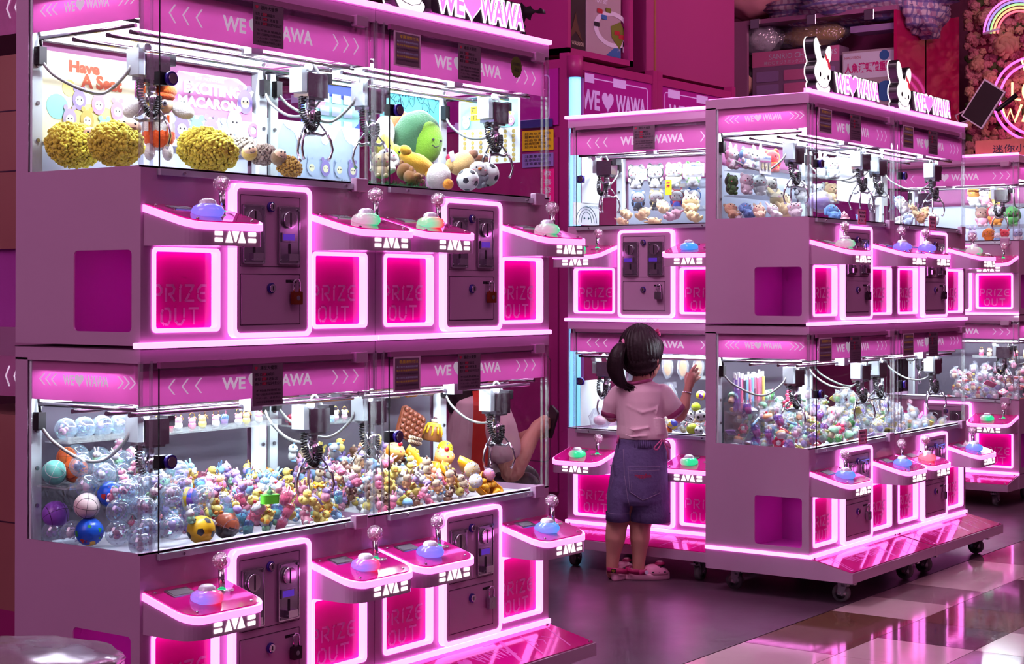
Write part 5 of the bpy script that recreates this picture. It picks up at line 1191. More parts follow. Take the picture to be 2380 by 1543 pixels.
curlyplush(270, 335, .17, (.060, .055, .048), 'yellow curly plush with its face turned up, behind the corner posts', 2, (.020, -.030, .034, .026), (-.3, .1, -.5))
curlyplush(482, 350, .10, (.072, .058, .047), 'yellow curly plush at the front of the nearest upper cabinet, right of the corner', 3, (-.012, -.012, .040, .020), (-.3, .25, -.4))
# orange capped white plush standing behind
def capplush():
    p = loc_at(FA1, 368, 300, .21, .05); m = M()
    m.ball((0, 0, .0), (.040, .032, .055), tc((245, 240, 240), 'p'), 16, 11); m.ball((0, -.005, .058), (.036, .032, .028), 'doll_skin', 16, 10)
    for k in (-1, 1): m.ball((k*.058, -.005, .045), (.030, .016, .020), tc((245, 240, 240), 'p'), 12, 8, rot=(0, k*.4, 0)); m.ball((k*.022, -.012, -.058), (.014, .018, .022), tc((245, 240, 240), 'p'), 10, 7)
    o = link('plush_toy', m.mesh('plush_toy'), None, FA1.w(p[0], p[1], max(p[2], Z2+.075))); o.rotation_euler = (0, 0, -.7); tag(o, 'white fluffy plush with an orange cap and orange trousers behind the corner posts', 'plush toy')
    part('cap', 'pcap', lambda m: (m.ball((0, 0, .092), (.043, .038, .022), tc((245, 110, 20), 'p'), 18, 10, fn=lambda p: 1+.06*math.cos(6*math.atan2(p.y, p.x))), m.torus((0, 0, .078), .033, .008, tc((240, 90, 20), 'p'), 'z', 18, 6)), o, label='orange cap')
    part('trousers', 'ptr', lambda m: (m.ball((0, 0, -.018), (.041, .034, .034), tc((240, 95, 30), 'p'), 14, 9), m.box(-.025, -.018, -.034, -.030, -.02, .03, tc((240, 95, 30), 'p')), m.box(.018, .025, -.034, -.030, -.02, .03, tc((240, 95, 30), 'p'))), o, label='orange trousers')
    part('face', 'pcf', lambda m: (m.ball((.014, -.034, .060), (.008, .004, .008), 'print_white', 10, 7), m.ball((.014, -.037, .060), .004, 'print_black', 7, 5), m.ball((-.014, -.034, .060), (.008, .004, .008), 'print_white', 10, 7), m.ball((-.014, -.037, .060), .004, 'print_black', 7, 5), m.ring([(-.012, -.035, .047), (0, -.037, .043), (.012, -.035, .047)], .0015, 5, 'print_black')), o)
capplush()
def smalldoll(u, v, y, body, hood, label, rot, key):
    p = loc_at(FA1, u, v, y); m = M(); curly(150, (.034, .024, .024), key, tc(body, 'p'), .0042)(m)
    o = link('plush_toy', m.mesh('plush_toy'), None, FA1.w(p[0], y, max(p[2], Z2+.022))); o.rotation_euler = rot; tag(o, label, 'plush toy')
    part('head', ('sdh', key), lambda m: (m.ball((-.038, 0, .010), (.022, .021, .020), tc(hood, 'p'), 14, 9), m.ball((-.040, -.006, .016), (.018, .017, .016), 'doll_skin', 14, 9), m.ball((-.037, -.021, .024), .003, 'print_black', 6, 4), m.ball((-.047, -.020, .022), .003, 'print_black', 6, 4), m.ring([(-.048, -.021, .012), (-.042, -.024, .009), (-.036, -.022, .012)], .001, 4, 'print_black')), o)
smalldoll(612, 360, .13, (150, 130, 120), (215, 180, 90), 'small grey furry doll with a golden hood beside the third yellow curly plush', (0, -.2, -.3), 31)
smalldoll(672, 388, .08, (185, 140, 50), (120, 90, 60), 'small doll in gold sequins lying at the front of the nearest upper cabinet', (0, .3, -.2), 32)
smalldoll(560, 338, .21, (235, 225, 210), (150, 190, 140), 'small cream doll with a green hood behind the yellow curly plush', (0, 0, -.4), 33)
# posters standing in the nearest upper cabinet
def poster(fr, px0, px1, v0, v1, y, mat, label, fn=None, shape=None, name='poster', side=None):
    a = loc_at(fr, px0, v1, y); b = loc_at(fr, px1, v0, y); W = b[0]-a[0]; H = b[2]-a[2]; m = M()
    if shape: m.prism([(x*W, z*H) for x, z in shape], 0, .002, mat)
    else: m.box(0, W, 0, .002, 0, H, mat)
    o = tag(link(name, m.mesh(name), None, fr.w(a[0], y, a[2]), fr.rz), label, 'poster')
    if fn: part('print', ('po', label), lambda m: fn(m, W, H), o)
    return o
mk('p_cream', (250, 240, 205), .5); mk('p_brown', (170, 75, 40), .5); mk('p_yellow', (250, 225, 140), .5); mk('p_aqua', (150, 215, 215), .5); mk('p_pink', (240, 150, 215), .5); mk('p_lilac', (150, 130, 200), .5); mk('p_paleblue', (190, 205, 240), .5); mk('p_blue', (50, 80, 180), .5); mk('p_turq', (95, 195, 205), .7, bump=.15, bscale=20); mk('p_white', (240, 240, 250), .5); mk('p_gold', (190, 165, 90), .4)
CN_ = [0]
def crit(m, x, z, s, c, d=-.002):
    """a plain printed teddy shape"""
    CN_[0] = (CN_[0]+1) % 9; d -= .0032*CN_[0]/9
    m.flat(circ(x-s*.3, z+s*.65, s*.16, 10), d+.00018, c); m.flat(circ(x+s*.3, z+s*.65, s*.16, 10), d+.00018, c)
    m.flat(circ(x, z, s*.5, 16, s*.6), d, c); m.flat(circ(x, z-s*.05, s*.30, 14, s*.28), d-.0005, 'p_cream')
    for k in (-1, 1): m.flat(circ(x+k*s*.13, z, s*.05, 8), d-.0010, 'print_black')
def have(m, W, H):
    m.text('Have', W*.30, W*.62, H*.80, H*.93, -.001, 'p_brown', bold=.05); m.text('A Seat', W*.42, W*.86, H*.64, H*.80, -.001, 'p_brown', bold=.05)
    m.flat(circ(W*.18, H*.4, W*.11, 20, H*.14), -.001, 'p_aqua'); m.flat(circ(W*.30, H*.62, W*.07, 16), -.001, 'p_yellow'); m.flat(circ(W*.55, H*.25, W*.33, 26, H*.22), -.001, 'p_yellow')
    for x, z, c in ((.40, .50, 'p_lilac'), (.60, .47, 'p_pink'), (.30, .28, 'print_grey'), (.48, .28, 'p_gold'), (.66, .20, 'p_aqua'), (.80, .42, 'p_pink')): crit(m, W*x, H*z, W*.14, c, -.003)
poster(FA1, 90, 312, 148, 330, .415, 'p_cream', 'cream poster reading Have A Seat at the back of the nearest upper cabinet', have)
cl = [(0, .0), (1, 0), (1, .40), (.86, .62), (.9, .85), (.72, 1), (.55, .9), (.42, 1), (.25, .93), (.1, 1), (0, .8)]
def mac(m, W, H):
    m.flat([(x*W*.9+W*.01, z*H*.55+H*.44) for x, z in cl], -.001, 'p_pink')
    m.text('EXCITING', W*.14, W*.78, H*.72, H*.88, -.003, 'p_white', bold=.06); m.text('MACARON', W*.08, W*.76, H*.54, H*.69, -.003, 'p_white', bold=.06); m.text('THE MONSTERS', W*.26, W*.58, H*.91, H*.955, -.003, 'p_white')
    for x, z, c in ((.12, .24, 'p_lilac'), (.28, .22, 'p_aqua'), (.44, .25, 'print_grey'), (.62, .22, 'p_paleblue'), (.82, .70, 'p_lilac'), (.70, .40, 'p_paleblue')): crit(m, W*x, H*z, W*.17, c, -.003)
    for x, z in ((.92, .32), (.88, .12)): m.prism([circ(W*x, H*z, W*.06, 16), circ(W*x, H*z, W*.035, 16)], -.003, -.002, 'p_pink')
poster(FA1, 393, 603, 192, 340, .405, 'p_white', 'pink and white cut-out poster reading EXCITING MACARON in the nearest upper cabinet', mac, [(0, 0), (1, 0), (1, .52), (.86, .60), (.93, .85), (.75, 1), (.1, 1), (0, .8)])
def drips(m, W, H):
    p = [(0, H), (W, H)]+[(W*(1-i/24), H*(.80-.13*math.sin(i*.9)-.06*math.sin(i*2.1))) for i in range(25)]
    m.flat(p, -.001, 'p_white')
    for i in range(4): crit(m, W*(.46+i*.15), H*.30, W*.10, ('p_paleblue', 'p_lilac')[i % 2 or i > 2], -.003)
poster(FA2, 618, 835, 300, 425, .40, 'p_paleblue', 'pale blue poster with white drips standing at the back between the two near cabinets', drips)
def y250(m, W, H):
    m.prism(rrect(W*.02, W*.75, H*.76, H*.93, .006), -.002, -.001, 'p_ylw'); m.text('$250週日刷兩一次', W*.06, W*.72, H*.79, H*.90, -.003, 'print_black', bold=.02); m.flat(circ(W*.5, H*.3, W*.5, 20, H*.28), -.001, 'p_aqua'); m.flat(circ(W*.3, H*.5, W*.1), -.002, 'p_pink')
    for i in range(3):
        for j in range(3): m.prism(rect(W*(.30+i*.2), W*(.45+i*.2), H*(.08+j*.2), H*(.22+j*.2)), -.004, -.003, 'p_paleblue')
mk('p_ylw', (245, 215, 40), .5)
poster(FA2, 700, 835, 172, 305, .405, 'p_blue', 'blue poster with yellow $250 bar behind the right claw of the nearest upper cabinet', y250)
def turq(m, W, H):
    q = random.Random(4)
    for i in range(26):
        x, z, r = q.uniform(.12, .88)*W, q.uniform(.12, .88)*H, q.uniform(.05, .10)*W; k = 9; rr = [q.uniform(.7, 1.2)*r for _ in range(k)]; x = min(max(x, r*1.3), W-r*1.3)
        pts = [(x+rr[j % k]*math.cos(j*2*PI/k), -.002, z+rr[j % k]*1.3*math.sin(j*2*PI/k)) for j in range(k)]; m.ring(pts, .0009, 4, 'outline', closed=True)
        for s in (-1, 1): m.ball((x+s*r*.3, -.002, z+r*.2), .0022, 'outline', 6, 4)
mk('outline', (25, 75, 90), .6)
o = poster(FA2, 884, 1030, 148, 330, .40, 'p_turq', 'turquoise cloth with dark outline drawings hung at the back of the avocado plush cabinet', turq)
def onside(fr, x, px0, px1, v0, v1, mat, label, fn):
    """a sheet on the right hand glass, its face towards the left"""
    X = fr.o.x+x; a = onx(px0, v1, X); b = onx(px1, v0, X); W = a.y-b.y; H = b.z-a.z
    m = M(); m.box(0, W, 0, .0015, 0, H, mat); o = tag(link('poster', m.mesh('poster'), None, (X, a.y, a.z), -PI/2), label, 'poster'); part('print', ('os', label), lambda m: fn(m, W, H), o)
def punch(m, W, H):
    m.box(W*.03, W*.97, -.001, 0, H*.55, H*.97, 'p_aqua'); m.prism(rect(W*.2, W*.85, H*.78, H*.90), -.002, -.001, 'p_ylw'); m.prism(rect(W*.2, W*.85, H*.68, H*.77), -.002, -.001, 'p_ylw')
    m.text('連打點數換小[★]', W*.22, W*.83, H*.80, H*.88, -.003, 'print_black', bold=.02); m.text('打包贈送一次', W*.24, W*.8, H*.69, H*.76, -.003, 'print_black'); crit(m, W*.14, H*.65, W*.12, 'p_cream', -.003); crit(m, W*.86, H*.65, W*.12, 'p_pink', -.003)
    for i in range(7):
        for j in range(7): m.flat(circ(W*(.10+i*.133), H*(.05+j*.072), min(W*.055, H*.031), 12), -.001, 'p_gold')
onside(FA2, MW-.010, 1066, 1208, 224, 385, 'p_white', 'white punch card poster with rows of gold dots on the side glass', punch)
# ---- avocado cabinet (A2 upper)
mk('grass_mat', (25, 95, 45), .8)
def grassmat(name, fr, a0, a1, y0, y1, zt, label, seed):
    def f(m):
        q = random.Random(seed); m.box(a0, a1, y0, y1, Z2-.001, zt-.012, 'grass_mat')
        for _ in range(900):
            x, y = q.uniform(a0, a1), q.uniform(y0, y1); dx, dy = q.uniform(-.006, .006), q.uniform(-.006, .006)
            m.add([(x-.0012, y, zt-.013), (x+.0012, y, zt-.013), (x+dx, y+dy, zt+q.uniform(-.004, .006))], [(0, 1, 2)], 'grass_mat')
    m = M(); f(m); o = link(name, m.mesh(name), None, fr.w(0, 0, 0), fr.rz); tag(o, label, 'artificial grass', kind='stuff')
grassmat('grass_mat', FA2, .03, .26, .03, .30, Z2+.035, 'strip of green artificial grass under the plush toys, left', 1); grassmat('grass_mat', FA2, .60, .74, .05, .20, Z2+.018, 'green artificial grass at the right end of the avocado cabinet', 2)
Gd = tc((45, 95, 60), 'p'); Gl = tc((110, 160, 30), 'p')
blob('plush_toy', FA2, 968, 322, .28, (.075, .060, .085), Gd, 'big dark green furry avocado plush with a light green smiling face', rot=(0, .1, -.6), amp=.03, parts=[('face', lambda m: (m.ball((.022, -.032, -.012), (.050, .038, .066), Gl, 18, 12), m.ball((.032, -.070, -.005), .004, 'print_black', 7, 5), m.ball((.060, -.056, -.005), .004, 'print_black', 7, 5), m.ring([(.030, -.071, -.022), (.040, -.071, -.028), (.052, -.066, -.022)], .0015, 5, 'print_black')))])
blob('plush_toy', FA2, 930, 305, .37, (.05, .04, .06), tc((190, 105, 60), 'p'), 'brown plush behind the avocado plush', rot=(0, 0, -.5), amp=.05)
blob('plush_toy', FA2, 893, 310, .33, (.032, .03, .05), tc((245, 240, 235), 'p'), 'white plush jar top behind the corner posts', rot=(0, 0, -.5), fn=lambda p: 1+.05*math.cos(8*math.atan2(p.y, p.x)))
blob('plush_toy', FA2, 912, 360, .24, (.035, .03, .032), tc((160, 200, 50), 'p'), 'lime green smiling plush left of the avocado plush', rot=(0, 0, -.6), parts=[('face', lambda m: (m.ball((-.008, -.029, .006), .003, 'print_black', 6, 4), m.ball((.012, -.029, .006), .003, 'print_black', 6, 4), m.ring([(-.004, -.031, -.004), (.002, -.031, -.008), (.008, -.031, -.004)], .0012, 5, 'print_black')))])
blob('plush_toy', FA2, 892, 345, .20, (.030, .028, .040), tc((235, 220, 90), 'p'), 'pale yellow smiling plush at the left end of the avocado cabinet', rot=(0, 0, -.6), parts=[('face', lambda m: (m.ball((-.008, -.027, .006), .003, 'print_black', 6, 4), m.ball((.010, -.027, .006), .003, 'print_black', 6, 4)))])
plush(FA2, 885, 385, .10, .075, (235, 215, 170), 'cream chick plush standing on the grass at the left', 'bear', lie=.2)
plush(FA2, 900, 375, .17, .085, (240, 235, 235), 'white plush leaning behind the cream chick', 'drop', lie=.5)
blob('plush_toy', FA2, 968, 380, .18, (.060, .032, .028), tc((240, 180, 50), 'p'), 'yellow plush lying in front of the avocado plush', rot=(0, .35, -.3), amp=.04, parts=[('limbs', lambda m: (m.ball((-.055, -.01, .018), (.020, .016, .014), tc((240, 180, 50), 'p')), m.ball((.045, -.02, -.02), (.02, .015, .012), tc((240, 180, 50), 'p'))))])
plush(FA2, 945, 405, .09, .080, (165, 110, 60), 'brown teddy plush facing away at the front of the avocado cabinet', 'bear', lie=.4, turn=1.6)
plush(FA2, 962, 412, .07, .055, (140, 90, 55), 'small brown plush beside the brown teddy', 'bear', lie=.9, turn=1.2)
blob('plush_toy', FA2, 1020, 408, .075, (.036, .032, .042), tc((250, 235, 235), 'p'), 'white egg shaped plush at the front of the avocado cabinet', rot=(0, 0, -.5), fn=lambda p: 1-.12*p.z, parts=[('foot', lambda m: m.ball((.016, -.028, -.026), (.017, .012, .016), tc((240, 150, 50), 'p'), 12, 8))])
blob('plush_toy', FA2, 1072, 380, .16, (.048, .030, .034), tc((225, 185, 120), 'p'), 'tan plush dog lying behind the soccer ball plush', rot=(0, -.4, -.2), parts=[('snout', lambda m: (m.ball((.045, -.01, .012), (.018, .016, .014), tc((120, 75, 50), 'p')), m.ball((-.04, 0, .01), (.02, .012, .02), tc((225, 185, 120), 'p')))), ('label', lambda m: m.box(-.045, -.025, -.012, -.011, .02, .05, 'print_white'))])
blob('plush_toy', FA2, 1120, 372, .22, (.03, .022, .014), tc((130, 70, 45), 'p'), 'dark brown plush paw behind the bird plush', rot=(0, .3, 0))
blob('plush_toy', FA2, 1046, 368, .20, (.016, .012, .014), tc((215, 30, 90), 'p'), 'small crimson plush strawberry behind the egg plush')
def soccerplush(u, v, y, r, label, smile):
    m = M(); b_soccer((245, 245, 245))(m); p = loc_at(FA2, u, v, y, r); o = link('soccer_plush', m.mesh('soccer_plush'), None, FA2.w(p[0], p[1], max(p[2], Z2+r))); o.scale = (r, r, r); o.rotation_euler = (.3, .2, -.5); tag(o, label, 'plush toy')
    if smile: part('face', 'scf', lambda m: (m.ball((.1, -.98, .1), .05, 'print_black', 7, 5), m.ball((.45, -.88, .1), .05, 'print_black', 7, 5), m.ring([(.15, -1, -.1), (.27, -.98, -.18), (.4, -.93, -.1)], .02, 5, 'print_black')), o)
soccerplush(1087, 418, .055, .033, 'black and white soccer ball plush with a smile at the front glass', True)
soccerplush(1132, 405, .10, .037, 'black and white soccer ball plush behind the bird plush', False)
plush(FA2, 1112, 405, .085, .085, (235, 230, 230), 'grey and white bird plush with an orange beak', 'none', c2=(90, 85, 100), lie=.2, extra=lambda o: part('beak', 'beak', lambda m: m.ball((0, -.30, .62), (.07, .09, .05), tc((245, 120, 30)), 9, 6), o))
# ---- machine the girl plays at: upper shelves
WH = (245, 242, 248)
shelf(FB, .30, .78, .26, .385, 1.635, root=B1); shelf(FB, .30, .78, .24, .385, 1.535, root=B1)
DK = (35, 32, 45)
for i, (u, hood, ears, lb) in enumerate([(1478, DK, 'bear', 'white plush in a black hood, leftmost on the top shelf of the girl\'s machine'), (1522, DK, 'bear', 'white plush in a black hood, second on the top shelf'), (1566, (235, 215, 180), 'bear', 'white plush in a cream hood on the top shelf'), (1610, (110, 170, 90), 'cat', 'white plush in a green dragon hood on the top shelf')]):
    plush(FB, u, 366, .32, .105, WH, lb, ears, hood=hood, z=1.636)
for i, (u, hood, c2, lb) in enumerate([(1483, (120, 165, 225), (45, 42, 55), 'white plush in a blue and white hood with black paws on the middle shelf'), (1525, (235, 215, 150), (45, 42, 55), 'cream hooded plush with black arms on the middle shelf'), (1573, (190, 40, 60), (60, 70, 160), 'white plush in a red and blue festival hat on the middle shelf'), (1612, (60, 110, 190), WH, 'white plush in a blue hood on the middle shelf')]):
    plush(FB, u, 450, .31, .088, WH, lb, 'bear', c2=c2, hood=hood, z=1.537)
def ptag(m, W, H): m.text('CHIIKAWA', W*.3, W*.95, H*.80, H*.93, -.002, 'p_blue', bold=.02); [crit(m, W*(.2+i*.3), H*.38, W*.2, 'p_cream', -.003) for i in range(3)]; m.flat([(W*.05, H*.6), (W*.95, H*.66), (W*.95, H*.74), (W*.05, H*.7)], -.001, 'p_pink')
poster(FB, 1587, 1636, 378, 412, .23, 'p_white', 'white card reading CHIIKAWA on the shelf edge behind the glass', ptag)
poster(FB, 1478, 1502, 392, 418, .25, 'p_paleblue', 'small pale card hanging under the top shelf', lambda m, W, H: m.text('プレゼント', W*.1, W*.9, H*.5, H*.8, -.002, 'print_black'))
o = poster(FB, 1546, 1560, 417, 453, .20, 'p_ylw', 'yellow tag in front of the red hatted plush', lambda m, W, H: m.text('祭', W*.15, W*.85, H*.45, H*.9, -.002, 'print_red', bold=.02))
TAN = (240, 205, 160)
for i, (u, v, y, s, c, lie, turn, lb) in enumerate([
    (1455, 498, .20, .075, TAN, 1.2, .4, 'tan bunny plush lying at the left of the lower pile'), (1495, 497, .13, .085, TAN, 1.1, -.5, 'tan bunny plush lying across the front of the pile'), (1540, 480, .20, .085, (245, 215, 170), 1.0, .3, 'cream bunny plush lying face up in the middle of the pile'),
    (1565, 500, .09, .080, (245, 190, 215), 1.2, -.9, 'pink plush in a bag at the front of the pile'), (1605, 475, .15, .11, (250, 225, 165), .7, .1, 'large cream bunny plush with a blush at the right of the pile'), (1612, 503, .07, .080, (250, 225, 165), 1.2, .7, 'yellow plush in a clear bag at the front right of the pile'),
    (1520, 515, .06, .060, TAN, 1.2, 1.6, 'small tan plush under the others at the front'), (1445, 515, .10, .055, (235, 190, 150), 1.2, 1.0, 'small peach plush at the left front corner')]):
    plush(FB, u, v, y, s, c, lb, 'bunny', lie=lie, turn=turn, z=max(loc_at(FB, u, v, y)[2]-s*.5, Z2-s*.2))
def onleft(px0, px1, v0, v1, mat, label, fn=None):
    Y = BY-.012; a = ony(px0, v1, Y); b = ony(px1, v0, Y); W = b.x-a.x; H = b.z-a.z
    m = M(); m.box(0, W, 0, .0015, 0, H, mat); o = tag(link('poster', m.mesh('poster'), None, a), label, 'poster')
    if fn: part('print', ('ol', label), lambda m: fn(m, W, H), o)
onleft(1352, 1396, 355, 472, 'p_white', 'plain white sheet behind the upper left claw of the girl\'s machine')
# ---- bare sided machine, upper
shelf(FC1, .04, .79, .26, .385, 1.655, root=C1); shelf(FC1, .04, .79, .24, .385, 1.555, root=C1)
for u, v, y, s, c, ears, hood, lb, z in [
    (1700, 338, .355, .085, WH, 'bunny', (245, 170, 215), 'white plush with a pink ribbon hood, top shelf corner of the bare sided machine', 1.656), (1735, 338, .30, .085, WH, 'bear', (120, 165, 225), 'white plush in a blue hood on the top shelf of the bare sided machine', 1.656),
    (1765, 332, .30, .085, WH, 'bunny', (190, 215, 250), 'white plush in a pale blue hood on the top shelf of the bare sided machine', 1.656), (1794, 322, .32, .095, (240, 60, 70), 'bear', (235, 190, 40), 'red and yellow plush on the top shelf of the bare sided machine', 1.656),
    (1700, 418, .355, .080, (70, 120, 60), 'bear', (40, 60, 40), 'dark green hooded plush on the middle shelf, nearest the glass corner', 1.556), (1734, 418, .30, .085, WH, 'bear', None, 'round white plush on the middle shelf beside the green one', 1.556),
    (1765, 425, .30, .085, (235, 240, 245), 'cat', (240, 245, 250), 'fluffy white plush with a red scarf on the middle shelf', 1.556), (1793, 435, .33, .080, (215, 205, 200), 'bear', None, 'pale grey plush behind the big cream bunny', 1.556),
    (1818, 450, .25, .14, (250, 225, 175), 'bunny', None, 'big cream bunny plush leaning under the left claw', 1.452), (1860, 430, .30, .085, WH, 'cat', (60, 60, 75), 'white plush with black stripes beside the left claw', 1.556),
    (1698, 490, .35, .08, TAN, 'bear', None, 'tan plush with a price tag at the rear corner of the pile', 1.452), (1735, 490, .29, .08, (110, 150, 210), 'drop', None, 'blue and grey plush lying in the pile', 1.452), (1765, 497, .24, .075, (250, 220, 190), 'bunny', None, 'cream plush in the front of the pile by the side glass', 1.448),
    (1798, 497, .18, .075, WH, 'bunny', None, 'white bunny plush at the side glass, under the left claw', 1.448), (1848, 497, .09, .08, WH, 'bear', None, 'round white plush at the glass corner of the bare sided machine', 1.448), (1716, 505, .30, .045, WH, 'bear', None, 'small white plush low at the side glass', 1.448),
    (1910, 345, .37, .10, WH, 'bunny', None, 'white bunny plush hanging behind the front glass, left', 1.656), (1935, 350, .36, .09, WH, 'bear', (190, 215, 250), 'white plush in a pale blue hood behind the front glass', 1.656),
    (1905, 435, .34, .085, WH, 'bear', None, 'white plush with red feet on the middle shelf behind the front glass', 1.556), (1930, 432, .33, .085, TAN, 'bear', None, 'tan plush on the middle shelf behind the front glass', 1.556),
    (1935, 490, .07, .085, (100, 150, 215), 'drop', None, 'blue plush lying at the front glass of the bare sided machine', 1.448), (1962, 478, .12, .06, (240, 170, 190), 'bunny', None, 'small pink bunny plush at the end of the pile', 1.448), (2000, 500, .05, .05, (90, 140, 215), 'bear', None, 'small blue plush alone on the tray', 1.448)]:
    plush(FC1, u, v, y, s, c, lb, ears, hood=hood, z=z, lie=.15 if z > 1.5 else .8, turn=(u % 7-3)*.12)
p = loc_at(FC1, 1903, 468, .15); toy('bagged_plush', 'purbag', lambda m: (m.ball((0, 0, 0), (.8, .5, .45), tc((170, 130, 225)), 16, 10), m.ball((0, 0, 0), (1, .65, .6), 'bag', 20, 14, fn=lambda p: 1+.14*math.sin(8*p.x)*math.sin(7*p.z+1))), FC1.w(*p), .07, (0, 0, -.3), 'purple plush in a crinkled bag behind the front glass of the bare sided machine', 'plush toy')
poster(FC1, 1765, 1792, 362, 402, .22, 'p_white', 'white card reading CHIIKAWA on the middle shelf of the bare sided machine', ptag)
poster(FC1, 1945, 2062, 318, 465, .40, 'p_white', 'large plain pale sheet behind the claws of the bare sided machine')
# ---- end machine, upper
for u, v, y, s, c, ears, lb in [(2098, 480, .12, .09, WH, 'bear', 'white plush at the left of the end machine'), (2122, 490, .09, .07, (250, 225, 175), 'bunny', 'cream bunny plush in the middle of the end machine pile'), (2110, 508, .05, .07, (190, 200, 235), 'drop', 'pale blue plush at the front of the end machine'), (2140, 505, .05, .06, (180, 120, 80), 'bear', 'brown plush behind the pink notice'), (2170, 508, .06, .075, WH, 'bunny', 'white bunny plush right of the pink notice'), (2092, 470, .25, .08, (150, 185, 235), 'bear', 'blue plush at the rear of the end machine pile'), (2150, 492, .12, .06, (240, 190, 140), 'bear', 'peach plush at the rear right of the end machine pile'), (2090, 512, .045, .05, WH, 'bear', 'small white plush by the post of the end machine')]:
    plush(FC2, u, v, y, s, c, lb, ears, lie=.7, turn=(u % 5-2)*.3, z=max(loc_at(FC2, u, v, y)[2]-s*.5, 1.449))
# ---- farthest machine, upper shelves
shelf(FD, .40, .78, .24, .385, 1.665, root=D1); shelf(FD, .40, .78, .20, .385, 1.545, root=D1)
for u, v, y, s, c, c2, ears, hood, lb, z in [(2265, 430, .32, .13, (245, 160, 80), (240, 235, 240), 'cat', None, 'orange striped cat plush on the top shelf of the farthest machine', 1.667), (2292, 430, .31, .13, WH, (245, 170, 200), 'cat', None, 'white cat plush in a pink robe on the top shelf', 1.667), (2318, 432, .30, .12, (245, 235, 190), (245, 215, 120), 'drop', None, 'cream plush in yellow on the top shelf', 1.667),
    (2282, 480, .28, .12, (225, 190, 170), (245, 170, 200), 'cat', None, 'tan cat plush in a pink robe on the middle shelf', 1.547), (2313, 478, .27, .13, WH, (235, 150, 60), 'cat', (225, 60, 90), 'white cat plush in a red hood on the middle shelf', 1.547), (2352, 480, .26, .12, (80, 160, 80), (80, 160, 80), 'drop', None, 'green dressed plush on the middle shelf', 1.547),
    (2260, 530, .12, .08, (190, 180, 225), WH, 'bunny', None, 'lilac bunny plush at the front of the farthest machine', 1.45), (2298, 530, .12, .09, (235, 130, 40), (235, 130, 40), 'drop', None, 'orange furry plush at the front of the farthest machine', 1.45), (2335, 525, .12, .08, (230, 60, 80), WH, 'bear', None, 'red and white capped plush at the front right of the farthest machine', 1.45), (2365, 530, .12, .08, (170, 180, 220), WH, 'cat', None, 'blue grey cat plush at the right glass of the farthest machine', 1.45), (2318, 545, .10, .06, WH, (150, 190, 235), 'cat', None, 'small white cat plush between the orange and red ones', 1.45)]:
    plush(FD, u, v, y, s, c, lb, ears, c2=c2, hood=hood, z=z, lie=.1)
def arcs(m, W, H):
    m.prism([circ(W*.95, 0, W*.95, 40, H*.95), circ(W*.95, 0, W*.80, 40, H*.80)], -.002, -.001, 'p_pink'); m.prism([circ(W*.95, 0, W*.55, 40, H*.55), circ(W*.95, 0, W*.48, 40, H*.48)], -.002, -.001, 'p_pink')
onleft(1350, 1408, 880, 990, 'p_white', 'white sheet with pink arcs behind the lower left claw of the girl\'s machine')
def sketch(m, W, H):
    for k in range(3): m.ring([(W*.5+W*(.2+.1*k)*math.cos(a/10*PI), -.001, H*.1+H*(.5+.12*k)*math.sin(a/10*PI)) for a in range(11)], .0012, 4, 'outline')
    m.text('THE MONSTERS', W*.45, W*.95, H*.78, H*.88, -.002, 'outline'); [m.ball((W*(.42+.16*k), -.001, H*.3), .005, 'outline', 8, 5) for k in (0, 1)]
onleft(1332, 1392, 474, 521, 'p_white', 'sheet with a pencil drawn face standing under the upper left claw', sketch)
# ------------------------------------------------------------------ notices, padlocks, roof signs
mk('notice_dark', (120, 92, 112), .5); mk('notice_pink', (235, 170, 200), .5); mk('notice_frame', (235, 200, 225), .3)  # dark notice tone holds the shade of its unlit front
def notice(fr, a0, z0, z1, label, W=.105, y=-.010, kind=0):
    H = z1-z0; m = M(); m.box(0, W, 0, .0012, 0, H, ('notice_dark', 'notice_frame', 'notice_pink')[kind]); o = tag(link('notice', m.mesh('notice'), None, fr.w(a0, y-.0012, z0), fr.rz), label, 'notice')
    def f(m):
        if kind == 0:
            m.text('連投大優惠', W*.24, W*.80, H*.85, H*.95, -.0006, 'print_black'); m.flat(heart(W*.11, H*.89, W*.10), -.0006, 'print_red')
            for i, s in enumerate(('連投 $200 送鑰匙扣', '連投 $300 送盲盒', '連投 $500 送指定中型公仔')): m.text(s, W*.06, W*(.70+.12*i), H*(.70-i*.11), H*(.78-i*.11), -.0006, 'print_black'); m.text('$%d00' % (2+i+(i > 1)), W*.30, W*.44, H*(.70-i*.11), H*(.78-i*.11), -.0009, 'print_red', bold=.03)
            for i, s in enumerate(('不可換其他獎品', '*需於一次過投幣出示予店員核實領取', '一人一份，送完即止', '*本店保留更改優惠之權利')): m.text(s, W*.10, W*.92, H*(.33-i*.09), H*(.385-i*.09), -.0006, 'print_black')
        elif kind == 1:
            m.box(W*.06, W*.94, -.0008, 0, H*.05, H*.95, 'notice_dark'); m.text('零廣港幣付法', W*.2, W*.9, H*.80, H*.90, -.001, 'p_ylw')
            for i in range(6): m.text('每次投幣連續得獎說明', W*.10, W*.88, H*(.68-i*.105), H*(.74-i*.105), -.001, ('p_paleblue', 'p_ylw', 'print_black')[i % 3])
        else:
            m.prism([rect(0, W, 0, H), rect(W*.05, W*.95, H*.04, H*.96)], -.0008, 0, 'print_red'); m.text('禮品必須完全跌入', W*.10, W*.92, H*.70, H*.88, -.001, 'print_black', bold=.02); m.text('禮品出口處', W*.2, W*.85, H*.44, H*.60, -.001, 'print_black', bold=.02); m.text('方為中獎', W*.28, W*.74, H*.16, H*.32, -.001, 'print_black', bold=.02)
            for x in (.14, .86): m.flat(heart(W*x, H*.25, W*.14), -.001, 'print_red')
    part('print', ('nt', kind, round(H, 3), W), f, o); return o
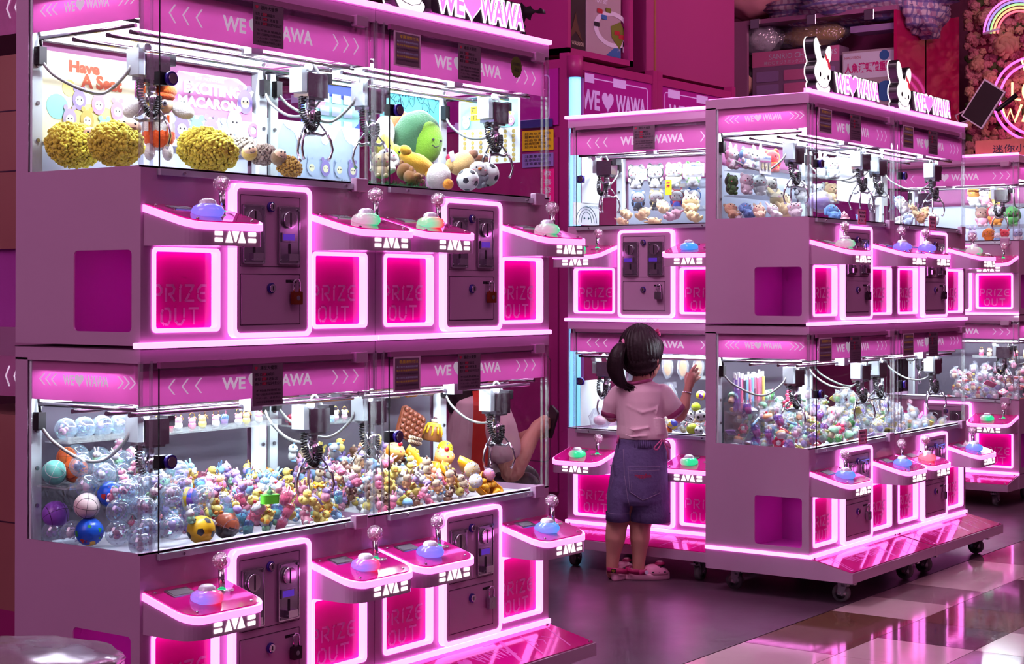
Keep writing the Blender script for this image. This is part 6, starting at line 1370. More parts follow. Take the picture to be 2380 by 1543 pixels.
N = 'grey price notice, '
for fr, nm, za, zb in ((FA1, 'nearest machine', .905, 1.004), (FA2, 'avocado plush machine', .905, 1.004), (FC1, 'bare sided machine', .905, 1.004), (FC2, 'end wheeled machine', .905, 1.004), (FB, 'machine the girl plays at', .905, 1.004)):
    for T, tn in ((0, 'lower'), (TIER, 'upper')):
        if fr is FB and T == 0: continue
        notice(fr, .345, za+T-.008, zb+T-.004, N+'%s cabinet of the %s' % (tn, nm))
        if fr in (FA2, FC1, FC2): notice(fr, .062, .905+T, 1.0+T, 'framed dark notice with yellow lines, %s cabinet of the %s' % (tn, nm), W=.115, kind=1)
notice(FC1, .415, .567+TIER, .625+TIER, 'pink prize rule notice, upper cabinet of the bare sided machine', W=.075, kind=2, y=-.013); notice(FC2, .345, .567+TIER, .625+TIER, 'pink prize rule notice, upper cabinet of the end machine', W=.075, kind=2, y=-.013)
notice(FC1, .42, .567, .625, 'pink prize rule notice, lower cabinet of the bare sided machine', W=.075, kind=2, y=-.013)
mk('sticker', (88, 96, 30), .5)
p = ony(1199, 156, AY-.011); m = M(); m.prism([(.026*(1+.08*(i % 2))*math.cos(i*PI/16), .030*(1+.08*(i % 2))*math.sin(i*PI/16)) for i in range(32)], -.0012, 0, 'sticker'); o = tag(link('sticker', m.mesh('sticker'), None, p), 'olive starburst sticker on the front glass of the avocado plush machine', 'sticker')
part('print', 'stk', lambda m: (m.text('可出禮物', -.017, .017, .004, .013, -.0018, 'print_black'), m.text('保出', -.012, .012, -.014, -.002, -.0018, 'print_black')), o)
# padlocks hanging at the cash doors
mk('brass', (150, 70, 40), .35, .6); mk('lock_black', (55, 35, 50), .4, .3)
def padlock(fr, T, mat, label, tilt=0):
    o = tag(link('padlock', CACHE.setdefault(('pad', mat), (lambda m: (m.prism(rrect(-.016, .016, -.058, -.026, .003), -.006, .006, mat), m)[1])(M()).mesh('padlock', .0015)), None, fr.w(.479, -.030, .3215+T), fr.rz), label, 'padlock')
    part('shackle', 'shk', lambda m: m.ring([(-.010, 0, -.028), (-.010, 0, -.006)]+[(-.010*math.cos(i*PI/8), 0, -.004+.008*math.sin(i*PI/8)) for i in range(9)]+[(.010, 0, -.006), (.010, 0, -.028)], .0024, 8, 'chrome'), o)
    part('keyway', 'kwy', lambda m: m.cyl((0, -.006, -.042), (0, -.0072, -.042), .006, 'steel', 12), o)
for fr, T, mt, lb in ((FA1, TIER, 'brass', 'brass padlock on the upper cash door of the nearest machine'), (FA1, 0, 'lock_black', 'dark padlock on the lower cash door of the nearest machine'), (FA2, TIER, 'brass', 'brass padlock on the upper cash door of the avocado plush machine'), (FA2, 0, 'steel', 'steel padlock on the lower cash door of the avocado plush machine'),
    (FC1, TIER, 'lock_black', 'dark padlock on the upper cash door of the bare sided machine'), (FC1, 0, 'steel', 'steel padlock on the lower cash door of the bare sided machine'), (FC2, TIER, 'lock_black', 'dark padlock on the upper cash door of the end machine'), (FC2, 0, 'steel', 'steel padlock on the lower cash door of the end machine'), (FB, TIER, 'steel', 'silver padlock above the girl\'s head')): padlock(fr, T, mt, lb)
# illuminated roof signs: rabbit emblem and WE heart WAWA
mk('sign_black', (20, 12, 22), .35); mk('sign_letter', (245, 150, 230), .4, emit=(.95, .25, .80), es=.9); mk('sign_face', (255, 255, 255), .4, emit=(1, .99, .97), es=1.05); mk('bow', (235, 60, 80), .4, emit=(.8, .04, .08), es=.5)
def sm(P, n=5):
    out = []
    for i in range(len(P)):
        p = [Vector(P[(i+k) % len(P)]) for k in (-1, 0, 1, 2)]
        for j in range(n):
            f = j/n; out.append(tuple(.5*((2*p[1])+(p[2]-p[0])*f+(2*p[0]-5*p[1]+4*p[2]-p[3])*f*f+(3*p[1]-p[0]-3*p[2]+p[3])*f**3)))
    return out
RAB = sm([(.045, .0), (.020, .03), (.030, .045), (.010, .075), (.012, .105), (.028, .130), (.012, .165), (.006, .205), (.020, .225), (.042, .200), (.060, .150), (.085, .150), (.098, .185), (.122, .205), (.135, .180), (.128, .145), (.112, .125), (.130, .100), (.130, .070), (.112, .045), (.125, .028), (.112, .004), (.080, -.002)])
def grow(P, d):
    n = len(P); out = []
    for i in range(n):
        a = Vector(P[i-1]); b = Vector(P[(i+1) % n]); t = (b-a).normalized(); out.append((P[i][0]+t.y*-d if False else P[i][0]-t.y*d, P[i][1]+t.x*d))
    A = lambda Q: abs(sum(Q[i-1][0]*Q[i][1]-Q[i][0]*Q[i-1][1] for i in range(len(Q))))
    return out if A(out) > A(P) else [(2*p[0]-o[0], 2*p[1]-o[1]) for p, o in zip(P, out)]
def sign(fr, a, label):
    r = empty('rabbit_sign', fr.w(a, .03, 1.9355), fr.rz); tag(r, label, 'sign', 'illuminated roof signs')
    S = 1.0; B = grow(RAB, .006)
    part('rabbit_block', 'rbk', lambda m: (m.prism([(x*1.15, z*.93+.006) for x, z in B], -.018, .018, 'sign_black'), m.prism([(x*1.15, z*.93+.006) for x, z in grow(RAB, .008)], .018, .022, 'led_white')), r)
    part('rabbit_face', 'rbf', lambda m: m.prism([(x*1.15, z*.93+.006) for x, z in RAB], -.021, -.018, 'sign_face'), r)
    part('rabbit_drawing', 'rbd', lambda m: (m.flat(circ(.055, .078, .007, 14, .010), -.0218, 'sign_black'), m.flat(circ(.125, .072, .007, 14, .010), -.0218, 'sign_black'), m.ring([(.084, -.022, .066), (.090, -.022, .062), (.096, -.022, .066)], .0009, 4, 'sign_black'),
         m.ring([(x*1.15, -.0215, z*.93+.006) for x, z in [(.022, .045), (.045, .028), (.075, .022), (.105, .03), (.114, .045)]], .0012, 4, 'sign_black')), r)
    part('bow', 'rbb', lambda m: (m.flat(sm([(.100, .165), (.112, .150), (.122, .140), (.108, .135), (.098, .148)]), -.0222, 'bow'), m.flat(sm([(.125, .135), (.140, .125), (.142, .105), (.128, .108), (.120, .122)]), -.0222, 'bow'), m.flat(circ(.120, .136, .008), -.0228, 'bow')), r, label='red bow')
    T0, T1 = .205, .625
    def slab(m, e, y0, y1, mat):
        for u0, u1, s in ((T0, T0+.125, 'WE'), (T0+.205, T1, 'WAWA')): m.text(s, u0-e, u1+e, .030-e, .098+e, y0, mat, bold=.10, th=y1-y0)
        m.prism(heart(T0+.163, .064, .090+e*2), y0, y1, mat)
    part('lettering_block', 'lbk', lambda m: (m.prism(rrect(T0-.022, T1+.008, .022, .106, .012), -.012, .022, 'sign_black'), m.prism(rrect(T0-.026, T1+.006, .030, .095, .01), .022, .025, 'led_white')), r)
    part('lettering_outline', 'lou', lambda m: slab(m, .006, -.0145, -.0125, 'sign_face'), r, label='white letter outlines'); part('lettering', 'llt', lambda m: (m.text('WE', T0, T0+.125, .030, .098, -.0165, 'sign_letter', bold=.02), m.prism(heart(T0+.163, .064, .084), -.017, -.0155, 'sign_letter'), m.text('WAWA', T0+.205, T1, .030, .098, -.0165, 'sign_letter', bold=.02)), r, label='pink glowing letters WE heart WAWA')
    part('stand', 'lst', lambda m: m.box(0, T1, .0, .022, -.001, .022, 'led_soft'), r)
sign(FA2, .075, 'black rabbit and WE WAWA sign cut off by the top edge'); sign(FC1, .062, 'rabbit and WE WAWA sign on the bare sided machine, left of its twin'); sign(FC2, .045, 'rabbit and WE WAWA sign on the end machine, right of its twin')
# ------------------------------------------------------------------ people
from mathutils.bvhtree import BVHTree
def fuse(m, name, vox=.004, smooth=6, fac=.5):
    """melts overlapping limbs into one continuous skin"""
    me = m.mesh(name); o = bpy.data.objects.new('tmp', me); COL.objects.link(o)
    r = o.modifiers.new('r', 'REMESH'); r.mode = 'VOXEL'; r.voxel_size = vox; r.use_smooth_shade = True
    s = o.modifiers.new('s', 'SMOOTH'); s.factor = fac; s.iterations = smooth
    dg = bpy.context.evaluated_depsgraph_get(); out = bpy.data.meshes.new_from_object(o.evaluated_get(dg)); out.name = name
    if not out.materials: [out.materials.append(x) for x in me.materials]
    bpy.data.objects.remove(o); return out
def limb(m, pts, mat, n=14):
    """a tapering limb through (x, y, z, r) points with round ends"""
    P = [Vector(p[:3]) for p in pts]; rs = [p[3] for p in pts]; Q = []; RR = []
    for i in range(len(P)-1):
        for k in range(5):
            f = k/5; Q.append(P[i].lerp(P[i+1], f)); RR.append(rs[i]*(1-f)+rs[i+1]*f)
    Q.append(P[-1]); RR.append(rs[-1]); m.ring(Q, RR, n, mat); m.ball(P[0], rs[0], mat, n, 8); m.ball(P[-1], rs[-1], mat, n, 8)
    for p, r in zip(P[1:-1], rs[1:-1]): m.ball(p, r, mat, n, 8)
mk('skin', (222, 158, 142), .5, noise=.05, nscale=20, sub=.1); mk('skin_adult', (205, 145, 130), .55)
mk('hair', (34, 18, 24), .52, noise=.3, nscale=90, bump=.3, bscale=60)
mk('tee', (250, 218, 228), .85, sheen=.2, bump=.15, bscale=18); mk('tee_band', (205, 100, 155), .85); mk('tee_adult', (232, 195, 205), .85, bump=.2, bscale=9)
mk('denim', (112, 98, 148), .85, noise=.22, nscale=26, bump=.25, bscale=90); mk('denim_stitch', (150, 130, 170), .8); mk('clog', (238, 150, 190), .45); mk('clog_strap', (190, 45, 110), .45); mk('clog_sole', (240, 170, 200), .5); mk('lanyard', (205, 50, 35), .6); mk('stitch_red', (190, 50, 90), .7)
GS = 6.757/3838; G0 = onz(1480, 1345, 0)
girl = empty('person', (G0.x, G0.y, 0), YAW-PI/2); tag(girl, 'small girl with a ponytail, pink tee and denim shorts, seen from behind, hand raised', 'person')
def g(u, v, d=0, r=None):
    p = ((u-1480)*GS, d, (1345-v)*GS); return p if r is None else p+(r,)
m = M(); S = 'skin'
m.ball(g(1493, 824, .005), (.078, .088, .094), S, 24, 18); m.ball(g(1503, 862, .035), (.050, .055, .040), S, 18, 12)
m.ball(g(1520, 852, .045), (.030, .040, .032), S, 14, 10); m.ball(g(1527, 846, .105), (.010, .012, .010), S, 10, 8)
limb(m, [g(1495, 868, .0, .040), g(1492, 900, -.005, .042), g(1490, 930, 0, .06)], S)
limb(m, [g(1448, 918, 0, .040), g(1490, 925, 0, .055), g(1540, 920, 0, .040)], S)
m.loft([[((u-1480)*GS+hw*math.cos(t*PI/10), hd*math.sin(t*PI/10), (1345-v)*GS) for t in range(20)] for u, v, hw, hd in ((1488, 915, .085, .055), (1488, 950, .088, .065), (1490, 1000, .088, .07), (1490, 1060, .096, .08), (1488, 1120, .10, .085), (1486, 1150, .09, .08))], S)
limb(m, [g(1543, 922, 0, .036), g(1562, 948, .005, .031), g(1581, 966, .012, .027), g(1592, 945, .03, .026), g(1599, 920, .045, .0195), g(1604, 903, .05, .0165)], S)
limb(m, [g(1604, 903, .05, .017), g(1609, 886, .055, .021), g(1612, 876, .055, .020)], S)
for pts in ([(1606, 872, .046, .0085), (1613, 860, .050, .0076), (1622, 850, .060, .0062)], [(1611, 873, .056, .0085), (1618, 865, .064, .0076), (1627, 858, .074, .0062)], [(1615, 879, .062, .0085), (1623, 873, .070, .0075), (1631, 867, .080, .006)], [(1616, 888, .060, .0078), (1624, 884, .068, .0068), (1633, 878, .076, .0056)], [(1601, 892, .060, .010), (1600, 880, .078, .0085), (1604, 870, .090, .007)]):
    limb(m, [g(*p) for p in pts], S, 10)
limb(m, [g(1440, 922, 0, .036), g(1424, 945, .01, .031), g(1424, 968, .03, .027), g(1436, 962, .10, .024), g(1448, 950, .155, .017)], S)
limb(m, [g(1448, 950, .155, .017), g(1453, 944, .185, .02)], S)
for k, (a, b) in enumerate(((1446, 936), (1451, 934), (1456, 935), (1461, 938))): limb(m, [g(a, b+4, .20, .0085), g(a+2, b-1, .22, .0075), g(a+4, b+3, .238, .006)], S, 10)
limb(m, [g(1464, 943, .18, .009), g(1468, 937, .20, .0075)], S, 10)
limb(m, [g(1462, 1120, 0, .066), g(1442, 1185, .005, .053), g(1434, 1222, 0, .044), g(1431, 1250, -.004, .0415), g(1427, 1285, 0, .030), g(1424, 1312, 0, .0255), g(1424, 1332, .004, .024)], S, 18)
limb(m, [g(1512, 1120, 0, .066), g(1496, 1185, .005, .053), g(1489, 1222, 0, .044), g(1488, 1250, -.004, .0415), g(1487, 1285, 0, .030), g(1485, 1312, 0, .0255), g(1485, 1332, .004, .024)], S, 18)
limb(m, [g(1424, 1332, .0, .022), g(1432, 1334, .05, .022), g(1438, 1337, .09, .018)], S); limb(m, [g(1485, 1332, 0, .022), g(1510, 1334, .008, .024), g(1532, 1337, .012, .019)], S)
body = link('body', fuse(m, 'body', .0035, 5), girl)
def gp(name, key, fn, label=None, parent=None): return part(name, ('girl', key), fn, parent or body, label=label)
gp('ear', 'ear', lambda m: (m.ball(g(1523, 838, -.048), (.010, .016, .021), S, 12, 9, rot=(0, .1, .5)), m.torus(g(1525, 837, -.052), .012, .0032, S, 'x', 12, 5)))
gp('face', 'face', lambda m: (m.ball(g(1514, 828, .088), (.008, .006, .007), 'print_white', 8, 6), m.ball(g(1515, 828, .092), (.005, .004, .005), 'print_black', 8, 6), m.ball(g(1538, 828, .066), (.006, .008, .007), 'print_white', 8, 6), m.ball(g(1540, 828, .068), (.004, .005, .005), 'print_black', 8, 6), m.ring([g(1519, 866, .095), g(1526, 868, .094), g(1532, 866, .085)], .003, 6, 'tee_band')), 'small dark eyes and mouth')
def hair(m):
    def fn(p): return 1+.013*math.sin(34*math.atan2(p.x, -p.y)+5*p.z)+.008*math.sin(57*math.atan2(p.x, -p.y)-9*p.z)+(.10*max(0, -p.z)*max(0, .3-p.y))
    m.ball(g(1488, 812, -.004), (.090, .098, .106), 'hair', 150, 40, fn=fn); m.ball(g(1490, 838, -.050), (.066, .048, .050), 'hair', 40, 14)
    for k in range(7):
        u = 1524+k*2.4; m.ring([g(u, 775+k*3, .02+.008*k), g(u+4, 805, .03+.008*k), g(u+3-k*.4, 832+k, .035+.008*k), g(u-2, 850+k*2, .045+.007*k)], [.010, .011, .007, .001], 6, 'hair')
    for k in range(14):
        u = 1462+k*4.3; m.ring([g(u, 850, -.070+.0015*abs(k-6)), g(u+(k % 3-1)*2, 868+(k*7 % 5)*2, -.050+.0015*abs(k-6))], [.005, .0004], 5, 'hair')
    for k in range(9): m.ring([g(1480+k*4, 753+(k % 3), -.02), g(1476+k*6+(k*5 % 7), 742-(k % 4), -.02), g(1473+k*8, 745-(k % 3)*3, -.02)], .0005, 4, 'hair')
gp('hair', 'hair', hair)
def tail(m):
    q = random.Random(2); P = spline([g(1447, 800, -.055), g(1436, 812, -.075), g(1428, 838, -.080), g(1430, 865, -.072), g(1443, 888, -.062), g(1462, 899, -.055)], 16); RR = [.014, .019, .023, .026, .029, .031, .032, .0325, .032, .031, .029, .026, .022, .017, .011, .003]
    m.ring(P, RR, 18, 'hair')
    for k in range(46):
        a = q.uniform(0, 2*PI); L = []
        for i, p in enumerate(P): L.append(p+Vector((math.cos(a+i*.03)*RR[i]*1.0, math.sin(a+i*.03)*RR[i]*.9, 0)))
        e = L[-1]+Vector((q.uniform(-.012, .03), q.uniform(-.01, .01), q.uniform(-.02, .005))); m.ring(L[:13+k % 3]+[e], .0026, 4, 'hair')
gp('ponytail', 'tail', tail); gp('hair_tie', 'tie', lambda m: m.torus(g(1447, 797, -.052), .0135, .0065, 'clog', 'x', 16, 8), 'pink hair tie'); gp('hair_clip', 'clip', lambda m: [m.ball(g(1527+5*math.cos(i*1.26), 776+8*math.sin(i*1.26), -.012), (.007, .006, .010), 'clog_strap', 8, 6) for i in range(5)], 'dark pink hair clip')
def ringv(u, v, hw, hd, tilt=0, d=0, n=24): return [((u-1480)*GS+hw*math.cos(2*PI*t/n), d+hd*math.sin(2*PI*t/n), (1345-v)*GS+tilt*math.cos(2*PI*t/n)) for t in range(n)]
m = M()
m.loft([ringv(1484, 889, .052, .050, .010), ringv(1486, 897, .085, .062, .008), ringv(1487, 908, .104, .074, .004), ringv(1488, 930, .106, .082), ringv(1488, 960, .098, .086), ringv(1491, 985, .098, .090), ringv(1494, 1005, .106, .094), ringv(1495, 1018, .104, .092)], 'tee')
limb(m, [g(1540, 915, 0, .043), g(1556, 938, .004, .045), g(1567, 950, .008, .043)], 'tee', 18); limb(m, [g(1440, 917, 0, .042), g(1425, 938, .008, .040), g(1420, 956, .016, .036)], 'tee', 18)
for k in range(6):   # gathered folds at the right side seam
    m.ring([g(1520+k*.6, 970+k*7, -.082), g(1528+k*.6, 968+k*7, -.080), g(1540, 972+k*7, -.062), g(1547, 970+k*7, -.04)], [.001, .006, .006, .002], 8, 'tee')
for P in ([(1440, 985, -.075), (1470, 995, -.096), (1510, 988, -.094)], [(1455, 940, -.074), (1490, 955, -.087), (1520, 948, -.078)], [(1436, 1000, -.07), (1465, 1010, -.095), (1500, 1008, -.1)], [(1535, 925, -.04), (1525, 945, -.066), (1524, 965, -.078)]): m.ring([g(*p) for p in P], [.001, .0055, .001], 8, 'tee')
tee = fuse(m, 'tshirt', .0045, 4); shirt = link('tshirt', tee, body)
def band(m, c, ax, r, w, mat):
    ax = Vector(ax).normalized(); x = ax.orthogonal().normalized(); y = ax.cross(x); c = Vector(c)
    m.ring([c+(x*math.cos(i*PI/10)+y*math.sin(i*PI/10))*r for i in range(20)], w, 8, mat, closed=True)
gp('collar', 'collar', lambda m: m.ring([Vector(p)+Vector((0, 0, .001)) for p in ringv(1484, 887, .054, .052, .010)], .0068, 8, 'tee_band', closed=True), 'darker pink collar band')
def cuff(a, b, r):
    def f(m):
        a_ = Vector(g(*a)); b_ = Vector(g(*b)); d = (b_-a_).normalized(); x = d.orthogonal().normalized(); y = d.cross(x)
        m.loft([[p+(x*math.cos(t*PI/12)+y*math.sin(t*PI/12))*q for t in range(24)] for p, q in ((a_, r), (b_, r+.001), (b_+d*.001, r-.006), (a_, r-.008))], 'tee_band', cap=False)
    return f
gp('cuff', 'cufr', cuff((1567, 950, .008), (1574, 959, .011), .0425), 'darker pink sleeve cuff'); gp('cuff', 'cufl', cuff((1420, 955, .016), (1419, 966, .02), .0365), 'darker pink sleeve cuff')
m = M()
m.loft([ringv(1492, 1017, .097, .088), ringv(1492, 1030, .100, .090), ringv(1490, 1050, .107, .096), ringv(1487, 1085, .116, .102), ringv(1485, 1125, .122, .104), ringv(1485, 1160, .126, .100), ringv(1485, 1170, .11, .09)], 'denim')
m.loft([ringv(1452, 1110, .06, .085), ringv(1443, 1150, .056, .082), ringv(1438, 1190, .047, .074), ringv(1437, 1200, .046, .074)], 'denim'); m.loft([ringv(1510, 1110, .07, .085), ringv(1510, 1150, .076, .084), ringv(1512, 1190, .080, .080), ringv(1512, 1202, .080, .080)], 'denim')
shm = fuse(m, 'shorts', .0045, 5); shorts = link('shorts', shm, body)
gp('hem', 'heml', lambda m: m.loft([ringv(1437, 1189, .0495, .0775), ringv(1437, 1208, .0500, .078), ringv(1437, 1209, .045, .072), ringv(1437, 1196, .044, .07)], 'denim', cap=False), 'turned up hem', shorts); gp('hem', 'hemr', lambda m: m.loft([ringv(1512, 1190, .0835, .0835, -.002), ringv(1512, 1210, .084, .084, -.002), ringv(1512, 1211, .078, .078, -.002), ringv(1512, 1198, .076, .076)], 'denim', cap=False), 'turned up hem', shorts)
gp('waistband', 'waist', lambda m: [m.ring([g(1437+k*4.6, 1017, -.02-.066*math.sin(PI*k/24)), g(1437+k*4.6+(k % 2), 1036, -.024-.070*math.sin(PI*k/24))], .0042, 6, 'denim') for k in range(1, 24)], 'gathered elastic waist', shorts)
bv = BVHTree.FromPolygons([v.co[:] for v in shm.vertices], [tuple(p.vertices) for p in shm.polygons])
def on_s(u, v, off=.0016):
    x, _, z = g(u, v); h = bv.ray_cast(Vector((x, -1, z)), Vector((0, 1, 0))); y = h[0].y if h[0] is not None else -.08
    return (x, y-off, z)
def seam(m, P, mat='denim_stitch', r=.0011, step=4):
    for a, b in zip(P, P[1:]):
        n = max(2, int(math.hypot(a[0]-b[0], a[1]-b[1])/step)); m.ring([on_s(a[0]+(b[0]-a[0])*i/n, a[1]+(b[1]-a[1])*i/n) for i in range(n+1)], r, 4, mat)
def pocket(m):
    O = [(1456, 1078), (1530, 1078), (1531, 1140), (1491, 1156), (1460, 1137)]; N = 8; vs = []; fs = []
    for j in range(N+1):
        v = 1078+78*j/N
        l = 1456+4*min(1, (v-1078)/59) if v <= 1137 else 1460+31*(v-1137)/19; r = 1530+(v-1078)/62 if v <= 1140 else 1531-40*(v-1140)/16
        l = min(l, 1491); r = max(r, 1491)
        vs += [on_s(l+(r-l)*i/N, v, .003) for i in range(N+1)]
    for j in range(N):
        for i in range(N): a = j*(N+1)+i; fs.append((a, a+1, a+N+2, a+N+1))
    m.add(vs, fs, 'denim', True)
pk = gp('pocket', 'pock', pocket, 'back pocket', shorts)
gp('stitching', 'stch', lambda m: (seam(m, [(1457, 1079), (1530, 1079), (1531, 1139), (1491, 1155), (1461, 1136), (1457, 1079)], r=.0022), seam(m, [(1458, 1087), (1529, 1087)], r=.0020), seam(m, [(1463, 1090), (1465, 1133), (1491, 1149), (1526, 1136), (1526, 1090)], r=.0016), seam(m, [(1447, 1040), (1449, 1100), (1456, 1150), (1464, 1185)], r=.002), seam(m, [(1416, 1076), (1424, 1076), (1424, 1110), (1417, 1138)], r=.002), seam(m, [(1412, 1189), (1462, 1189)], r=.002)), 'pale stitching', shorts)
def embro(m):
    vs, fs, _ = text_geo('HappyBob', .02); m.add([on_s(1472+x*38, 1106-y*12, .0048) for x, y in vs], fs, 'stitch_red')
gp('embroidery', 'emb', embro, 'red stitched word HappyBob', shorts)
gp('drawstring', 'bow', lambda m: (m.ring(spline([g(1535, 1018, -.075), g(1522, 1028, -.105), g(1516, 1036, -.11), g(1524, 1038, -.11), g(1536, 1020, -.085)], 20), .0032, 6, 'tee_band'), m.ring(spline([g(1537, 1018, -.07), g(1548, 1030, -.09), g(1554, 1036, -.085), g(1550, 1022, -.075), g(1537, 1018, -.075)], 20), .0032, 6, 'tee_band'), m.ring([g(1540, 1020, -.075), g(1549, 1045, -.085), g(1550, 1062, -.085)], .004, 6, 'tee_band'), m.ring([g(1438, 1010, -.03), g(1434, 1028, -.04)], .004, 6, 'tee_band')), 'pink drawstring bow at the shirt hem')
gp('bracelet', 'brc', lambda m: (band(m, g(1600.5, 915, .047), (.25, .3, 1), .0205, .0022, 'chrome')), 'thin silver bracelet')
def clog(m):
    # heel at the origin, toe towards +x
    o = []
    for i in range(28):
        t = 2*PI*i/28; x = .085+.092*math.cos(t); w = (.036+.008*math.cos(t)) ; o.append((x, w*math.sin(t)))
    m.loft([[(x, y*.93, 0) for x, y in o], [(x*1.01-.001, y*1.06, .006) for x, y in o], [(x, y*1.05, .022) for x, y in o], [(x*.99+.001, y*.97, .028) for x, y in o]], 'clog_sole')
    rings = []
    for k in range(8):
        a = k/7*PI/2; s = math.cos(a)**.6; h = .022+.040*math.sin(a)
        rings.append([(max(.060+.02*math.sin(a), .118+.056*s*math.cos(t)), .041*s*math.sin(t), h-(.012*max(0, math.cos(t))*math.sin(a))) for t in [2*PI*i/24 for i in range(24)]])
    m.loft(rings, 'clog')
    for i in range(5):
        a = -1.1+i*.55; m.ball((.118+.035*math.cos(a), .028*math.sin(a), .052), (.0042, .0042, .003), 'print_black', 8, 5)
    for x in (.10, .125, .15): m.ball((x, -.040+(x-.1)*.12, .034), (.006, .002, .0025), 'print_black', 8, 5)
def strap(m):
    pts = [(.072, -.043, .036), (.04, -.045, .036), (.01, -.036, .040), (-.008, 0, .042), (.01, .036, .040), (.04, .045, .036), (.072, .043, .036)]; P = spline(pts, 20)
    m.loft([[p+Vector((0, 0, -.011)), p+Vector((0, 0, .011)), p*1+Vector((.0025, 0, .011)), p+Vector((.0025, 0, -.011))] for p in P], 'clog_strap'); m.cyl((.072, -.0445, .036), (.072, -.049, .036), .008, 'print_white', 12)
def charm(m): m.ball((.135, -.004, .064), (.022, .020, .009), 'clog_strap', 14, 8); m.ball((.135, -.004, .071), (.015, .013, .006), 'clog', 12, 6)
def mkshoe(loc, rz, key):
    c = part('clog', 'clog', clog, girl, loc, rz, label='pink rubber clog'); part('strap', 'clogstrap', strap, c, label='dark pink heel strap'); part('shoe_charm', 'charm', charm, c)
    part('strap_print', 'strpr', lambda m: (m.box(-.0125, -.0085, -.010, .010, .034, .050, 'case_dark'), m.text('TOY', -.008, .008, .037, .047, -.0128, 'p_ylw', 'yz')), c)
mkshoe(g(1428, 1345, -.045), math.radians(66), 'l'); mkshoe(g(1458, 1345, -.012), math.radians(6), 'r')
# ---- grown person beyond the near machines
AD = 6.15; AS = AD/3838; A0 = ond(1130, 900, AD)
man = empty('person', (A0.x, A0.y, 0), YAW-PI/2); tag(man, 'person with long dark hair and orange lanyard, crouching with a phone behind the near machines', 'person')
az = lambda v: CAMH-(v-676.5)*AS
def h(u, v, d=0, r=None):
    p = ((u-1130)*AS, d, az(v)); return p if r is None else p+(r,)
m = M(); S2 = 'skin_adult'
m.ball(h(1120, 838, .0), (.078, .092, .108), S2, 20, 14); limb(m, [h(1120, 880, 0, .048), h(1118, 920, 0, .055)], S2)
limb(m, [h(1088, 935, .12, .055), h(1120, 940, 0, .085), h(1145, 940, -.12, .055)], S2)
m.loft([[((u-1130)*AS+hw*math.cos(t*PI/10), hd*math.sin(t*PI/10), az(v)) for t in range(20)] for u, v, hw, hd in ((1118, 930, .09, .15), (1115, 1000, .10, .15), (1105, 1080, .10, .14), (1100, 1150, .12, .16))], S2)
limb(m, [h(1148, 945, -.15, .050), h(1165, 1000, -.17, .046), h(1190, 1085, -.16, .042), h(1212, 1050, -.12, .038), h(1240, 1005, -.06, .027)], S2)
limb(m, [h(1240, 1005, -.06, .028), h(1252, 992, -.04, .032), h(1258, 986, -.04, .026)], S2)
for k in range(4): limb(m, [h(1256+k*1.5, 976+k*7, -.045, .010), h(1270+k, 970+k*7, -.050, .009), h(1279, 972+k*7, -.028, .0075)], S2, 8)
limb(m, [h(1250, 980, -.03, .012), h(1262, 968, -.015, .010), h(1274, 966, -.012, .008)], S2, 8)
limb(m, [h(1090, 945, .14, .050), h(1120, 1060, .18, .042), h(1190, 1040, .08, .036), h(1235, 1010, -.01, .026), h(1250, 1004, -.015, .024)], S2)
for k in range(4): limb(m, [h(1252, 998+k*6, -.012, .010), h(1264, 1000+k*5, -.016, .008), h(1272, 998+k*5, -.026, .007)], S2, 8)
for s in (-1, 1): limb(m, [h(1105, 1150, s*.10, .09), h(1215, 1130, s*.13, .062), h(1222, 1150, s*.13, .058), h(1165, 1270, s*.12, .045), h(1150, 1335, s*.12, .036)], S2); limb(m, [h(1150, 1370, s*.12, .034), h(1190, 1385, s*.12, .030)], S2); limb(m, [h(1150, 1335, s*.12, .036), h(1150, 1372, s*.12, .034)], S2)
ab = link('body', fuse(m, 'body', .007, 5), man)
m = M(); m.loft([[((u-1130)*AS+hw*math.cos(t*PI/10), hd*math.sin(t*PI/10), az(v)) for t in range(20)] for u, v, hw, hd in ((1118, 915, .075, .09), (1118, 928, .105, .165), (1116, 960, .115, .180), (1112, 1020, .12, .178), (1106, 1080, .125, .17), (1100, 1135, .14, .18))], 'tee_adult')
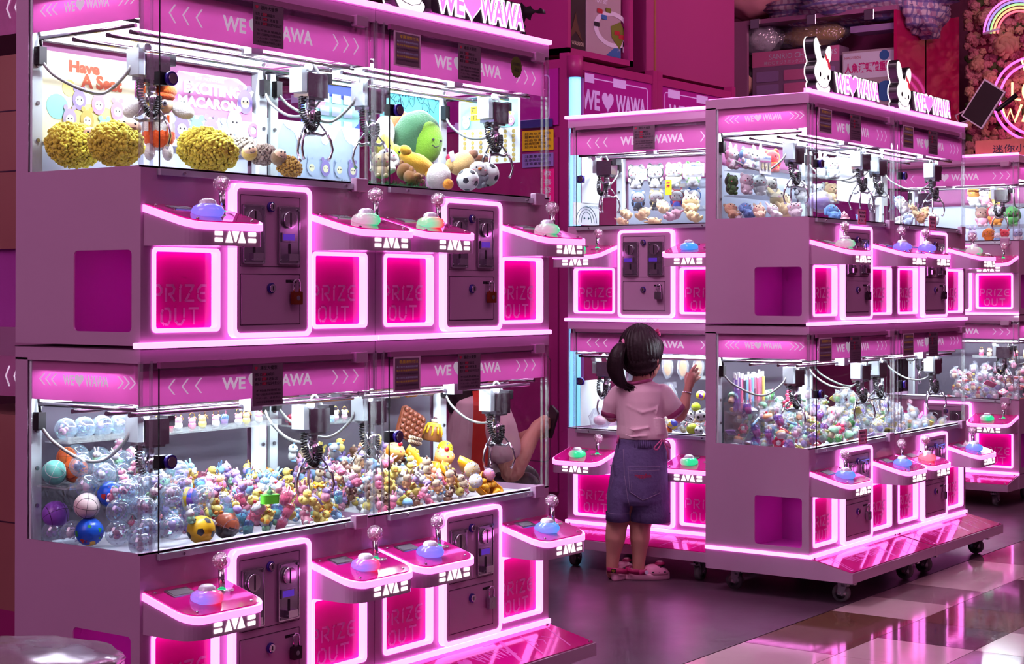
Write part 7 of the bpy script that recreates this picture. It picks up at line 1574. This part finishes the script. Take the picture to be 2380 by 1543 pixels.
limb(m, [h(1145, 940, -.14, .062), h(1162, 990, -.165, .066), h(1172, 1030, -.168, .064)], 'tee_adult', 18); limb(m, [h(1090, 942, .13, .062), h(1108, 1020, .17, .062)], 'tee_adult', 18)
link('tshirt', fuse(m, 'tshirt', .007, 4), ab)
part('trousers', 'adtr', lambda m: [limb(m, [h(1105, 1150, s*.10, .098), h(1215, 1130, s*.13, .07), h(1222, 1150, s*.13, .065), h(1165, 1270, s*.12, .052), h(1153, 1325, s*.12, .045)], 'case_dark') for s in (-1, 1)], ab)
part('hair', 'adhair', lambda m: (m.ball(h(1112, 832, 0), (.092, .104, .118), 'hair', 28, 18), m.ring(spline([h(1100, 850, 0), h(1080, 890, -.03), h(1068, 925, -.05), h(1062, 965, -.06)], 12), [.08, .085, .085, .08, .075, .07, .065, .06, .05, .04, .03, .01], 16, 'hair')), ab)
part('lanyard', 'adlan', lambda m: m.loft([[Vector(p)+Vector((.030*k, 0, 0))+Vector((0, j, 0)) for k, j in ((-1, 0), (1, 0), (1, -.004), (-1, -.004))] for p in spline([h(1118, 905, -.085), h(1122, 925, -.182), h(1122, 960, -.200), h(1120, 1010, -.200), h(1116, 1070, -.190), h(1108, 1135, -.185)], 20)], 'lanyard', smooth=False), ab, label='orange red lanyard strap')
part('face', 'adface', lambda m: (m.ball(h(1170, 838, 0), (.014, .012, .016), S2, 8, 6), [m.ball(h(1166, 826, s*.032), (.008, .010, .006), 'print_black', 8, 5) for s in (-1, 1)], m.ring([h(1164, 862, -.02), h(1167, 864, 0), h(1164, 862, .02)], .005, 6, 'tee_band')), ab)
for s in (-1, 1): part('shoe', ('adsh', s), lambda m: m.ball((h(1175, 0, 0)[0], s*.12, .045), (.13, .05, .045), 'case_dark', 18, 10), ab)
q = h(1281, 978, -.035); o = tag(link('phone', (lambda m: (m.prism(rrect(-.030, .030, -.058, .058, .010), -.0045, .0045, 'case_dark', 'yz'), m)[1])(M()).mesh('phone', .002), None, man.matrix_basis @ Vector(q)), 'black phone held up past the end of the near machines', 'phone'); o.rotation_euler = (.5, 0, YAW-PI/2+.5)
